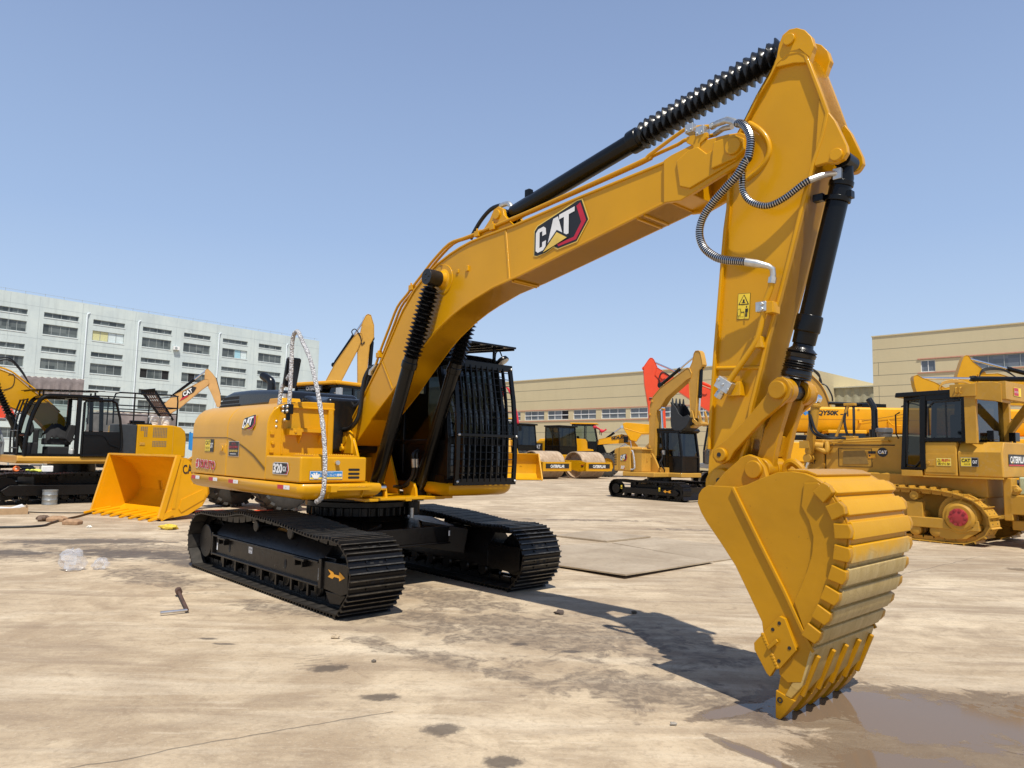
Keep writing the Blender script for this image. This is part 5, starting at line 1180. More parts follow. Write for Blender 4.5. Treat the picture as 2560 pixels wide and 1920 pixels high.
def box_cab(parent, x0, x1, y0, y1, z0, zs, z1, slope=.12, mat='black', gl='glass', roof=None, over=.06, post=.07, mid=None, name='cab'):
    """cab with corner posts, panes, lower panels, roof; front at x1"""
    c = bpy.data.objects.new(name, None); COL.objects.link(c); c.parent = parent
    mb = MB(); s = 1 if x1 > x0 else -1
    for y in (y0, y1):
        mb.obox((x0, y, z0), (x0, y, z1), post, post, (1, 0, 0)); mb.obox((x1, y, zs), (x1 - s * slope, y, z1), post, post, (1, 0, 0)); mb.obox((x1, y, z0), (x1, y, zs), post, post, (1, 0, 0))
        mb.obox((x0, y, z1 - .03), (x1 - s * slope, y, z1 - .03), post, post * 1.2)
        xm = x0 + (x1 - x0) * (.5 if mid is None else mid); mb.obox((xm, y, z0), (xm, y, z1), post * .8, post)
        mb.obox((x0, y, zs), (x1, y, zs), post * .7, post * .8); mb.box(min(x0, x1), max(x0, x1), y - .012, y + .012, z0, zs)
    for x, z in ((x0, z1 - .03), (x1 - s * slope, z1 - .03), (x1, zs), (x0, zs)): mb.obox((x, y0, z), (x, y1, z), post * .8, post * .8)
    mb.box(min(x0, x1), max(x0, x1), y0, y1, z0 - .02, z0 + .03); mb.add([(x0, y0, z0), (x0, y1, z0), (x0, y1, zs), (x0, y0, zs)], [(0, 1, 2, 3)]); mb.add([(x1, y0, z0), (x1, y1, z0), (x1, y1, zs), (x1, y0, zs)], [(0, 1, 2, 3)])
    mb.build('cab_frame', mat, c, .012)
    mb = MB(); mb.box(min(x0, x1) - over, max(x0, x1) + over * (.3), y0 - over, y1 + over, z1, z1 + .10); mb.build('cab_roof', roof or mat, c, .035, 3)
    for y in (y0, y1): mb = MB(); mb.sheet([(x0, zs), (x1, zs), (x1 - s * slope, z1 - .04), (x0, z1 - .04)], y); mb.build('window', gl, c)
    mb = MB(); mb.add([(x1, y0, zs), (x1, y1, zs), (x1 - s * slope, y1, z1 - .04), (x1 - s * slope, y0, z1 - .04)], [(0, 1, 2, 3)]); mb.build('windshield', gl, c)
    mb = MB(); mb.add([(x0, y0, zs), (x0, y1, zs), (x0, y1, z1 - .04), (x0, y0, z1 - .04)], [(0, 1, 2, 3)]); mb.build('rear_window', gl, c)
    mb = MB(); L = (x1 - x0); ym = (y0 + y1) / 2; mb.box(min(x0 + L * .25, x0 + L * .6), max(x0 + L * .25, x0 + L * .6), ym - .25, ym + .25, z0 + .3, z0 + .5); mb.prism([(x0 + L * .22, z0 + .45), (x0 + L * .32, z0 + .45), (x0 + L * .24, z0 + 1.1), (x0 + L * .15, z0 + 1.1)], ym - .23, ym + .23); mb.box(min(x0 + L * .8, x0 + L * .92), max(x0 + L * .8, x0 + L * .92), ym - .3, ym + .3, z0, zs); mb.build('seat', 'dark', c, .03)
    return c
def bucket_loader(parent, W, lip, prof, mat, teeth=8, name='bucket', edge=None):
    """open loader bucket: prof = inner curve from lip to top edge (x, z)"""
    mb = MB(); mb.ribbon(prof, -.035, -W / 2, W / 2)
    x = [p[0] for p in prof]
    for s in (-1, 1): mb.prism(prof + ([edge] if edge else []), s * W / 2, s * (W / 2 - .04))
    mb.obox((prof[-1][0], -W / 2, prof[-1][1]), (prof[-1][0], W / 2, prof[-1][1]), .10, .04)
    a, b = Vector((prof[0][0], 0, prof[0][1])), Vector((prof[1][0], 0, prof[1][1])); d = (a - b).normalized()
    for s in (-1, 1): mb.obox(a + Vector((.02, s * W / 2, .03)), Vector((prof[-1][0] + .01, s * W / 2, prof[-1][1])), .07, .10, (1, 0, 0)); mb.obox(b.lerp(a, .6) + Vector((0, s * (W / 2 + .015), .12)), a + Vector((.02, s * (W / 2 + .015), .03)), .03, .12)
    o = mb.build(name, mat, parent, .008)
    for k in range(teeth):
        y = -W / 2 + .06 + (W - .12) * k / (teeth - 1); mb = MB()
        p0 = a - d * .36; p1 = a + d * .24; mb.obox((p0.x, y, p0.z + .05), (a.x, y, a.z + .04), .075, .05); mb.obox((a.x, y, a.z + .04), (p1.x, y, .02), .06, .05); mb.build('tooth', mat, o, .01)
    return o
def drum_mat():
    g = G('dusty_steel_drum'); P = g.n('ShaderNodeTexCoord').outputs['Object']
    g.set(Base_Color=g.mix(g.ramp(g.noise(3, 6, .65, P, 1), (.35, (0, 0, 0)), (.65, (1, 1, 1))), (.34, .24, .155, 1), (.52, .40, .28, 1)), Roughness=.75, Metallic=.1); return g.m
M['drum'] = drum_mat()

# ---------------------------------------------------------------- wheel loader behind the large excavator
WL = thing('wheel_loader', 'yellow wheel loader parked behind the big excavator with its toothed bucket lowered to the ground', 'wheel loader', (-6.6, 18.9, 0), heading(214.4))
PR = [(3.36, .03), (2.75, .10), (2.42, .28), (2.27, .55), (2.32, .85), (2.55, 1.16), (2.85, 1.32), (3.05, 1.37)]
bk = bucket_loader(WL, 2.84, 3.36, PR, 'orangey', 8)
mb = MB(); mb.prism([(2.40, .42), (2.92, .16), (2.98, .24), (2.93, .44), (2.45, .64), (2.36, .55)], 1.42, 1.435); mb.prism([(3.06, .25), (3.14, .25), (3.02, 1.30), (2.94, 1.30)], 1.42, 1.43); mb.build('wear_plate', 'orangey', bk, .004)
decal('bucket_lettering', bk, (2.93, 1.422, .98), (-.32, 0, .02), (.02, 0, .20), [('letterblack', ('t', 'CAT', 0, 0, 1, 1, .02))])
for y in (-1.08, 1.08):
    tyre(WL, 0, y, .80, .62); tyre(WL, -3.1, y, .80, .62)
    beam(WL, 'lift_arm', [(-.75, 2.0), (.2, 1.75), (1.4, 1.05), (2.3, .45), (2.35, .75), (1.5, 1.35), (.3, 2.1), (-.6, 2.25)], .07, 'orangey', y=y * .45)
mb = MB(); mb.box(-1.0, .5, -.45, .45, .7, 1.5); mb.box(-.9, -.4, -.5, .5, 1.4, 2.2); mb.box(-.35, .35, -.9, .9, .65, .95); mb.build('front_frame', 'orangey', WL, .03)
mb = MB(); mb.box(-3.6, -1.2, -.75, .75, .7, 1.65); mb.prism([(-5.0, .9), (-5.0, 2.0), (-4.8, 2.25), (-3.1, 2.35), (-3.1, .9)], -.85, .85); mb.build('rear_body', 'orangey', WL, .06, 3)
cb = box_cab(WL, -3.0, -1.55, -.72, 1.02, 1.6, 2.35, 3.36, .16, roof='orangey', over=.16, gl='darkglass')
decal('visor_lettering', cb, (-1.60, -.1, 3.22), (0, .60, 0), (0, 0, .10), [('letterblack', rect(-.1, -.3, 1.1, 1.4)), ('white', ('t', 'CATERPILLAR', 0, 0, 1, 1))], .05)
for y in (-.95, 1.25): mb = MB(); mb.box(-1.60, -1.50, y - .09, y + .09, 3.0, 3.25); mb.obox((-1.55, y, 3.12), (-1.6, y * .8, 3.12), .03, .03); mb.build('work_lamp', 'zinc', cb, .02)
mb = MB(); mb.box(-1.0, -.3, -.2, .5, 2.2, 2.4); mb.build('hose_cover', 'plastic', WL, .03)

# ---------------------------------------------------------------- excavator with the open cab at the left
LE = thing('excavator', 'yellow excavator with an open black cab and a cage of handrails before the grey block', 'excavator', (-13.3, 19.9, 0), heading(224.4))
for yc in (-1.05, 1.22): crawler(LE, -3.3, 1.10, yc, .60, .80, pitch=.19, rollers=7)
mb = MB(); mb.box(-2.0, 0.0, -.9, .9, .35, .75); mb.cyl((-1.1, 0, .7), (-1.1, 0, 1.06), .6, n=28); mb.build('car_body', 'trackblack', LE, .02)
mb = MB(); mb.prism([(1.38, 1.25), (1.42, 1.20), (1.42, 1.11), (1.34, 1.05), (-1.3, 1.05), (-1.3, 1.25)], -2.4, .52, 'x'); mb.build('deck', 'tan', LE, .02)
mb = MB(); mb.box(-3.4, .2, -1.3, 1.2, 1.06, 1.24); mb.build('revolving_frame', 'yellow', LE, .02)
mb = MB(); mb.box(-2.33, -1.86, .5, 1.36, 1.26, 2.16); mb.build('side_cover', plain('dark_grey_panel', (.035, .04, .045), .4), LE, .02)
mb = MB(); mb.prism([(-2.34, 1.25), (-2.34, 2.17), (-3.30, 2.18), (-3.55, 2.14), (-3.68, 2.02), (-3.72, 1.80), (-3.72, 1.25)], -1.3, 1.36); hood = mb.build('engine_housing', 'yellow', LE, .03, 3)
mb = MB()
def grid(x0, x1, z0, z1, nx, nz):
    for i in range(nx):
        for j in range(nz):
            mb.box(x0 + (x1 - x0) * (i + .14) / nx, x0 + (x1 - x0) * (i + .86) / nx, 1.355, 1.364, z0 + (z1 - z0) * (j + .14) / nz, z0 + (z1 - z0) * (j + .86) / nz)
grid(-3.16, -2.76, 1.81, 2.11, 9, 7); grid(-3.16, -2.76, 1.54, 1.72, 9, 4); grid(-2.62, -2.42, 1.99, 2.12, 4, 3); grid(-2.62, -2.52, 1.82, 1.99, 2, 4)
mb.build('grille', plain('grille_hole', (.20, .16, .10), .8), hood)
mb = MB(); mb.box(-2.56, -2.42, 1.36, 1.375, 1.58, 1.66); mb.cyl((-2.47, 1.36, 1.62), (-2.47, 1.38, 1.62), .02, n=10); mb.box(-3.345, -3.33, 1.355, 1.364, 1.26, 2.17); mb.build('door_lock', 'tan', hood, .004)
cb = bpy.data.objects.new('cab', None); COL.objects.link(cb); cb.parent = LE
mb = MB()
for y in (.45, 1.36):
    mb.tube([(.36, y, 1.26), (.34, y, 1.75), (.26, y, 2.25), (.14, y, 2.62), (.06, y, 2.76), (-.06, y, 2.83), (-.3, y, 2.85), (-1.15, y, 2.86), (-1.30, y, 2.82), (-1.36, y, 2.70), (-1.42, y, 1.26)], .055, 10, 5)
    mb.obox((-.82, y, 1.26), (-.82, y, 2.84), .08, .10, (1, 0, 0)); mb.obox((.36, y, 1.28), (-1.42, y, 1.28), .07, .06)
for x, z in ((.0, 2.80), (-.7, 2.86), (-1.28, 2.84), (.34, 1.8)): mb.tube([(x, .45, z), (x, 1.36, z)], .05, 8)
mb.box(.05, -1.3, .45, 1.36, 2.86, 2.90) if False else mb.box(-1.3, -.02, .46, 1.35, 2.85, 2.885); mb.box(-1.42, .36, .45, 1.36, 1.24, 1.27)
mb.add([(-1.42, .45, 1.26), (-1.42, 1.36, 1.26), (-1.42, 1.36, 1.9), (-1.42, .45, 1.9)], [(0, 1, 2, 3)]); mb.build('cab_frame', 'black', cb)
# sliding door pushed back
mb = MB(); mb.tube([(-.93, 1.44, 1.27), (-.93, 1.44, 2.70), (-.98, 1.44, 2.77), (-1.60, 1.44, 2.80), (-1.72, 1.44, 2.74), (-1.84, 1.44, 2.3), (-1.90, 1.44, 1.9), (-1.92, 1.44, 1.5), (-1.85, 1.44, 1.29), (-.93, 1.44, 1.27)], .035, 8); mb.box(-1.89, -.93, 1.425, 1.445, 1.28, 1.93); mb.tube([(-.98, 1.46, 1.83), (-1.4, 1.46, 1.83), (-1.55, 1.46, 1.70), (-1.60, 1.46, 1.60), (-1.85, 1.46, 1.50)], .018, 6, 4); dr = mb.build('door', 'black', cb)
mb = MB(); mb.sheet([(-.95, 1.95), (-1.88, 1.95), (-1.80, 2.45), (-1.70, 2.74), (-.97, 2.74)], 1.435); mb.build('door_glass', 'glass', dr)
mb = MB(); mb.sheet([(.32, 1.8), (.25, 2.25), (.10, 2.68), (-.78, 2.80), (-.78, 1.3), (.33, 1.3)], .46); mb.build('side_glass', 'glass', cb)
mb = MB()
mb.box(-.75, -.15, .65, 1.15, 1.55, 1.72); mb.prism([(-.75, 1.6), (-.55, 1.6), (-.70, 2.10), (-.88, 2.08)], .62, 1.18); mb.box(-.1, .02, .5, .64, 1.27, 1.95); mb.box(.02, .2, .55, 1.2, 1.27, 1.6); mb.prism([(.10, 1.75), (.0, 1.95), (.06, 2.16), (.16, 2.12), (.16, 1.9)], .50, .62); mb.box(-.7, -.2, .6, 1.2, 1.27, 1.5)
mb.build('seat', 'dark', cb, .03)
mb = MB(); rnd = random.Random(11); n = 12; vs = []
for i in range(n + 1):
    for j in range(n + 1):
        a, b = i / n, j / n; vs.append((-.15 - .65 * a, .62 + .6 * b, 1.98 + .12 * math.sin(3 * a + 2 * b) - .45 * max(0, b - .55) - .30 * max(0, .35 - a) * 2 + .05 * rnd.uniform(-1, 1)))
mb.add(vs, [(i * (n + 1) + j, (i + 1) * (n + 1) + j, (i + 1) * (n + 1) + j + 1, i * (n + 1) + j + 1) for i in range(n) for j in range(n)])
jk = mb.build('jacket', plain('dark_cloth', (.012, .012, .013), .9), None, ang=180); jk.matrix_world = Matrix.Translation(LE.location) @ Matrix.Rotation(LE.rotation_euler.z, 4, 'Z'); so = jk.modifiers.new('t', 'SOLIDIFY'); so.thickness = .02
tag(jk, 'crumpled dark jacket thrown over the seat in the open cab', 'jacket')
mb = MB(); mb.add([(.35, .40, 2.98), (.20, 1.42, 2.98), (-1.42, 1.42, 3.04), (-1.25, .40, 3.08), (.35, .40, 3.0), (.20, 1.42, 3.0), (-1.42, 1.42, 3.06), (-1.25, .40, 3.10)], [(0, 1, 2, 3), (4, 5, 6, 7), (0, 1, 5, 4), (1, 2, 6, 5), (2, 3, 7, 6), (3, 0, 4, 7)])
for x in (.03, -1.2): mb.box(x - .02, x + .02, .9, .94, 2.85, 3.0); mb.box(x - .02, x + .02, 1.30, 1.34, 2.85, 3.0)
for k in range(9): mb.obox((.28 - .18 * k, .42, 2.975 + .01 * k), (.20 - .18 * k, 1.41, 2.975 + .006 * k), .02, .035)
mb.build('roof_guard', 'black', cb)
mb = MB()
for y in (.5, .9, 1.3): mb.tube([(.50, y, 1.30), (.52, y, 1.9), (.46, y, 2.35), (.36, y, 2.74)], .022, 6, 4)
for z, x in ((1.45, .51), (1.9, .52), (2.35, .46), (2.72, .37)): mb.tube([(x, .45, z), (x, 1.36, z)], .02, 6)
for z, x in ((2.6, .40), (2.66, .38)): mb.obox((x, 1.3, z), (.15, 1.34, z - .02), .02, .02)
mb.build('front_guard', 'black', cb)
mb = MB()
for y in (1.25, -1.1):
    mb.tube([(-1.72, y, 2.18), (-1.70, y, 2.88), (-1.74, y, 3.02), (-1.85, y, 3.06), (-3.35, y, 3.08), (-3.43, y, 3.05), (-3.45, y, 2.90), (-3.45, y, 2.15)], .022, 8)
    for z in (2.52, 2.70): mb.tube([(-1.70, y, z), (-3.45, y, z)], .018, 6)
    mb.tube([(-2.25, y, 2.18), (-2.25, y, 3.06)], .02, 6)
for z in (2.7, 3.06): mb.tube([(-3.45, 1.25, z), (-3.45, -1.1, z)], .02, 6)
mb.build('handrail', 'black', LE)
mb = MB(); mb.tube([(-2.2, 1.1, 2.24), (-2.6, 1.1, 2.24)], .05, 10); mb.box(-2.8, -2.3, .6, 1.15, 2.17, 2.22); mb.build('muffler_bracket', 'black', LE)
BMP = [(-.95, 1.95), (-.55, 1.75), (.02, 2.35), (.55, 2.55), (1.2, 2.75), (2.4, 3.05), (2.4, 3.75), (1.2, 3.62), (.83, 3.54), (.56, 3.44), (.38, 3.30), (.16, 3.11), (-.14, 2.88), (-.42, 2.66), (-.74, 2.33)]
beam(LE, 'boom', BMP, .19, 'yellow', y=0.05)
mb = MB(); mb.tube([(-.65, .2, 2.47), (-.1, .2, 2.98), (.3, .2, 3.30), (.7, .2, 3.55), (1.6, .2, 3.72)], .022, 8, 4); mb.tube([(-.6, .12, 2.50), (-.1, .12, 3.0), (.3, .12, 3.32), (.7, .12, 3.57), (1.6, .12, 3.74)], .022, 8, 4); mb.build('boom_pipe', 'yellow', LE)
mb = MB()
for k in range(2): mb.tube([(.05 + .04 * k, .15, 3.10), (.25, .16, 3.40 + .03 * k), (.42, .17, 3.62 + .05 * k), (.58, .18, 3.78 + .05 * k), (.74, .19, 3.80 + .06 * k), (1.0, .2, 3.7 + .08 * k), (1.3, .2, 3.6)], .018, 8, 4)
mb.build('hydraulic_hose', 'rubber', LE)
hyd(LE, (.10, .52, 1.25), (.95, .52, 3.10), .52, .085, (.14, .10), (1.18, 2.0, .06, .11, 11, 0), 'boom_cylinder', w=.12)
mb = MB(); mb.tube([(.70, .2, 3.28), (.6, .25, 3.42), (.5, .26, 3.38), (.52, .25, 3.10), (.72, .25, 2.98)], .008, 6, 4); mb.build('grease_line', 'rubber', LE)
# loose things on and around it
def on(root, o): o.matrix_world = Matrix.Translation(root.location) @ Matrix.Rotation(root.rotation_euler.z, 4, 'Z') @ Matrix.Translation(o.location) @ Matrix.Rotation(o.rotation_euler.z, 4, 'Z'); return o
for x, lb, pr in ((-2.87, 'white plastic pail with dark print standing on the engine housing of the left excavator', True), (-3.20, 'plain white plastic pail standing on the engine housing beside the rail post', False)):
    p = thing('pail', lb, 'pail', (x, 1.05, 2.18), 0, 'white pails on the engine housing'); on(LE, p); bpy.context.view_layer.update()
    mb = MB(); mb.lathe((0, 0, 0), (0, 0, 1), [(0, .118), (.21, .138), (.215, .148), (.26, .150), (.262, .140)], 24); b = mb.build('body', 'white', p)
    if pr:
        mb = MB()
        for i in range(7):
            for j in range(4):
                if (i * 3 + j) % 3: a = R_(60 + 9 * i); mb.cyl((.126 * math.cos(a), .126 * math.sin(a), .07 + .03 * j), (.131 * math.cos(a), .131 * math.sin(a), .07 + .03 * j), .010, n=6)
        mb.build('print', 'letterblack', b)
    mb = MB(); mb.tube([(-.145, 0, .21), (-.12, .13, .16), (0, .16, .12), (.12, .13, .16), (.145, 0, .21)], .004, 6, 4); mb.build('handle', 'frame', p)
gt = thing('step_grating', 'rusty black step grating leaning inside the handrail cage of the left excavator', 'grating', (0, 0, 0)); on(LE, gt)
mb = MB(); a0, a1, b0, b1 = Vector((-2.58, .75, 3.14)), Vector((-3.02, .55, 3.22)), Vector((-3.12, .85, 2.42)), Vector((-3.58, .6, 2.36))
for k in range(7): mb.obox(a0.lerp(a1, k / 6), b0.lerp(b1, k / 6), .02, .035)
for k in range(9): mb.obox(a0.lerp(b0, k / 8), a1.lerp(b1, k / 8), .02, .03)
mb.build('grating', 'rust', gt)
mb = MB(); mb.obox(a0 + Vector((0, .02, .03)), b0 + Vector((0, .02, 0)), .05, .07); mb.obox(a1, b1, .05, .07); mb.obox(a0, a1, .05, .16); mb.build('rim', 'black', gt)
mb = MB(); mb.box(-.32, -.05, 1.15, 1.40, .83, .995); fo = mb.build('foam_block', 'white', None, .02); tag(on(LE, fo), 'white foam block lying on the track of the left excavator', 'block')
mb = MB(); mb.lathe((.48, 1.2, .90), (0, 1, .25), [(0, .075), (.10, .075), (.10, .035), (0, .035)], 20, False); fo = mb.build('tape_reel', plain('orange_plastic', (.75, .16, .03), .5)); tag(on(LE, fo), 'small orange reel lying on the track of the left excavator', 'reel')
mb = MB(); rnd = random.Random(6)
for k in range(16): mb.ball((.30 - .38 * rnd.random(), 1.25 + .2 * rnd.random(), .86 + .03 * rnd.random()), .05, .04, .025, 7, 5)
fo = mb.build('rag_heap', plain('lime_rag', (.62, .66, .12), .85, 0, .5, 14)); tag(on(LE, fo), 'heap of lime and pale rags lying between the orange reel and the foam block', 'rags')
mb = MB(); mb.lathe((-.75, 1.25, 1.28), (0, 0, 1), [(0, .05), (.13, .05), (.17, .02), (.2, .02)], 14); fo = mb.build('bottle', plain('clear_plastic', (.45, .46, .45), .2)); tag(on(LE, fo), 'clear plastic bottle standing on the open cab floor of the left excavator', 'bottle')
bl = thing('blue_sheet', 'bright blue sheet hanging beside the rear door of the big excavator', 'sheet', (-7.72, 17.4, 0), heading(130))
mb = MB(); n = 10; vs = []
for i in range(n + 1):
    for j in range(5): vs.append((-.10 + .34 * i / n, .03 * math.sin(i * 1.4), 1.50 + .42 * j / 4 + .02 * math.sin(i)))
mb.add(vs, [(i * 5 + j, i * 5 + 5 + j, i * 5 + 6 + j, i * 5 + j + 1) for i in range(n) for j in range(4)]); mb.build('cloth', plain('blue_cloth', (.02, .24, .62), .6), bl, ang=180)
mb = MB(); mb.cyl((.26, .05, 0), (.26, .05, 1.95), .03, n=8); mb.build('post', 'black', bl)

# far-left machine: orange-red boom and a grey cab, cut by the frame
FLX = thing('excavator', 'orange-red excavator with a bare grey cab frame peeping in at the far left edge', 'excavator', (-18.5, 24.0, 0), heading(95))
for yc in (-1.1, 1.1): crawler(FLX, -2.0, 2.0, yc, .6, .8, pitch=.19)
mb = MB(); mb.box(-2.6, 1.5, -1.3, 1.3, 1.0, 1.25); mb.cyl((0, 0, .6), (0, 0, 1.0), .6, n=24); mb.build('deck', 'dark', FLX, .03)
mb = MB(); mb.box(-2.7, -.3, -1.3, 1.3, 1.25, 1.9); mb.build('engine_housing', plain('grey_green_panel', (.14, .16, .16), .6), FLX, .06)
box_cab(FLX, .55, 1.98, -1.2, -.3, 1.05, 1.6, 2.28, .3, mat=plain('grey_primer', (.22, .24, .25), .6), gl='glass')
beam(FLX, 'boom', [(-1.2, 1.4), (-.5, 1.4), (.5, 2.45), (1.4, 2.40), (1.95, 2.36), (2.02, 2.46), (1.85, 2.72), (1.62, 2.98), (1.35, 3.12), (.5, 3.3), (-.4, 2.9)], .2, 'red', y=-.1)
mb = MB(); mb.box(-1.2, 2.6, -1.42, -1.32, .98, 1.1); mb.build('red_sill', 'red', FLX, .01)

# small excavator far behind the handrail cage
M['fadedorange'] = paint('faded_orange_paint', (.58, .33, .12), .5, .1, .1, .1)
FE = thing('excavator', 'small faded orange excavator with raised boom in front of the grey block', 'excavator', (-22.87, 52, 0), heading(70))
beam(FE, 'boom', [(-2.3, 4.2), (-2.06, 4.49), (-1.5, 5.14), (-.47, 5.77), (.5, 6.41), (.73, 6.42), (.80, 6.15), (.72, 6.0), (.31, 5.64), (-1.0, 4.33), (-1.58, 3.9), (-2.6, 2.4), (-3.4, 1.6), (-3.7, 1.8), (-3.2, 2.7)], .22, M['fadedorange'])
beam(FE, 'stick', [(.50, 7.05), (.58, 7.16), (.69, 7.17), (1.0, 6.85), (1.23, 6.54), (1.57, 5.45), (1.66, 4.94), (1.62, 4.5), (1.45, 4.45), (1.1, 5.25), (.72, 6.0), (.5, 6.5)], .16, M['fadedorange'])
hyd(FE, (-1.6, 0, 5.10), (.50, 0, 7.02), .62, .10, (.15, .12), None, 'stick_cylinder'); hyd(FE, (1.22, 0, 6.5), (1.66, 0, 5.0), .7, .09, (.1, .1), None, 'bucket_cylinder', rod='black')
decal('logo_decal', FE, (-.92, -.245, 4.92), (1.0, 0, .66), (-.16, 0, .42), [('letterblack', [(.0, .0), (.75, .05), (1, .5), (.8, 1.0), (.15, .9)]), ('decalred', [(-.2, -.15), (.45, -.1), (.3, .1), (0, .12)]), ('white', ('t', 'CAT', .14, .15, .72, .85, .04))])
mb = MB(); mb.box(-5.5, -2.6, -1.3, 1.3, 1.0, 2.2); mb.build('upper_body', M['oldyellow'], FE, .08); box_cab(FE, -3.9, -2.6, .3, 1.3, 1.2, 1.8, 2.9); [crawler(FE, -6.0, -1.8, yc, .6, .9, pitch=.2) for yc in (-1.1, 1.1)]

# excavator whose boom rises behind the loader cab
CE = thing('excavator', 'yellow excavator whose folded boom and stick rise behind the loader cab', 'excavator', (-6.87, 30, 0), heading(75))
beam(CE, 'boom', [(-1.31, 3.58), (-.88, 4.42), (-.58, 5.07), (.13, 6.23), (.30, 6.45), (.45, 6.45), (.50, 6.28), (.34, 5.8), (-.27, 4.45), (-.75, 3.55), (-1.7, 1.9), (-2.6, 1.3), (-2.9, 1.5), (-2.2, 2.3)], .2, 'tan')
beam(CE, 'stick', [(.50, 6.95), (.62, 7.23), (.70, 7.28), (.81, 7.25), (.95, 6.83), (.97, 6.33), (.80, 5.97), (.74, 4.93), (.75, 3.2), (.40, 3.2), (.40, 4.23), (.34, 5.75), (.41, 6.4)], .17, 'tan')
hyd(CE, (.92, 0, 6.28), (.80, 0, 3.3), .60, .085, (.15, .1), None, 'bucket_cylinder'); hyd(CE, (-.62, 0, 5.08), (.58, 0, 7.10), .6, .07, (.1, .08), None, 'stick_cylinder')
mb = MB(); mb.tube([(.14, -.2, 6.3), (.05, -.22, 6.5), (.2, -.23, 6.6), (.42, -.22, 6.3), (.48, -.2, 6.0), (.6, -.2, 6.1)], .022, 8, 5); mb.build('hydraulic_hose', 'rubber', CE)
mb = MB(); mb.box(-5.2, -2.0, -1.3, 1.3, 1.0, 2.2); mb.build('upper_body', 'tan', CE, .08); box_cab(CE, -3.3, -2.0, .3, 1.3, 1.2, 1.8, 2.9); [crawler(CE, -5.6, -1.4, yc, .6, .9, pitch=.2) for yc in (-1.1, 1.1)]
# ---------------------------------------------------------------- mini excavator with the black bucket
MI = thing('excavator', 'small tan-yellow excavator on black tracks with its black bucket curled up and a dozer blade', 'excavator', (5.56, 27.0, 0), heading(141.5))
for yc in (-.88, .92): crawler(MI, -1.52, 1.98, yc, .46, .66, pitch=.135, rollers=5, sag=.02)
mb = MB(); mb.box(-.8, 1.2, -.7, .7, .28, .55); mb.cyl((0, 0, .5), (0, 0, .80), .45, n=24); mb.build('car_body', 'trackblack', MI, .02)
decal('arrow_decal', MI, (1.10, -1.105, .28), (.36, 0, 0), (0, 0, .11), [('arrow', [(1, .98), (.70, .82), (.62, .60), (.34, .62), (.32, 1.0), (0, .52), (.32, 0), (.33, .33), (.62, .34), (.72, .08), (1, .16), (.83, .56)])])
for x in (-.90, .90): decal('warning_label', MI, (x, -1.105, .33), (.07, 0, 0), (0, 0, .13), [('decalyellow', RECT), ('letterblack', rect(.2, .15, .8, .5))])
mb = MB(); mb.prism([(-1.50, .5)] + [(-.25 + -1.25 * math.cos(R_(a)), 1.02 * math.sin(R_(a))) for a in range(-60, 61, 10)] + [(.62, .98), (1.15, .98), (1.15, -.30), (.62, -1.02)][:0] + [(1.2, .95), (1.2, -.2), (.62, -.25), (.62, -1.02), (-.9, -1.02)], .80, .97, 'z'); mb.build('deck', 'tan', MI, .03, 3)
mb = MB(); mb.prism([(-1.0, .98), (-.53, .98), (-.53, 1.86), (-.60, 1.90), (-1.02, 1.885), (-1.30, 1.83), (-1.36, 1.76), (-1.36, .98)], -1.0, -.35); sd = mb.build('side_door', 'tan', MI, .05, 3)
mb = MB(); mb.prism([(-1.45, .98), (-1.42, 1.8), (-1.2, 1.88), (-.5, 1.88), (-.5, .98)], -.35, .95); mb.build('engine_housing', 'tan', MI, .08, 3)
mb = MB(); mb.box(-.52, -.05, -.92, -.42, .98, 1.80); mb.box(-.5, .02, -.95, -.40, 1.78, 1.82); mb.box(-.06, -.04, -.72, -.70, 1.15, 1.7); mb.box(-.07, -.02, -.66, -.62, 1.35, 1.5); mb.build('fuel_tank', 'tan', MI, .02)
mb = MB()
for k in range(7): mb.box(-1.345, -1.22, -1.006, -.99, 1.20 + .065 * k, 1.225 + .065 * k)
mb.box(-1.10, -1.09, -1.006, -.99, 1.0, 1.86); mb.build('door_vent', 'dark', sd)
badge('logo_decal', MI, (-1.02, -1.003, 1.36), (.34, 0, 0), (0, 0, .27))
decal('model_number', MI, (-1.0, -1.003, 1.06), (.19, 0, 0), (0, 0, .12), [('white', ('t', '307', 0, 0, 1, 1, .04)), ('decalred', rect(.8, -.1, 1.02, .2))])
mb = wrapped([(-.48, -.98, 1.74), (-.42, -1.0, 1.72), (-.37, -1.0, 1.55), (-.33, -1.0, 1.30), (-.33, -1.0, 1.10), (-.42, -1.0, 1.05), (-.5, -1.0, 1.05)], .03); mb.build('handrail', 'wrap', MI)
mb = MB(); mb.box(-.88, -.67, -1.0, -.96, 2.04, 2.28); mb.build('mirror', 'black', MI, .03); mb = MB(); mb.tube([(-.70, -.98, 2.10), (-.55, -.97, 2.10), (-.52, -.96, 1.86)], .015, 6); mb.build('mirror_arm', 'zinc', MI)
MBM = [(-.36, 1.50), (-.34, 3.11), (-.31, 3.49), (-.17, 3.79), (.2, 4.12), (1.41, 4.75), (1.50, 4.72), (1.58, 4.55), (1.54, 4.41), (1.36, 4.34), (.44, 3.73), (.30, 3.55), (.14, 3.36), (.0, 3.28), (-.05, 3.1), (-.12, 1.50)]
beam(MI, 'boom', MBM, .14, 'tan')
for x, z in ((-.33, 3.12), (-.34, 1.9), (-.22, 3.62)): mb = MB(); mb.box(x - .04, x + .04, -.19, -.10, z - .04, z + .04); mb.build('pipe_clamp', 'tan', MI, .01)
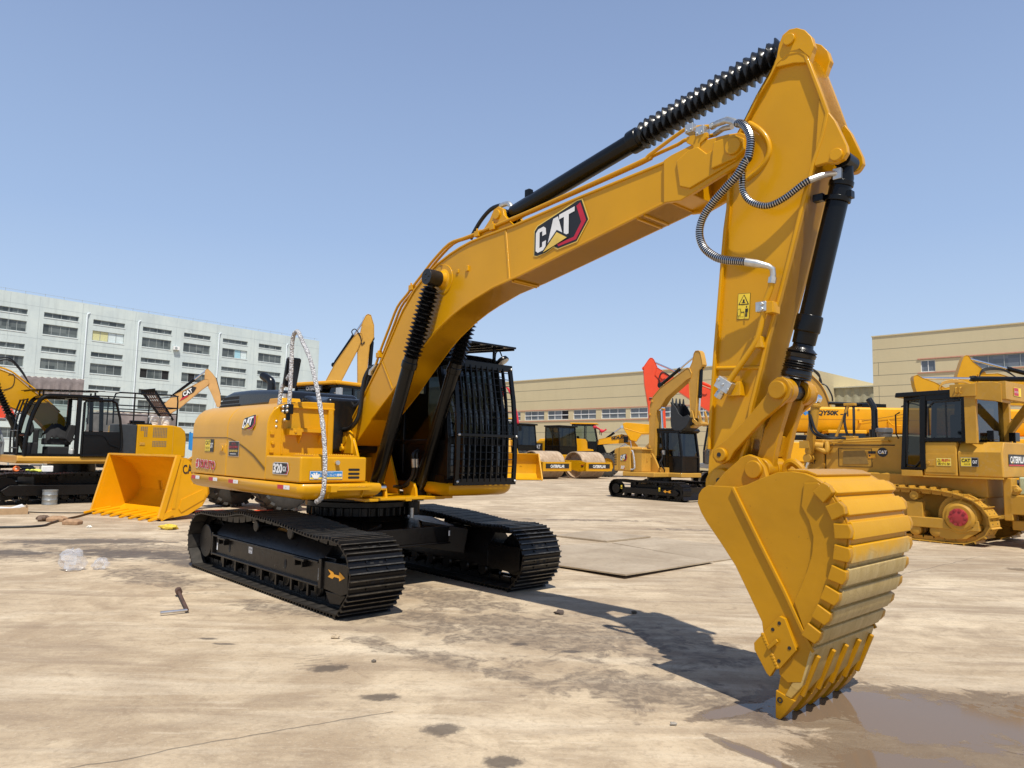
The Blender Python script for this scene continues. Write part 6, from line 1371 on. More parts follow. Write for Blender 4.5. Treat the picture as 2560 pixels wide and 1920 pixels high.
mb = MB(); mb.prism([(-.45, .9), (-.42, 1.45), (-.28, 1.66), (-.10, 1.66), (.05, 1.45), (.35, .9)], -.30, -.22); mb.prism([(-.45, .9), (-.42, 1.45), (-.28, 1.66), (-.10, 1.66), (.05, 1.45), (.35, .9)], .22, .30); mb.cyl((-.2, -.34, 1.52), (-.2, .34, 1.52), .09, n=16); mb.box(.1, .5, -.25, .25, .8, 1.15); mb.build('boom_bracket', 'tan', MI, .01)
hyd(MI, (.30, 0, .98), (.10, 0, 3.36), .58, .075, (.12, .085), None, 'boom_cylinder', w=.2)
hyd(MI, (.05, 0, 4.22), (1.68, 0, 5.20), .52, .06, (.1, .07), None, 'stick_cylinder')
beam(MI, 'stick', [(1.46, 4.66), (1.62, 4.95), (1.70, 5.27), (1.76, 5.34), (1.88, 5.34), (1.95, 5.27), (2.01, 5.03), (2.05, 4.84), (1.88, 4.64), (1.83, 4.35), (1.73, 3.2), (1.72, 2.95), (1.60, 2.93), (1.54, 3.06), (1.48, 4.15)], .11, 'tan')
hyd(MI, (1.92, 0, 4.80), (1.80, 0, 2.86), .54, .068, (.10, .078), None, 'bucket_cylinder')
mb = MB()
for s in (-1, 1): mb.prism([(1.60, 3.22), (1.66, 3.2), (1.74, 2.92), (1.86, 2.80), (2.05, 2.78), (2.06, 2.70), (1.85, 2.66), (1.66, 2.80), (1.56, 3.0)], s * .15, s * .20); mb.prism([(2.05, 2.78), (2.02, 3.02), (1.95, 3.2), (1.90, 3.18), (1.95, 2.95), (1.93, 2.74)], s * .15, s * .20)
mb.cyl((2.0, -.22, 2.74), (2.0, .22, 2.74), .06, n=14); mb.obox((1.55, 0, 2.62), (1.85, 0, 2.72), .32, .07); mb.build('bucket_link', 'tan', MI, .008)
BKT = [(.88, 3.50), (.85, 3.44), (.82, 2.9), (.84, 2.62), (1.0, 2.50), (1.30, 2.50), (1.50, 2.60), (1.62, 2.75), (1.70, 2.95), (1.62, 3.05), (1.36, 2.98), (1.20, 3.1), (1.05, 3.35)]
mb = MB()
for s in (-1, 1): mb.prism(BKT, s * .36, s * .33)
mb.ribbon(BKT[:9], .025, -.36, .36); mb.cyl((1.55, -.2, 2.80), (1.55, .2, 2.80), .12, n=16)
mbk = mb.build('bucket', plain('black_bucket_paint', (.02, .022, .024), .5), MI, .01)
for k in range(4):
    y = -.31 + .62 * k / 3; mb = MB(); mb.add([(.84, y - .04, 3.42), (.92, y - .04, 3.42), (.84, y + .04, 3.42), (.92, y + .04, 3.42), (.87, y - .02, 3.68), (.89, y - .02, 3.68), (.87, y + .02, 3.68), (.89, y + .02, 3.68)], [(0, 1, 3, 2), (4, 5, 7, 6), (0, 1, 5, 4), (2, 3, 7, 6), (0, 2, 6, 4), (1, 3, 7, 5)]); mb.build('tooth', plain('tooth_steel', (.05, .055, .055), .45), mbk)
c = box_cab(MI, -.25, 1.06, -.02, .95, .98, 1.55, 2.50, .14, gl='darkglass', post=.08)
mb = MB(); mb.ball((.8, .2, 1.62), .07, .08, .12, 8, 6); mb.ball((.8, .32, 1.56), .06, .08, .09, 8, 6); mb.build('red_bow', 'cloth_red', c)
mb = MB(); mb.prism([(1.02, 2.42), (1.14, 2.50), (1.10, 2.58), (.9, 2.62), (.9, 2.5)], -.05, .98); mb.build('sun_visor', 'boot', c, .02)
mb = MB()
for k in range(2): mb.tube([(.36 - .03 * k, -.28, 1.75), (.42, -.33, 1.5), (.40, -.36 - .1 * k, 1.3), (.48, -.30, 1.08), (.42, -.2, .95)], .022, 8, 4)
mb.build('hydraulic_hose', 'rubber', MI)
mb = MB(); mb.box(.38, .46, -.30, -.22, 1.62, 1.78); mb.build('valve', 'zinc', MI)
mb = MB(); mb.prism([(1.95, .06), (1.86, .20), (1.84, .36), (1.90, .50), (1.96, .50), (1.92, .36), (1.94, .22), (2.02, .06)], -1.10, 1.12)
for y in (-.45, .45): mb.obox((1.86, y, .26), (.6, y, .38), .10, .14)
mb.build('dozer_blade', 'trackblack', MI, .01)

# ---------------------------------------------------------------- orange-red excavator behind it
RE = thing('excavator', 'orange-red excavator with folded boom standing behind the small tan one', 'excavator', (7.998, 36.0, 0), heading(95))
beam(RE, 'stick', [(-1.36, 6.02), (-1.12, 6.38), (-1.05, 6.46), (-.95, 6.46), (-.86, 6.36), (-.71, 6.02), (-.48, 5.25), (-.62, 4.75), (-.85, 4.0), (-.95, 3.3), (-1.08, 3.3), (-1.12, 4.0), (-1.26, 4.83), (-1.31, 5.13)], .16, 'red')
beam(RE, 'boom', [(-.80, 5.62), (-.71, 5.98), (-.25, 5.68), (.6, 5.24), (1.55, 5.06), (2.3, 4.75), (3.2, 3.6), (3.9, 1.9), (3.5, 1.5), (2.9, 2.6), (2.3, 3.5), (1.79, 3.88), (1.4, 4.12), (.3, 4.85), (-.5, 5.30)], .19, 'red')
hyd(RE, (2.0, 0, 5.05), (-.96, 0, 6.33), .42, .08, (.15, .10), None, 'stick_cylinder', mat=M['red'])
hyd(RE, (-1.34, 0, 5.95), (-1.05, 0, 3.9), .6, .07, (.1, .08), None, 'bucket_cylinder', mat=M['red'])
mb = MB(); mb.tube([(.0, -.2, 5.5), (-.45, -.22, 5.75), (-.62, -.25, 5.3), (-.35, -.25, 4.95), (-.38, -.24, 4.6), (-.6, -.22, 4.42), (-1.1, -.2, 4.45)], .03, 8, 6); mb.build('hydraulic_hose', 'rubber', RE)
for q in ((-.42, 5.52, .12), (1.62, 4.80, .15)): MB().cyl((q[0], -.25, q[1]), (q[0], .25, q[1]), q[2], n=18).build('pivot_pin', 'red', RE)
mb = MB(); mb.prism([(-.46, 3.95), (-.30, 3.98), (-.22, 2.4), (-.46, 2.4)], -.1, .1); mb.build('boom_guard', 'red', RE)
for yc in (-1.1, 1.1): crawler(RE, 1.2, 5.2, yc, .6, .85, pitch=.2)
mb = MB(); mb.box(1.6, 6.0, -1.3, 1.3, 1.0, 1.25); mb.box(3.4, 6.0, -1.3, 1.3, 1.25, 2.2); mb.cyl((3.2, 0, .6), (3.2, 0, 1.0), .6, n=20); mb.build('upper_body', plain('pale_grey_paint', (.42, .45, .44), .5), RE, .04)
box_cab(RE, 3.0, 1.55, -1.25, -.35, 1.25, 1.85, 3.05, .2, mat=plain('charcoal_paint', (.05, .055, .06), .4), gl='glass', post=.09)

# ---------------------------------------------------------------- two road rollers
def road_roller(label, x, y):
    t = thing('road_roller', label, 'road roller', (x, y, 0), heading(140), 'road rollers by the tan hall')
    mb = MB(); n = 40; mb.lathe((0, -1.06, .86), (0, 1, 0), [(.0, .80), (0, .86), (2.12, .86), (2.12, .80)], n, False); mb.lathe((0, -1.06, .86), (0, 1, 0), [(0, .80), (.35, .79), (.36, .2)], n, False); mb.lathe((0, 1.06, .86), (0, -1, 0), [(0, .80), (.35, .79), (.36, .2)], n, False); mb.build('drum', 'drum', t, ang=40)
    mb = MB()
    for s in (-1, 1): mb.prism([(1.22, .50), (1.22, 1.06), (.72, 1.16), (-1.3, 1.16), (-1.3, .75), (.6, .46)], s * 1.13, s * 1.19)
    mb.box(1.12, 1.28, -1.19, 1.19, .50, 1.06); mb.box(-1.4, -1.2, -1.19, 1.19, .6, 1.16)
    for s in (-1, 1):
        for xx, z in ((.75, .6), (.75, 1.02), (1.1, .58), (1.1, .98)): mb.cyl((xx, s * 1.19, z), (xx, s * 1.205, z), .035, n=8)
    mb.build('drum_frame', 'yellow', t, .012)
    decal('maker_lettering', t, (1.285, -.98, .62), (0, 1.96, 0), (0, 0, .34), [('letterblack', RECT), ('arrow', rect(0, 0, 1, .10)), ('white', ('t', 'CATERPILLAR', .20, .25, .80, .80, .04))], .006)
    mb = MB(); mb.prism([(-1.5, .7), (-1.5, 1.5), (-2.9, 1.6), (-4.2, 1.55), (-4.5, 1.3), (-4.5, .7)], -.75, .75); mb.prism([(-3.0, 1.5), (-3.0, 2.45), (-4.3, 2.35), (-4.55, 2.1), (-4.55, 1.4)], -.8, .8); mb.build('engine_body', 'yellow', t, .06, 3)
    for s in (-1, 1): tyre(t, -3.3, s * .85, .76, .5)
    box_cab(t, -2.95, -1.55, -.78, .78, 1.5, 2.05, 3.35, .18, gl='darkglass', over=.1)
    decal('logo_decal', t, (-4.3, -.805, 1.75), (1.1, 0, 0), (0, 0, .5), [('letterblack', RECT), ('white', ('t', 'CAT', .2, .2, .8, .8, .04))], .006)
    return t
RO1 = road_roller('dusty drum road roller standing nearer the black cab guard, leftmost of the two', 2.05, 45.0)
RO2 = road_roller('dusty drum road roller standing nearer the small tan excavator', 4.84, 47.0)
decal('side_label', RO2, (.82, -1.192, .74), (.25, 0, 0), (0, 0, .20), [('decalred', rect(0, .6, 1, .8)), ('letterblack', rect(0, .3, 1, .5)), ('letterblack', rect(0, 0, .8, .2))], .006)

# loader facing the camera with a plain wide bucket, and the loader with the raised bucket
def wheel_loader(root, paint_, raised=None, cab_text=None, bw=3.0, light=True):
    for s in (-1, 1): tyre(root, 0, s * 1.05, .85, .62, rim=paint_); tyre(root, -3.2, s * 1.05, .85, .62, rim=paint_)
    mb = MB(); mb.box(-1.0, .5, -.4, .4, .7, 1.4); mb.prism([(-.9, 1.3), (-.75, 2.5), (-.45, 2.5), (.1, 1.3)], -.45, .45); mb.build('front_frame', 'black' if raised else paint_, root, .03)
    mb = MB(); mb.box(-3.6, -1.2, -.75, .75, .8, 1.7); mb.prism([(-5.1, 1.0), (-5.1, 2.3), (-4.8, 2.6), (-2.9, 2.7), (-2.9, 1.0)], -.85, .85); mb.build('rear_body', paint_, root, .06, 3)
    for s in (-1, 1): mb = MB(); mb.prism([(-2.45, 1.85), (-2.40, 2.55), (-2.2, 2.66), (-1.55, 2.62), (-1.42, 2.45), (-1.38, 1.95), (-1.0, 1.9), (-.95, 1.8), (-2.3, 1.75)], s * .75, s * 1.30); mb.box(-2.35, -2.0, s * 1.3, s * 1.305, 2.15, 2.4); mb.build('mudguard', paint_, root, .04)
    c = box_cab(root, -2.5, -.75, -.72, .72, 1.75, 2.45, 3.68, .22, gl='glass', roof=paint_, over=.16, mat='black')
    for s in (-1, 1): mb = MB(); mb.box(-.55, -.5, s * 1.05 - .1, s * 1.05 + .1, 2.95, 3.3); mb.obox((-.52, s * 1.05, 3.35), (-.9, s * .75, 3.45), .03, .03); mb.build('mirror', 'black', c, .02)
    if cab_text: decal('visor_lettering', c, (-.80, -.55, 3.55), (0, 1.1, 0), (0, 0, .14), [('letterblack', rect(-.1, -.4, 1.1, 1.4)), ('white', ('t', cab_text, 0, 0, 1, 1, .02))], .06)
    return c
C2 = thing('wheel_loader', 'yellow wheel loader with a plain toothless bucket lowered beside the black cab guard', 'wheel loader', (-.35, 45.0, 0), heading(168))
wheel_loader(C2, 'yellow', None, 'CATERPILLAR')
bk = bucket_loader(C2, 3.0, 3.4, [(3.55, .03), (2.6, .08), (2.30, .35), (2.25, .8), (2.38, 1.25), (2.6, 1.52)], 'yellow', 2)
for s in (-1, 1): beam(C2, 'lift_arm', [(-.7, 2.2), (.2, 1.9), (1.4, 1.1), (2.25, .5), (2.3, .8), (1.5, 1.4), (.3, 2.25), (-.6, 2.4)], .07, 'yellow', y=s * .5)
SD = thing('wheel_loader', 'yellow wheel loader holding its bucket up, parked sideways behind the road rollers', 'wheel loader', (6.95, 51.6, 0), heading(100))
c = wheel_loader(SD, 'orangey', True)
for s in (-1, 1): beam(SD, 'lift_arm', [(-.75, 2.25), (-.6, 2.62), (.2, 2.80), (.99, 3.0), (1.5, 2.9), (2.1, 2.2), (1.95, 2.05), (1.2, 2.42), (.2, 2.35)], .08, 'orangey', y=s * .62)
decal('maker_lettering', SD, (.28, -.73, 2.62), (.95, 0, .10), (-.02, 0, .22), [('letterblack', ('t', 'SDLG', 0, 0, 1, 1, .05))], .01)
mb = MB(); mb.prism([(1.07, 3.74), (1.30, 3.82), (3.4, 3.66), (3.4, 3.1), (2.35, 3.0), (2.0, 2.5), (1.6, 2.6), (1.14, 3.37)], -1.45, 1.45); mb.ribbon([(1.14, 3.40), (2.3, 3.08), (3.4, 3.14)], .05, -1.47, 1.47); mb.build('bucket', 'orangey', SD, .03)
for s in (-1, 1): hyd(SD, (-.4, s * .3, 2.5), (1.0, s * .3, 3.55), .55, .07, (.1, .08), None, 'bucket_cylinder'); hyd(SD, (-.3, s * .55, 1.3), (1.3, s * .55, 2.35), .6, .09, (.1, .1), None, 'lift_cylinder')
mb = MB(); mb.tube([(-.3, -.9, 3.55), (.0, -.92, 3.35), (.25, -.9, 3.2), (.5, -.88, 3.35)], .06, 8, 4); mb.ball((.18, -.9, 3.22), .16, .1, .13, 8, 6); mb.ball((-.32, -.9, 3.5), .14, .1, .13, 8, 6)
rb = mb.build('ribbon', 'cloth_red'); on(SD, rb); rb.location = rb.location + Vector((-.55, .25, 0)); tag(rb, 'red cloth bow tied across the windscreen of the loader with the raised bucket', 'ribbon')
TBK = thing('excavator_bucket', 'rusty tan digging bucket propped behind the small tan excavator', 'bucket', (7.0, 34.0, 0), heading(110))
mb = MB(); P = [(-.9, 1.55), (-.4, 1.95), (.3, 2.75), (.7, 2.9), (.8, 2.3), (.3, 1.4), (-.3, 1.2)]; mb.prism(P, -.6, .6)
for k in range(3): mb.obox((-.7 + .02 * k, -.45 + .45 * k, 1.78), (.36, -.45 + .45 * k, 2.86), .12, .14, (0, 1, 0))
mb.box(-.3, .5, -.5, .5, 0, 1.5); mb.build('shell', plain('rusty_tan', (.30, .17, .05), .7, 0, .25, 6), TBK, .05)

# ---------------------------------------------------------------- bulldozer at the right
DZ = thing('bulldozer', 'faded yellow bulldozer with a black cab, a red hub cap and a ripper', 'bulldozer', (8.61, 15.97, 0), heading(-38))
TRD = [(-1.40, .015), (.0, .02), (1.2, .02), (1.50, .10), (1.72, .36), (1.70, .62), (1.45, .86), (1.1, .98), (.2, 1.04), (-.6, 1.05), (-1.2, 1.03), (-1.60, .96), (-1.95, .80), (-2.14, .50), (-2.06, .24), (-1.78, .06)]
fr, st = track_frames(TRD, .20)
for yc in (1.0, -.92):
    tr = bpy.data.objects.new('track', None); COL.objects.link(tr); tr.parent = DZ; s = 1 if yc > 0 else -1
    mb = MB()
    for p, a in fr:
        c, q = math.cos(a), math.sin(a)
        def T(x, z): return (p.x + x * c - z * q, p.y + x * q + z * c)
        mb.mat(0).prism([T(-st * .48, 0), T(st * .48, 0), T(st * .48, .016), T(-st * .48, .016)], yc - .24, yc + .24); mb.prism([T(-st * .44, 0), T(-st * .40, -.045), T(-st * .34, -.045), T(-st * .28, 0)], yc - .24, yc + .24)
        for b in (-.10, .10): mb.prism([T(-st * .55, .014), T(-st * .38, .10), T(st * .40, .10), T(st * .55, .03)], yc + b - .025, yc + b + .025)
        mb.mat(1)
        for x in (-.02, .05):
            for b in (-.12, .12): mb.prism([T(x - .011, .0), T(x + .011, .0), T(x + .011, -.003), T(x - .011, -.003)], yc + b - .012, yc + b + .012)
    mb.build('track_chain', ['oldyellow', 'dark'], tr, ang=30)
    mb = MB(); mb.box(-1.93, 1.2, yc - .16, yc + s * .20 if s > 0 else yc + .16, .28, .48) if s > 0 else mb.box(-1.93, 1.2, yc - .20, yc + .16, .28, .48)
    mb.prism([(-.95, .46), (-.95, .59), (-.90, .62), (1.2, .62), (1.2, .46)], yc - .12, yc + .12); mb.box(-.93, -.62, yc + s * .10 - .06, yc + s * .10 + .08, .46, .78) ; mb.build('track_frame', 'oldyellow', tr, .015)
    mb = MB(); mb.prism([(-1.95, .30), (-1.95, .40), (-1.2, .30), (-1.22, .12), (-1.36, .08), (-1.70, .12)], yc - .1, yc + s * .18) if s > 0 else mb.box(-1.8, -1.2, yc - .1, yc + .1, .1, .3); mb.build('track_guard', 'oldyellow', tr, .01)
    mb = MB(); mb.cyl((-1.60, yc - .04, .53), (-1.60, yc + .04, .53), .44, n=36); mb.lathe((-1.60, yc, .53), (0, s, 0), [(0, .34), (.14, .34), (.20, .30), (.20, .27), (.24, .22), (.24, .14)], 36); mb.build('sprocket', 'oldyellow', tr, .008)
    mb = MB(); mb.lathe((-1.60, yc + s * .22, .53), (0, s, 0), [(0, .165), (.05, .165), (.07, .12)], 30)
    for k in range(10): a = 2 * math.pi * k / 10; mb.cyl((-1.60 + .14 * math.cos(a), yc + s * .25, .53 + .14 * math.sin(a)), (-1.60 + .14 * math.cos(a), yc + s * .30, .53 + .14 * math.sin(a)), .028, n=8)
    mb.build('hub_cap', plain('red_hub_paint', (.36, .03, .035), .5, 0, .2, 12), tr)
    mb = MB(); mb.cyl((1.28, yc - .1, .45), (1.28, yc + .1, .45), .36, n=28); mb.build('idler_wheel', 'oldyellow', tr, .01)
    for i in range(6): x = -1.15 + .38 * i; mb = MB(); mb.lathe((x, yc - .18, .22), (0, 1, 0), [(0, .07), (.02, .11), (.11, .11), (.12, .085), (.24, .085), (.25, .11), (.34, .11), (.36, .07)], 18); mb.build('bottom_roller', 'oldyellow', tr)
    mb = MB(); mb.cyl((-.78, yc - .08, .90), (-.78, yc + s * .2, .90), .085, n=18); mb.cyl((-.78, yc + s * .2, .90), (-.78, yc + s * .21, .90), .04, n=10); mb.build('carrier_roller', 'oldyellow', tr)
mb = MB(); mb.box(-1.9, 1.6, -.70, .70, .45, 1.32); mb.box(-1.95, -.4, -.74, .74, .9, 1.3); mb.build('hull', 'oldyellow', DZ, .03)
mb = MB(); mb.prism([(-.42, 1.25), (-.42, 2.12), (1.42, 2.03), (1.42, 1.25)], -.55, .55); hd = mb.build('engine_hood', 'oldyellow', DZ, .03)
mb = MB(); mb.prism([(1.42, .9), (1.42, 2.04), (1.80, 2.04), (1.96, 1.25), (1.96, .9)], -.62, .62); mb.build('radiator_guard', 'oldyellow', DZ, .03)
mb = MB(); mb.box(-.15, 1.40, .552, .562, 1.905, 1.925); mb.box(-.16, 1.41, .552, .56, 1.29, 1.30); mb.box(1.40, 1.41, .552, .56, 1.29, 1.92); mb.box(.34, 1.10, .552, .556, 1.43, 1.44); mb.box(.34, 1.1, .552, .556, 1.83, 1.84); mb.box(.34, .35, .552, .556, 1.43, 1.84); mb.box(1.09, 1.1, .552, .556, 1.43, 1.84); mb.build('panel_seam', 'dark', hd)
mb = MB(); mb.prism([(1.00, 1.48), (.98, 1.78), (.50, 1.80), (.42, 1.50)], .552, .558); mb.build('hood_vent', plain('vent_mesh', (.26, .16, .04), .7), hd)
mb = MB(); mb.tube([(1.2, .56, 1.93), (1.2, .62, 1.96), (-.05, .62, 2.02), (-.05, .56, 1.99)], .018, 8); mb.build('hand_rail', 'oldyellow', hd)
mb = MB(); mb.cyl((.50, .05, 2.0), (.50, .05, 2.36), .075, n=16); mb.tube([(.50, .05, 2.3), (.50, .05, 2.72), (.52, .05, 2.80), (.62, .05, 2.98)], .068, 14); mb.cyl((.5, .05, 2.05), (.5, .05, 2.28), .12, n=18); mb.build('exhaust_stack', 'plastic', DZ)
mb = MB(); mb.lathe((.20, .25, 2.05), (0, 0, 1), [(0, .15), (.14, .16), (.15, .175), (.22, .175), (.25, .16)], 22); mb.build('air_cleaner', plain('smoky_plastic', (.12, .12, .12), .25), DZ)
decal('round_logo', hd, (.10 + .12, .555, 1.66), (-.22, 0, 0), (0, 0, .20), [('letterblack', [(.5 + .5 * math.cos(a), .5 + .5 * math.sin(a)) for a in [2 * math.pi * k / 28 for k in range(28)]]), ('white', ('t', 'CAT', .06, .34, .94, .70, .05)), ('gold', [(.36, .34), (.50, .5), (.64, .34)])], .003)
decal('lock_label', hd, (.42, .555, 1.63), (-.16, 0, 0), (0, 0, .16), [('letterblack', rect(0, .62, .45, .95)), ('letterblack', rect(.52, .62, 1, .95)), ('arrow', rect(0, 0, 1, .55)), ('letterblack', rect(.1, .2, .3, .45)), ('yellow', rect(.4, .1, .9, .45))], .003)
decal('oval_logo', hd, (1.20, .555, 1.14), (-.52, 0, 0), (0, 0, .10), [('decalblue', [(.12 + .12 * math.cos(a), .5 + .5 * math.sin(a)) for a in [2 * math.pi * k / 20 for k in range(20)]]), ('white', ('t', 'K', .07, .2, .17, .8, .03)), ('white', ('t', '国 産', .36, .1, 1, .9, .01))], .105)
decal('side_lettering', DZ, (1.86, .625, 1.47), (-.26, 0, 0), (0, 0, .09), [('letterblack', ('t', 'CAT', 0, 0, 1, 1, .02))])
# blade lift cylinder with its trunnion and hoses, and the blade itself
hyd(DZ, (1.70, .78, 1.60), (1.48, .78, 2.98), .86, .10, (.10, .125), None, 'lift_cylinder', mat='oldyellow', w=.16)
mb = MB(); mb.cyl((1.42, .62, 1.88), (1.80, .78, 1.93), .085, n=16); mb.tube([(1.36, .6, 1.98), (1.33, .62, 1.86), (1.36, .64, 1.76), (1.60, .7, 1.88)], .06, 10, 4); mb.box(1.62, 1.86, .68, .90, 1.83, 2.0); mb.build('cylinder_trunnion', 'oldyellow', DZ, .02)
mb = MB()
mb.tube([(1.62, .85, 2.70), (1.56, .9, 2.3), (1.40, .9, 2.12), (1.10, .8, 2.06), (.95, .6, 2.08)], .03, 8, 5); mb.tube([(1.58, .88, 2.6), (1.42, .92, 2.22), (1.2, .85, 2.10), (.9, .6, 2.06)], .03, 8, 5)
mb.tube([(1.0, .3, 2.85), (1.02, .4, 2.5), (.95, .45, 2.2), (.92, .4, 2.08)], .03, 8, 4); mb.tube([(.85, .3, 2.8), (.80, .4, 2.5), (.78, .45, 2.3), (.80, .4, 2.08)], .03, 8, 4); mb.build('hydraulic_hose', 'rubber', DZ)
mb = MB(); mb.obox((.95, .32, 2.85), (1.25, .4, 2.05), .09, .05); mb.box(.80, 1.05, .25, .38, 2.82, 2.88); mb.box(.75, 1.05, .3, .5, 2.02, 2.12); mb.build('hose_stand', 'oldyellow', DZ, .01)
mb = MB(); mb.tube([(1.72, .72, 1.55), (1.85, .72, 1.2)], .035, 10); mb.tube([(1.60, .70, 2.85), (1.72, .68, 2.1), (1.80, .68, 1.75)], .02, 8); mb.build('cylinder_pipe', 'chrome', DZ)
mb = MB(); mb.ribbon([(2.9, .05), (2.75, .35), (2.72, .7), (2.85, 1.1)], -.05, -1.9, 1.9)
for s in (-1, 1): mb.obox((2.8, s * 1.35, .35), (.2, s * 1.35, .42), .14, .22)
mb.build('blade', 'oldyellow', DZ, .02)
# cab: black body, yellow roll-over frame, fuel tank
cb = bpy.data.objects.new('cab', None); COL.objects.link(cb); cb.parent = DZ
mb = MB(); z0, z1 = 1.40, 2.92
for y in (-.74, .98):
    mb.obox((-.44, y * .84, z0), (-.52, y * .80, z1), .09, .09, (1, 0, 0)); mb.obox((-.90, y, z0 + .55), (-.94, y, z1), .12, .10, (1, 0, 0)); mb.obox((-1.66, y, 1.98), (-1.68, y, z1), .10, .08, (1, 0, 0))
    mb.obox((-.5, y * .84, z1 - .04), (-.94, y, z1 - .02), .08, .10); mb.obox((-.94, y, z1 - .05), (-1.7, y, z1 - .03), .08, .12); mb.obox((-.44, y * .84, 1.42), (-.90, y, 1.42), .08, .08)
    mb.obox((-.90, y, 1.42), (-.90, y, 2.0), .10, .1, (1, 0, 0)); mb.obox((-.92, y, 2.02), (-1.68, y, 2.02), .08, .08)
mb.obox((-.52, -.6, z1 - .04), (-.52, .80, z1 - .04), .09, .09); mb.build('cab_frame', 'black', cb, .012)
mb = MB(); mb.prism([(-.38, 2.90), (-.40, 3.0), (-1.75, 3.02), (-1.75, 2.93)], -.80, 1.03); mb.build('cab_roof', 'black', cb, .02)
for y in (-.74, .98):
    mb = MB(); mb.add([(-.46, y * .84, 1.44), (-.90, y, 1.44), (-.94, y, 2.86), (-.52, y * .80, 2.86)], [(0, 1, 2, 3)]); mb.build('door_glass', 'darkglass', cb); mb = MB(); mb.sheet([(-.94, 2.05), (-1.66, 2.05), (-1.66, 2.85), (-.96, 2.85)], y); mb.build('side_window', 'darkglass', cb)
mb = MB(); mb.tube([(-.52, .84, 1.52), (-.55, .82, 2.80), (-.86, .95, 2.82), (-.84, .97, 1.60), (-.72, .93, 1.48), (-.52, .84, 1.50)], .02, 8); mb.tube([(-1.02, 1.0, 2.10), (-1.02, 1.0, 2.66), (-1.12, 1.0, 2.78), (-1.6, 1.0, 2.80)], .018, 8); mb.box(-1.36, -1.33, .97, .985, 2.05, 2.8); mb.build('window_trim', 'plastic', cb)
mb = MB(); mb.tube([(-.36, .84, 2.05), (-.33, .88, 2.15), (-.33, .88, 2.55), (-.40, .84, 2.60)], .016, 8); mb.build('grab_handle', 'black', cb)
mb = MB(); mb.box(-1.3, -.8, -.2, .4, 1.5, 1.95); mb.box(-1.5, -1.2, -.25, .45, 1.9, 2.55); mb.box(-1.64, -.5, -.6, .8, 1.36, 1.44); mb.build('seat', 'dark', cb, .05)
mb = MB()
for y in (-.78, 1.0): mb.obox((-1.80, y, 1.95), (-1.80, y, 2.93), .20, .10, (0, 1, 0))
mb.box(-1.93, -1.47, .96, 1.10, 2.86, 3.10); mb.box(-1.93, -1.47, -.88, -.74, 2.86, 3.10); mb.obox((-1.88, -.78, 2.98), (-1.88, 1.0, 2.98), .12, .20)
mb.prism([(-1.90, 2.80), (-1.90, 3.12), (-2.20, 3.12), (-2.35, 3.08), (-2.35, 2.72), (-2.2, 2.76)], .62, 1.08)
mb.box(-2.42, -2.30, -.72, 1.06, 2.78, 3.12); mb.obox((-1.85, -.78, 2.2), (-2.3, -.70, 2.8), .10, .16)
mb.tube([(-1.68, 1.11, 3.04), (-1.68, 1.16, 3.02), (-1.66, 1.16, 2.94), (-1.68, 1.11, 2.92)], .016, 6); mb.tube([(-1.60, 1.11, 3.04), (-1.60, 1.16, 3.02), (-1.60, 1.16, 2.94), (-1.60, 1.11, 2.92)], .016, 6)
mb.build('rollover_frame', 'oldyellow', DZ, .02)
decal('frame_plate', DZ, (-2.425, .66, 2.87), (0, -.36, 0), (0, 0, .15), [('decalyellow', rect(-.04, -.06, 1.04, 1.06)), ('decalred', rect(0, 0, .66, 1)), ('white', ('t', 'ROPS CAB', .06, .36, .6, .6))])
mb = MB(); mb.add([(-1.80, -.70, 2.02), (-1.80, .94, 2.02), (-1.80, .94, 2.86), (-1.80, -.70, 2.86)], [(0, 1, 2, 3)]); mb.build('rear_window', 'darkglass', cb)
mb = MB(); mb.prism([(-.90, 1.30), (-.90, 1.80), (-.90, 1.98), (-1.52, 1.98), (-1.52, 1.30)], .55, 1.0); mb.build('battery_box', 'oldyellow', DZ, .03)
mb = MB(); mb.prism([(.98, 1.30), (1.0, 1.78), (.86, 1.98), (-.70, 1.98), (-.84, 1.78), (-.82, 1.30)], -1.53, -2.30, 'x'); ft = mb.build('fuel_tank', 'oldyellow', DZ, .03)
mb = MB(); mb.box(-.92, -1.48, 1.0, 1.006, 1.36, 1.75) if False else mb.box(-1.48, -.94, 1.0, 1.008, 1.37, 1.74); mb.cyl((-1.0, 1.0, 1.56), (-1.0, 1.03, 1.56), .03, n=10); mb.box(-1.12, -.98, 1.008, 1.016, 1.50, 1.62); mb.box(-.48, -.88, .70, 1.03, 1.28, 1.40); mb.box(-2.3, -.9, .98, 1.03, 1.27, 1.30); mb.build('box_door', 'oldyellow', DZ, .006)
decal('danger_sticker', DZ, (-1.15, 1.009, 1.50), (-.27, 0, 0), (0, 0, .155), [('decalyellow', RECT), ('white', rect(.02, .03, .98, .97)), ('decalyellow', rect(.03, .05, .97, .95)), ('decalred', ('t', '危険!!', .34, .54, .95, .90, .03)), ('letterblack', ('t', '近づくな!', .12, .12, .93, .44, .03)), ('letterblack', [(.06, .56), (.30, .56), (.18, .92)]), ('decalyellow', [(.11, .60), (.25, .60), (.18, .82)])])
decal('yellow_sticker', DZ, (-1.585, 1.003, 1.50), (-.31, 0, 0), (0, 0, .175), [('letterblack', RECT), ('white', rect(.01, .02, .99, .98)), ('decalyellow', rect(.02, .04, .60, .96)), ('letterblack', rect(.62, .04, .98, .96)), ('letterblack', ('t', 'CAT', .06, .48, .56, .88, .04)), ('letterblack', ('t', '取扱注意', .20, .18, .54, .36)), ('white', ('t', 'CAT', .68, .34, .94, .70, .04))])
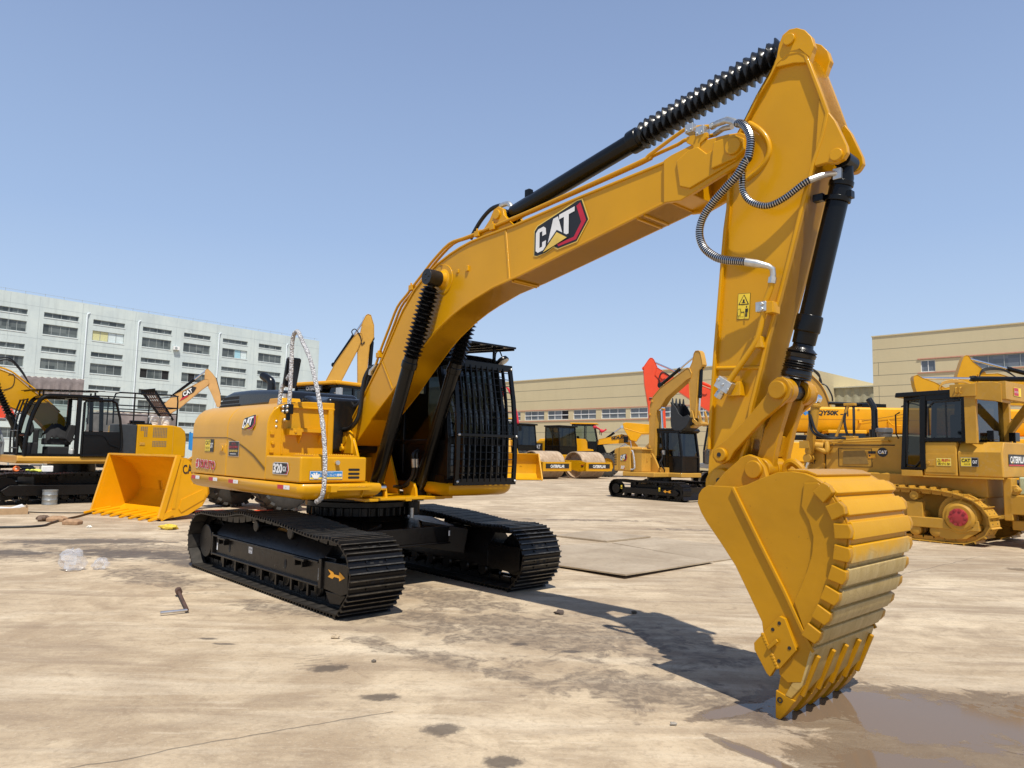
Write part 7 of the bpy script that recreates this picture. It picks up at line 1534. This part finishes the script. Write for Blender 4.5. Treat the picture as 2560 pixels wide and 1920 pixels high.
decal('maker_plate', DZ, (-2.305, .72, 1.53), (0, -1.02, 0), (0, 0, .22), [('letterblack', RECT), ('decalred', rect(0, 0, 1, .12)), ('white', ('t', 'CATERPILLAR', .08, .24, .93, .84, .04)), ('gold', [(.15, .24), (.19, .4), (.23, .24)])])
for y in (.72, -.45):
    mb = MB(); mb.box(-2.12, -2.0, y - .13, y + .13, 2.02, 2.20); mb.cyl((-2.06, y, 1.95), (-2.06, y, 2.05), .03, n=8); l = mb.build('work_lamp', 'black', DZ, .03)
# ripper at the back
mb = MB(); mb.box(-2.75, -2.25, -.75, .75, .62, .98); mb.box(-2.35, -2.2, .45, .75, .5, 1.3); mb.box(-2.35, -2.2, -.75, -.45, .5, 1.3); mb.box(-3.6, -2.7, -.85, .85, .34, .56)
for s in (-1, 1): mb.obox((-2.3, s * .6, .42), (-3.4, s * .6, .42), .14, .18); mb.prism([(-2.30, 1.0), (-2.30, 1.16), (-2.42, 1.18), (-2.50, 1.08), (-2.42, .98)], s * .66, s * .74); mb.cyl((-2.42, s * .6, 1.08), (-2.42, s * .78, 1.08), .05, n=14)
mb.prism([(-3.3, .9), (-3.1, .9), (-3.1, .3), (-3.3, .06), (-3.4, .1)], -.08, .08); mb.build('ripper', 'oldyellow', DZ, .02)
for s in (-1, 1): hyd(DZ, (-2.55, s * .35, .62), (-3.4, s * .35, .95), .6, .09, (.1, .1), None, 'ripper_cylinder', mat='oldyellow')
mb = MB(); mb.tube([(-2.4, .3, 1.2), (-2.55, .35, 1.1), (-2.7, .35, .95), (-3.0, .38, .9), (-3.3, .4, 1.0)], .04, 8, 5); mb.tube([(-2.4, .2, 1.2), (-2.6, .3, 1.05), (-2.9, .3, .88), (-3.3, .34, .92)], .035, 8, 5); mb.build('hydraulic_hose', 'rubber', DZ)
bx = thing('jerry_can', 'pale green plastic box with a paper note resting on the ripper behind the bulldozer', 'box', (0, 0, 0)); on(DZ, bx)
mb = MB(); mb.box(-2.72, -2.38, -.02, .48, .985, 1.32); b = mb.build('body', plain('pale_green_plastic', (.44, .52, .36), .5), bx, .03, 3)
decal('paper_note', bx, (-2.722, .36, 1.12), (0, -.26, 0), (0, 0, .14), [('white', RECT), ('letterblack', rect(.2, .6, .8, .66)), ('letterblack', rect(.2, .4, .6, .46)), ('letterblack', ('t', '2002', .1, .1, .45, .3))]); mb = MB(); mb.tube([(-2.6, -.02, 1.08), (-2.6, -.16, 1.10), (-2.6, -.16, 1.0), (-2.6, -.02, 1.0)], .02, 8); mb.build('handle', plain('yellow_plastic', (.7, .6, .2), .5), bx)

# ---------------------------------------------------------------- truck crane behind the bulldozer
CR = thing('truck_crane', 'long amber truck crane with its lettered boom laid level behind the bulldozer', 'truck crane', (13.65, 28.0, 0), heading(96))
mb = MB(); S = [(-.34, 2.90), (-.34, 3.52), (-.28, 3.60), (.28, 3.60), (.34, 3.52), (.34, 2.90), (.22, 2.64), (.10, 2.58), (-.10, 2.58), (-.22, 2.64)]
mb.prism(S, -5.2, 6.6, 'x'); bo = mb.build('boom', 'orangey', CR, .02)
mb = MB(); mb.box(-5.1, 6.5, -.348, -.338, 3.11, 3.125); mb.cyl((-.22, -.345, 3.50), (-.22, -.35, 3.50), .045, n=14); mb.build('boom_seam', plain('amber_shadow_paint', (.42, .19, .01), .5), bo)
mb = MB(); mb.box(-.24, -.14, -.42, -.34, 2.98, 3.10); mb.tube([(.85, -.4, 3.12), (.88, -.42, 3.02), (.98, -.42, 2.92), (1.3, -.42, 2.90)], .025, 8); mb.tube([(.85, -.4, 3.0), (.85, -.4, 3.12)], .03, 6); mb.build('hook_bracket', 'orangey', bo, .01)
mb = MB(); mb.tube([(-.15, -.40, 3.05), (1.5, -.41, 3.36)], .008, 5); mb.build('wire_rope', 'dark', bo)
decal('maker_lettering', CR, (-2.95, -.342, 3.26), (1.05, 0, 0), (0, 0, .20), [('decalblue', ('t', 'XCMG', 0, 0, 1, 1, .06))], .004)
decal('model_lettering', CR, (-1.75, -.342, 3.24), (1.15, 0, 0), (0, 0, .22), [('letterblack', ('t', 'QY50K', 0, .0, .70, 1, .05, .2)), ('letterblack', ('t', '-II', .74, 0, 1, 1, .01))], .004)
decal('warning_lettering', CR, (4.25, -.342, 3.10), (2.35, 0, -.01), (0, 0, .135), [('letterblack', ('t', 'DO NOT STAND UNDER', 0, 0, 1, 1, .02))], .004)
mb = MB(); mb.tube([(-1.2, .1, 3.78), (.6, .12, 3.72), (.9, .12, 3.70)], .06, 8); mb.tube([(1.5, 0, 3.66), (1.9, .05, 3.80), (2.4, 0, 3.66), (3.0, .05, 3.74)], .03, 6, 4); mb.box(.0, .9, -.1, .2, 3.6, 3.75); mb.build('jib_hose', 'black', CR)
mb = MB(); mb.box(-5.5, 7.0, -1.2, 1.2, .95, 1.45); mb.box(-3.4, -1.4, -1.25, -.5, 1.45, 2.2); mb.box(3.0, 7.0, -1.1, 1.1, 1.45, 2.45); mb.box(-1.2, 2.6, -1.0, 1.0, 1.45, 2.2); mb.build('chassis', 'orangey', CR, .04)
mb = MB(); mb.box(-4.8, 2.0, -.3, .3, 2.3, 2.5); mb.build('derrick_cylinder', 'black', CR, .03)
for x in (-4.4, -3.0, 2.0, 3.4, 5.0): tyre(CR, x, -1.0, .55, .4, rim='black'); tyre(CR, x, 1.0, .55, .4, rim='black')
mb = MB(); mb.box(5.2, 7.02, -1.24, -1.2, .92, 1.12); bp = mb.build('rear_bumper', 'white', CR); mb = MB(); mb.box(5.55, 6.2, -1.246, -1.24, .97, 1.07); mb.build('red_stripe', 'decalred', bp)
mb = MB(); mb.box(-1.6, -.3, -1.2, -.55, 1.5, 2.6); mb.build('operator_cab', 'darkglass', CR, .04); mb = MB(); mb.box(-1.65, -.25, -1.22, -.5, 2.55, 2.68); mb.build('operator_roof', 'orangey', CR, .03)

# folded excavators behind the crane: only their upper works show
EA = thing('excavator', 'yellow excavator with a level chrome ram and black-banded boom above the bulldozer roof', 'excavator', (20.48, 34.0, 0), heading(98))
beam(EA, 'stick', [(-1.34, 5.50), (-1.30, 5.60), (-1.18, 5.64), (-.95, 5.50), (-.42, 5.30), (-.05, 5.08), (.6, 4.75), (.6, 4.2), (-.3, 4.2), (-1.15, 4.6), (-1.30, 5.15)], .17, 'yellow')
beam(EA, 'boom', [(-.1, 4.55), (-.1, 5.0), (.6, 5.16), (3.6, 5.22), (6.5, 4.4), (7.5, 3.2), (7.2, 2.9), (5.8, 3.8), (3.4, 4.25), (.6, 4.4)], .22, 'yellow')
hyd(EA, (5.2, 0, 5.48), (-1.16, 0, 5.52), .585, .12, (.25, .145), None, 'stick_cylinder', eye=.10)
decal('logo_decal', EA, (2.2, -.245, 4.40), (1.9, 0, 0), (0, 0, .62), [('letterblack', RECT), ('white', ('t', 'CAT', -.05, .18, .56, .84, .06)), ('decalred', [(.58, -.02), (.70, -.02), (.95, .45), (.95, .65)])], .006)
mb = MB()
for k in range(3): mb.tube([(-.25, -.2, 4.95), (-.1, -.22, 5.2 + .04 * k), (.3, -.22, 5.30 + .05 * k), (.8, -.2, 5.3 + .03 * k), (1.2, -.2, 5.2)], .03, 8, 5)
mb.build('hydraulic_hose', 'tan', EA)
def hidden_base(t, x, m='yellow'):
    for yc in (-1.1, 1.1): crawler(t, x - 2, x + 2, yc, .6, .9, pitch=.25)
    mb = MB(); mb.box(x - 1.6, x + 2.6, -1.3, 1.3, 1.0, 1.25); mb.box(x + .2, x + 2.6, -1.3, 1.3, 1.25, 2.3); mb.cyl((x, 0, .6), (x, 0, 1.0), .6, n=20); mb.build('upper_body', m, t, .05)
    box_cab(t, x + .2, x - 1.4, -1.25, -.3, 1.25, 1.9, 2.95, .2)
hidden_base(EA, 7.2)
EB = thing('excavator', 'yellow excavator with a tall stick head and a sloping chrome ram before the tan building', 'excavator', (20.48, 36.0, 0), heading(98))
beam(EB, 'stick', [(1.72, 5.70), (1.98, 6.50), (2.12, 6.82), (2.20, 6.86), (2.30, 6.84), (2.48, 6.55), (2.86, 6.22), (3.05, 5.98), (3.3, 5.2), (2.8, 4.6), (2.0, 4.8)], .17, 'yellow')
beam(EB, 'boom', [(2.7, 5.2), (2.7, 5.9), (3.6, 5.95), (6.5, 5.0), (8.0, 3.2), (7.6, 2.9), (6.0, 4.3), (3.6, 5.2)], .22, 'yellow')
hyd(EB, (6.0, 0, 5.70), (2.26, 0, 6.76), .45, .11, (.2, .13), None, 'stick_cylinder')
mb = MB()
for k in range(3): mb.tube([(2.75, -.2, 5.8), (2.9, -.22, 6.05 + .05 * k), (3.3, -.22, 6.15 + .05 * k), (3.9, -.2, 6.1 + .03 * k), (4.4, -.2, 5.8)], .03, 8, 5)
mb.build('hydraulic_hose', 'rubber', EB)
hidden_base(EB, 7.8)
EC = thing('excavator', 'yellow excavator whose curved boom with looping hoses rises behind the crane boom', 'excavator', (14.16, 33, 0), heading(120))
beam(EC, 'boom', [(-1.0, 5.95), (-.69, 5.98), (-.52, 5.88), (-.29, 5.45), (-.03, 5.15), (.22, 4.78), (.48, 4.07), (.60, 3.0), (.50, 1.7), (-.35, 1.7), (-.30, 3.0), (-.36, 3.6), (-.55, 4.2), (-.85, 4.8), (-1.25, 5.2), (-1.6, 5.4), (-1.6, 5.8)], .22, 'tan')
beam(EC, 'stick', [(-2.1, 4.9), (-1.6, 6.05), (-1.35, 6.15), (-1.2, 5.7), (-1.7, 4.9), (-2.1, 2.4), (-2.4, 2.4)], .17, 'tan')
hyd(EC, (-.75, -.36, 1.2), (-.25, -.36, 4.70), .6, .09, (.12, .105), None, 'boom_cylinder', w=.1, mat=M['tan']); mb = MB(); mb.cyl((-.25, -.46, 4.70), (-.25, .46, 4.70), .13, n=18); mb.build('pivot_pin', 'tan', EC)
for pts in ([(-.45, -.1, 5.85), (-.16, -.12, 5.66), (.05, -.12, 5.42), (.07, -.1, 5.06), (.33, -.12, 4.92), (.55, -.12, 4.48), (.58, -.1, 4.2)], [(-.44, .0, 5.83), (-.12, .0, 5.55), (.07, .0, 5.28), (.13, 0, 5.0)]): MB().tube(pts, .035, 8, 5).build('hydraulic_hose', 'rubber', EC)
mb = MB()
for k in range(3): mb.tube([(-.55, -.25 + .03 * k, 5.88), (-.26, -.25 + .03 * k, 5.43), (.03, -.25 + .03 * k, 5.10), (.27, -.25 + .03 * k, 4.70), (.48, -.25 + .03 * k, 4.0), (.58, -.25 + .03 * k, 3.0)], .022, 6, 4)
mb.build('boom_pipe', 'tan', EC)
for yc in (-1.1, 1.1): crawler(EC, -1.9, 2.1, yc, .6, .9, pitch=.25)
mb = MB(); mb.box(-2.4, 1.3, -1.3, 1.3, 1.0, 1.25); mb.box(-2.6, -.5, -1.3, 1.3, 1.25, 2.2); mb.cyl((0, 0, .6), (0, 0, 1.0), .6, n=20); mb.build('upper_body', 'tan', EC, .05); box_cab(EC, -.3, 1.2, .35, 1.3, 1.25, 1.85, 2.9, .2)

# ---------------------------------------------------------------- small things on the ground
def plate(label, pts, z, th, name='steel_plate', mat='plate'):
    mb = MB(); n = len(pts); mb.add([(p[0], p[1], z[i] if isinstance(z, list) else z) for i, p in enumerate(pts)] + [(p[0], p[1], (z[i] if isinstance(z, list) else z) + th) for i, p in enumerate(pts)], [tuple(range(n)), tuple(range(2 * n - 1, n - 1, -1))] + [(i, (i + 1) % n, n + (i + 1) % n, n + i) for i in range(n)])
    return tag(mb.build(name, mat), label, 'steel plate', 'steel plates laid on the yard')
def plate_mat():
    g = G('dusty_steel_plate'); P = g.n('ShaderNodeTexCoord').outputs['Object']
    col = g.mix(g.ramp(g.noise(.9, 6, .6, P, .5), (.35, (0, 0, 0)), (.68, (1, 1, 1))), (.34, .265, .18, 1), (.50, .41, .295, 1)); col = g.mix(g.math('MULTIPLY', g.ramp(g.noise(14, 5, .7, P), (.5, (0, 0, 0)), (.7, (1, 1, 1))), .35), col, (.19, .13, .09, 1))
    g.set(Base_Color=col, Roughness=.75, Metallic=.15); g.bump(g.noise(1.5, 4), .3, .05); return g.m
M['plate'] = plate_mat()
plate('dusty steel plate with a raised corner lying nearest the big excavator', [(.60, 10.35), (1.51, 9.43), (3.08, 10.98), (1.80, 13.05), (.9, 12.6)], [.02, .045, .02, .006, .006], .018)
plate('dusty steel plate lying flat beyond the nearer plate with its dark left edge', [(.88, 14.0), (1.78, 13.27), (2.75, 14.15), (1.74, 15.1)], .006, .025)
plate('long dusty steel plate half hidden behind the big bucket', [(1.85, 13.1), (3.12, 11.1), (4.6, 12.3), (2.85, 14.1)], .006, .015)
# L-shaped socket wrench
mb = MB(); mb.tube([(-3.26, 6.93, .03), (-3.07, 7.07, .03)], .013, 8); tw = mb.build('handle', 'steel'); LW = thing('socket_wrench', 'rusty L-shaped socket wrench lying on the concrete left of the near track', 'wrench'); tw.parent = LW
mb = MB(); mb.tube([(-3.07, 7.07, .03), (-3.49, 7.81, .05)], .017, 8); mb.cyl((-3.485, 7.80, .05), (-3.53, 7.88, .055), .035, n=10); mb.build('socket_bar', 'rust', LW)
def crumple(name, label, cat, pos, sx, sy, sz, mat, seed, n=14):
    rnd = random.Random(seed); vs = []; m = 9
    ph = [rnd.uniform(0, 6.3) for _ in range(8)]
    for i in range(m + 1):
        a = math.pi * i / m
        for j in range(n):
            b = 2 * math.pi * j / n; k = 1 + .22 * math.sin(3 * b + ph[0] + 2 * a) + .16 * math.sin(5 * b - 3 * a + ph[1]) + .12 * rnd.uniform(-1, 1)
            vs.append((pos[0] + sx * k * math.sin(a) * math.cos(b), pos[1] + sy * k * math.sin(a) * math.sin(b), max(.004, sz * (.9 + math.cos(a) * k))))
    mb = MB().add(vs, [(i * n + j, i * n + (j + 1) % n, (i + 1) * n + (j + 1) % n, (i + 1) * n + j) for i in range(m) for j in range(n)])
    return tag(mb.build(name, mat, ang=25), label, cat)
def film_mat():
    g = G('clear_plastic_film'); t = g.t; tr = g.n('ShaderNodeBsdfTransparent', {'Color': (.96, .96, .97, 1)}); gl = g.n('ShaderNodeBsdfGlossy', {'Color': (1, 1, 1, 1), 'Roughness': .18}); df = g.n('ShaderNodeBsdfDiffuse', {'Color': (.85, .85, .87, 1)})
    a = g.n('ShaderNodeMixShader', {0: .45}); t.links.new(df.outputs[0], a.inputs[1]); t.links.new(gl.outputs[0], a.inputs[2]); b = g.n('ShaderNodeMixShader', {0: g.math('ADD', g.math('MULTIPLY', g.noise(18, 3), .5), .05)}); t.links.new(tr.outputs[0], b.inputs[1]); t.links.new(a.outputs[0], b.inputs[2]); t.links.new(b.outputs[0], g.out.inputs['Surface']); return g.m
M['film'] = film_mat()
crumple('plastic_bag', 'larger crumpled clear plastic bag standing up on the concrete', 'plastic bag', (-5.50, 9.25), .15, .12, .13, 'film', 3)
crumple('plastic_bag', 'smaller crumpled clear plastic bag lying to the right of the larger one', 'plastic bag', (-5.22, 9.38), .09, .08, .07, 'film', 5)
crumple('yellow_cloth', 'lump of yellow cloth on the ground before the loader bucket', 'cloth', (-6.48, 13.9), .17, .12, .05, plain('yellow_cloth', (.62, .44, .05), .85, 0, .3, 20), 8)
TC = thing('tin_can', 'grey ribbed metal drum can standing by the track of the left excavator', 'can', (-11.9, 18.82, 0)); mb = MB(); mb.lathe((0, 0, 0), (0, 0, 1), [(0, .17), (.02, .178), (.04, .172), (.12, .172), (.13, .178), (.14, .172), (.25, .172), (.26, .178), (.27, .172), (.36, .172), (.37, .18), (.385, .18)], 24); mb.build('body', plain('galvanised_sheet', (.34, .35, .34), .4, .6, .3, 6), TC)
CB = thing('cardboard_box', 'flattened brown cardboard box with white paper at the left edge', 'box', (-11.15, 16.3, 0), R_(38)); mb = MB(); mb.box(-.65, .30, -.22, .22, 0, .02); mb.box(-.65, .30, -.22, -.205, .02, .14); mb.box(.285, .30, -.22, .22, .02, .19); mb.box(-.65, .285, .205, .22, .02, .12); mb.build('carton', plain('brown_cardboard', (.40, .27, .15), .85), CB, .004); mb = MB(); mb.prism([(-.5, .05), (-.2, .15), (.0, .13), (.2, .2), (.24, .17), (.0, .09), (-.2, .10), (-.5, .02)], -.15, .15); mb.build('paper', 'white', CB)
def stone_mat(): return plain('brown_stone', (.34, .21, .12), .9, 0, .3, 12, .4, 25)
M['stone'] = stone_mat()
for lb, p, s in (('brown wood block lying left of the black hose', (-9.25, 14.92), (.17, .10, .11)), ('brown wood block lying right of the black hose', (-8.62, 14.40), (.15, .10, .11))):
    mb = MB(); mb.add([(p[0] + a * s[0] * k, p[1] + b * s[1] * k, z) for z, k in ((0, 1), (s[2] * .6, 1.05), (s[2], .6)) for a, b in ((-1, -1), (1, -1), (1, 1), (-1, 1))], [(0, 1, 2, 3), (8, 9, 10, 11)] + [(4 * l + i, 4 * l + (i + 1) % 4, 4 * l + 4 + (i + 1) % 4, 4 * l + 4 + i) for l in (0, 1) for i in range(4)]); tag(mb.build('wood_block', 'stone', None, .015), lb, 'wood block', 'wood blocks on the ground')
crumple('stone', 'dark clod lying left of the nearer wood block', 'stone', (-9.52, 14.90), .14, .10, .06, plain('dark_clod', (.15, .10, .07), .9), 12)
for i, (lb, p, s) in enumerate((('pale pebble lying on the bare concrete in front of the near track', (-1.45, 6.26), .035), ('dark clod lying between the far track and the bucket shadow', (.52, 7.35), .045), ('tiny dark clod lying alone on the boom shadow', (1.28, 7.45), .03), ('small grey pebble at the right lower concrete joint', (1.0, 4.45), .02), ('small white chip lying left of the yellow cloth', (-8.0, 13.9), .045), ('small stone lying near the grouser prints', (-1.0, 5.6), .02))):
    crumple('stone', lb, 'stone', p, s, s * .8, s * .5, plain('chip_%s' % 'abcdef'[i], ((.45, .36, .25), (.08, .06, .05), (.1, .08, .06), (.3, .27, .23), (.7, .68, .62), (.12, .1, .08))[i], .9), 20 + i, 8)
def pth(pts, r): return MB().tube([(x, y, r) for x, y in pts], r, 8, 5)
tag(pth([(-12.2, 12.6), (-10.4, 13.2), (-8.99, 13.74), (-9.05, 14.4), (-9.22, 14.99), (-9.35, 15.8), (-9.54, 16.61), (-9.3, 17.0), (-8.9, 16.9), (-8.6, 17.3)], .022).build('hose', 'rubber'), 'long black hose lying on the ground toward the loader bucket', 'hose')
tag(pth([(-11.8, 16.9), (-10.6, 16.6), (-9.8, 16.75), (-9.2, 17.1)], .012).build('cable', 'dark'), 'thin dark cable lying behind the cardboard box', 'cable')
RD = thing('red_bars', 'red painted bars lying on the ground under the wheel loader', 'bars', (-7.2, 17.6, 0), heading(60)); mb = MB(); mb.obox((-.9, 0, .03), (.3, .1, .03), .06, .05); mb.obox((.4, -.35, .03), (1.5, -.2, .03), .06, .05); mb.build('bar', 'red', RD, .01)
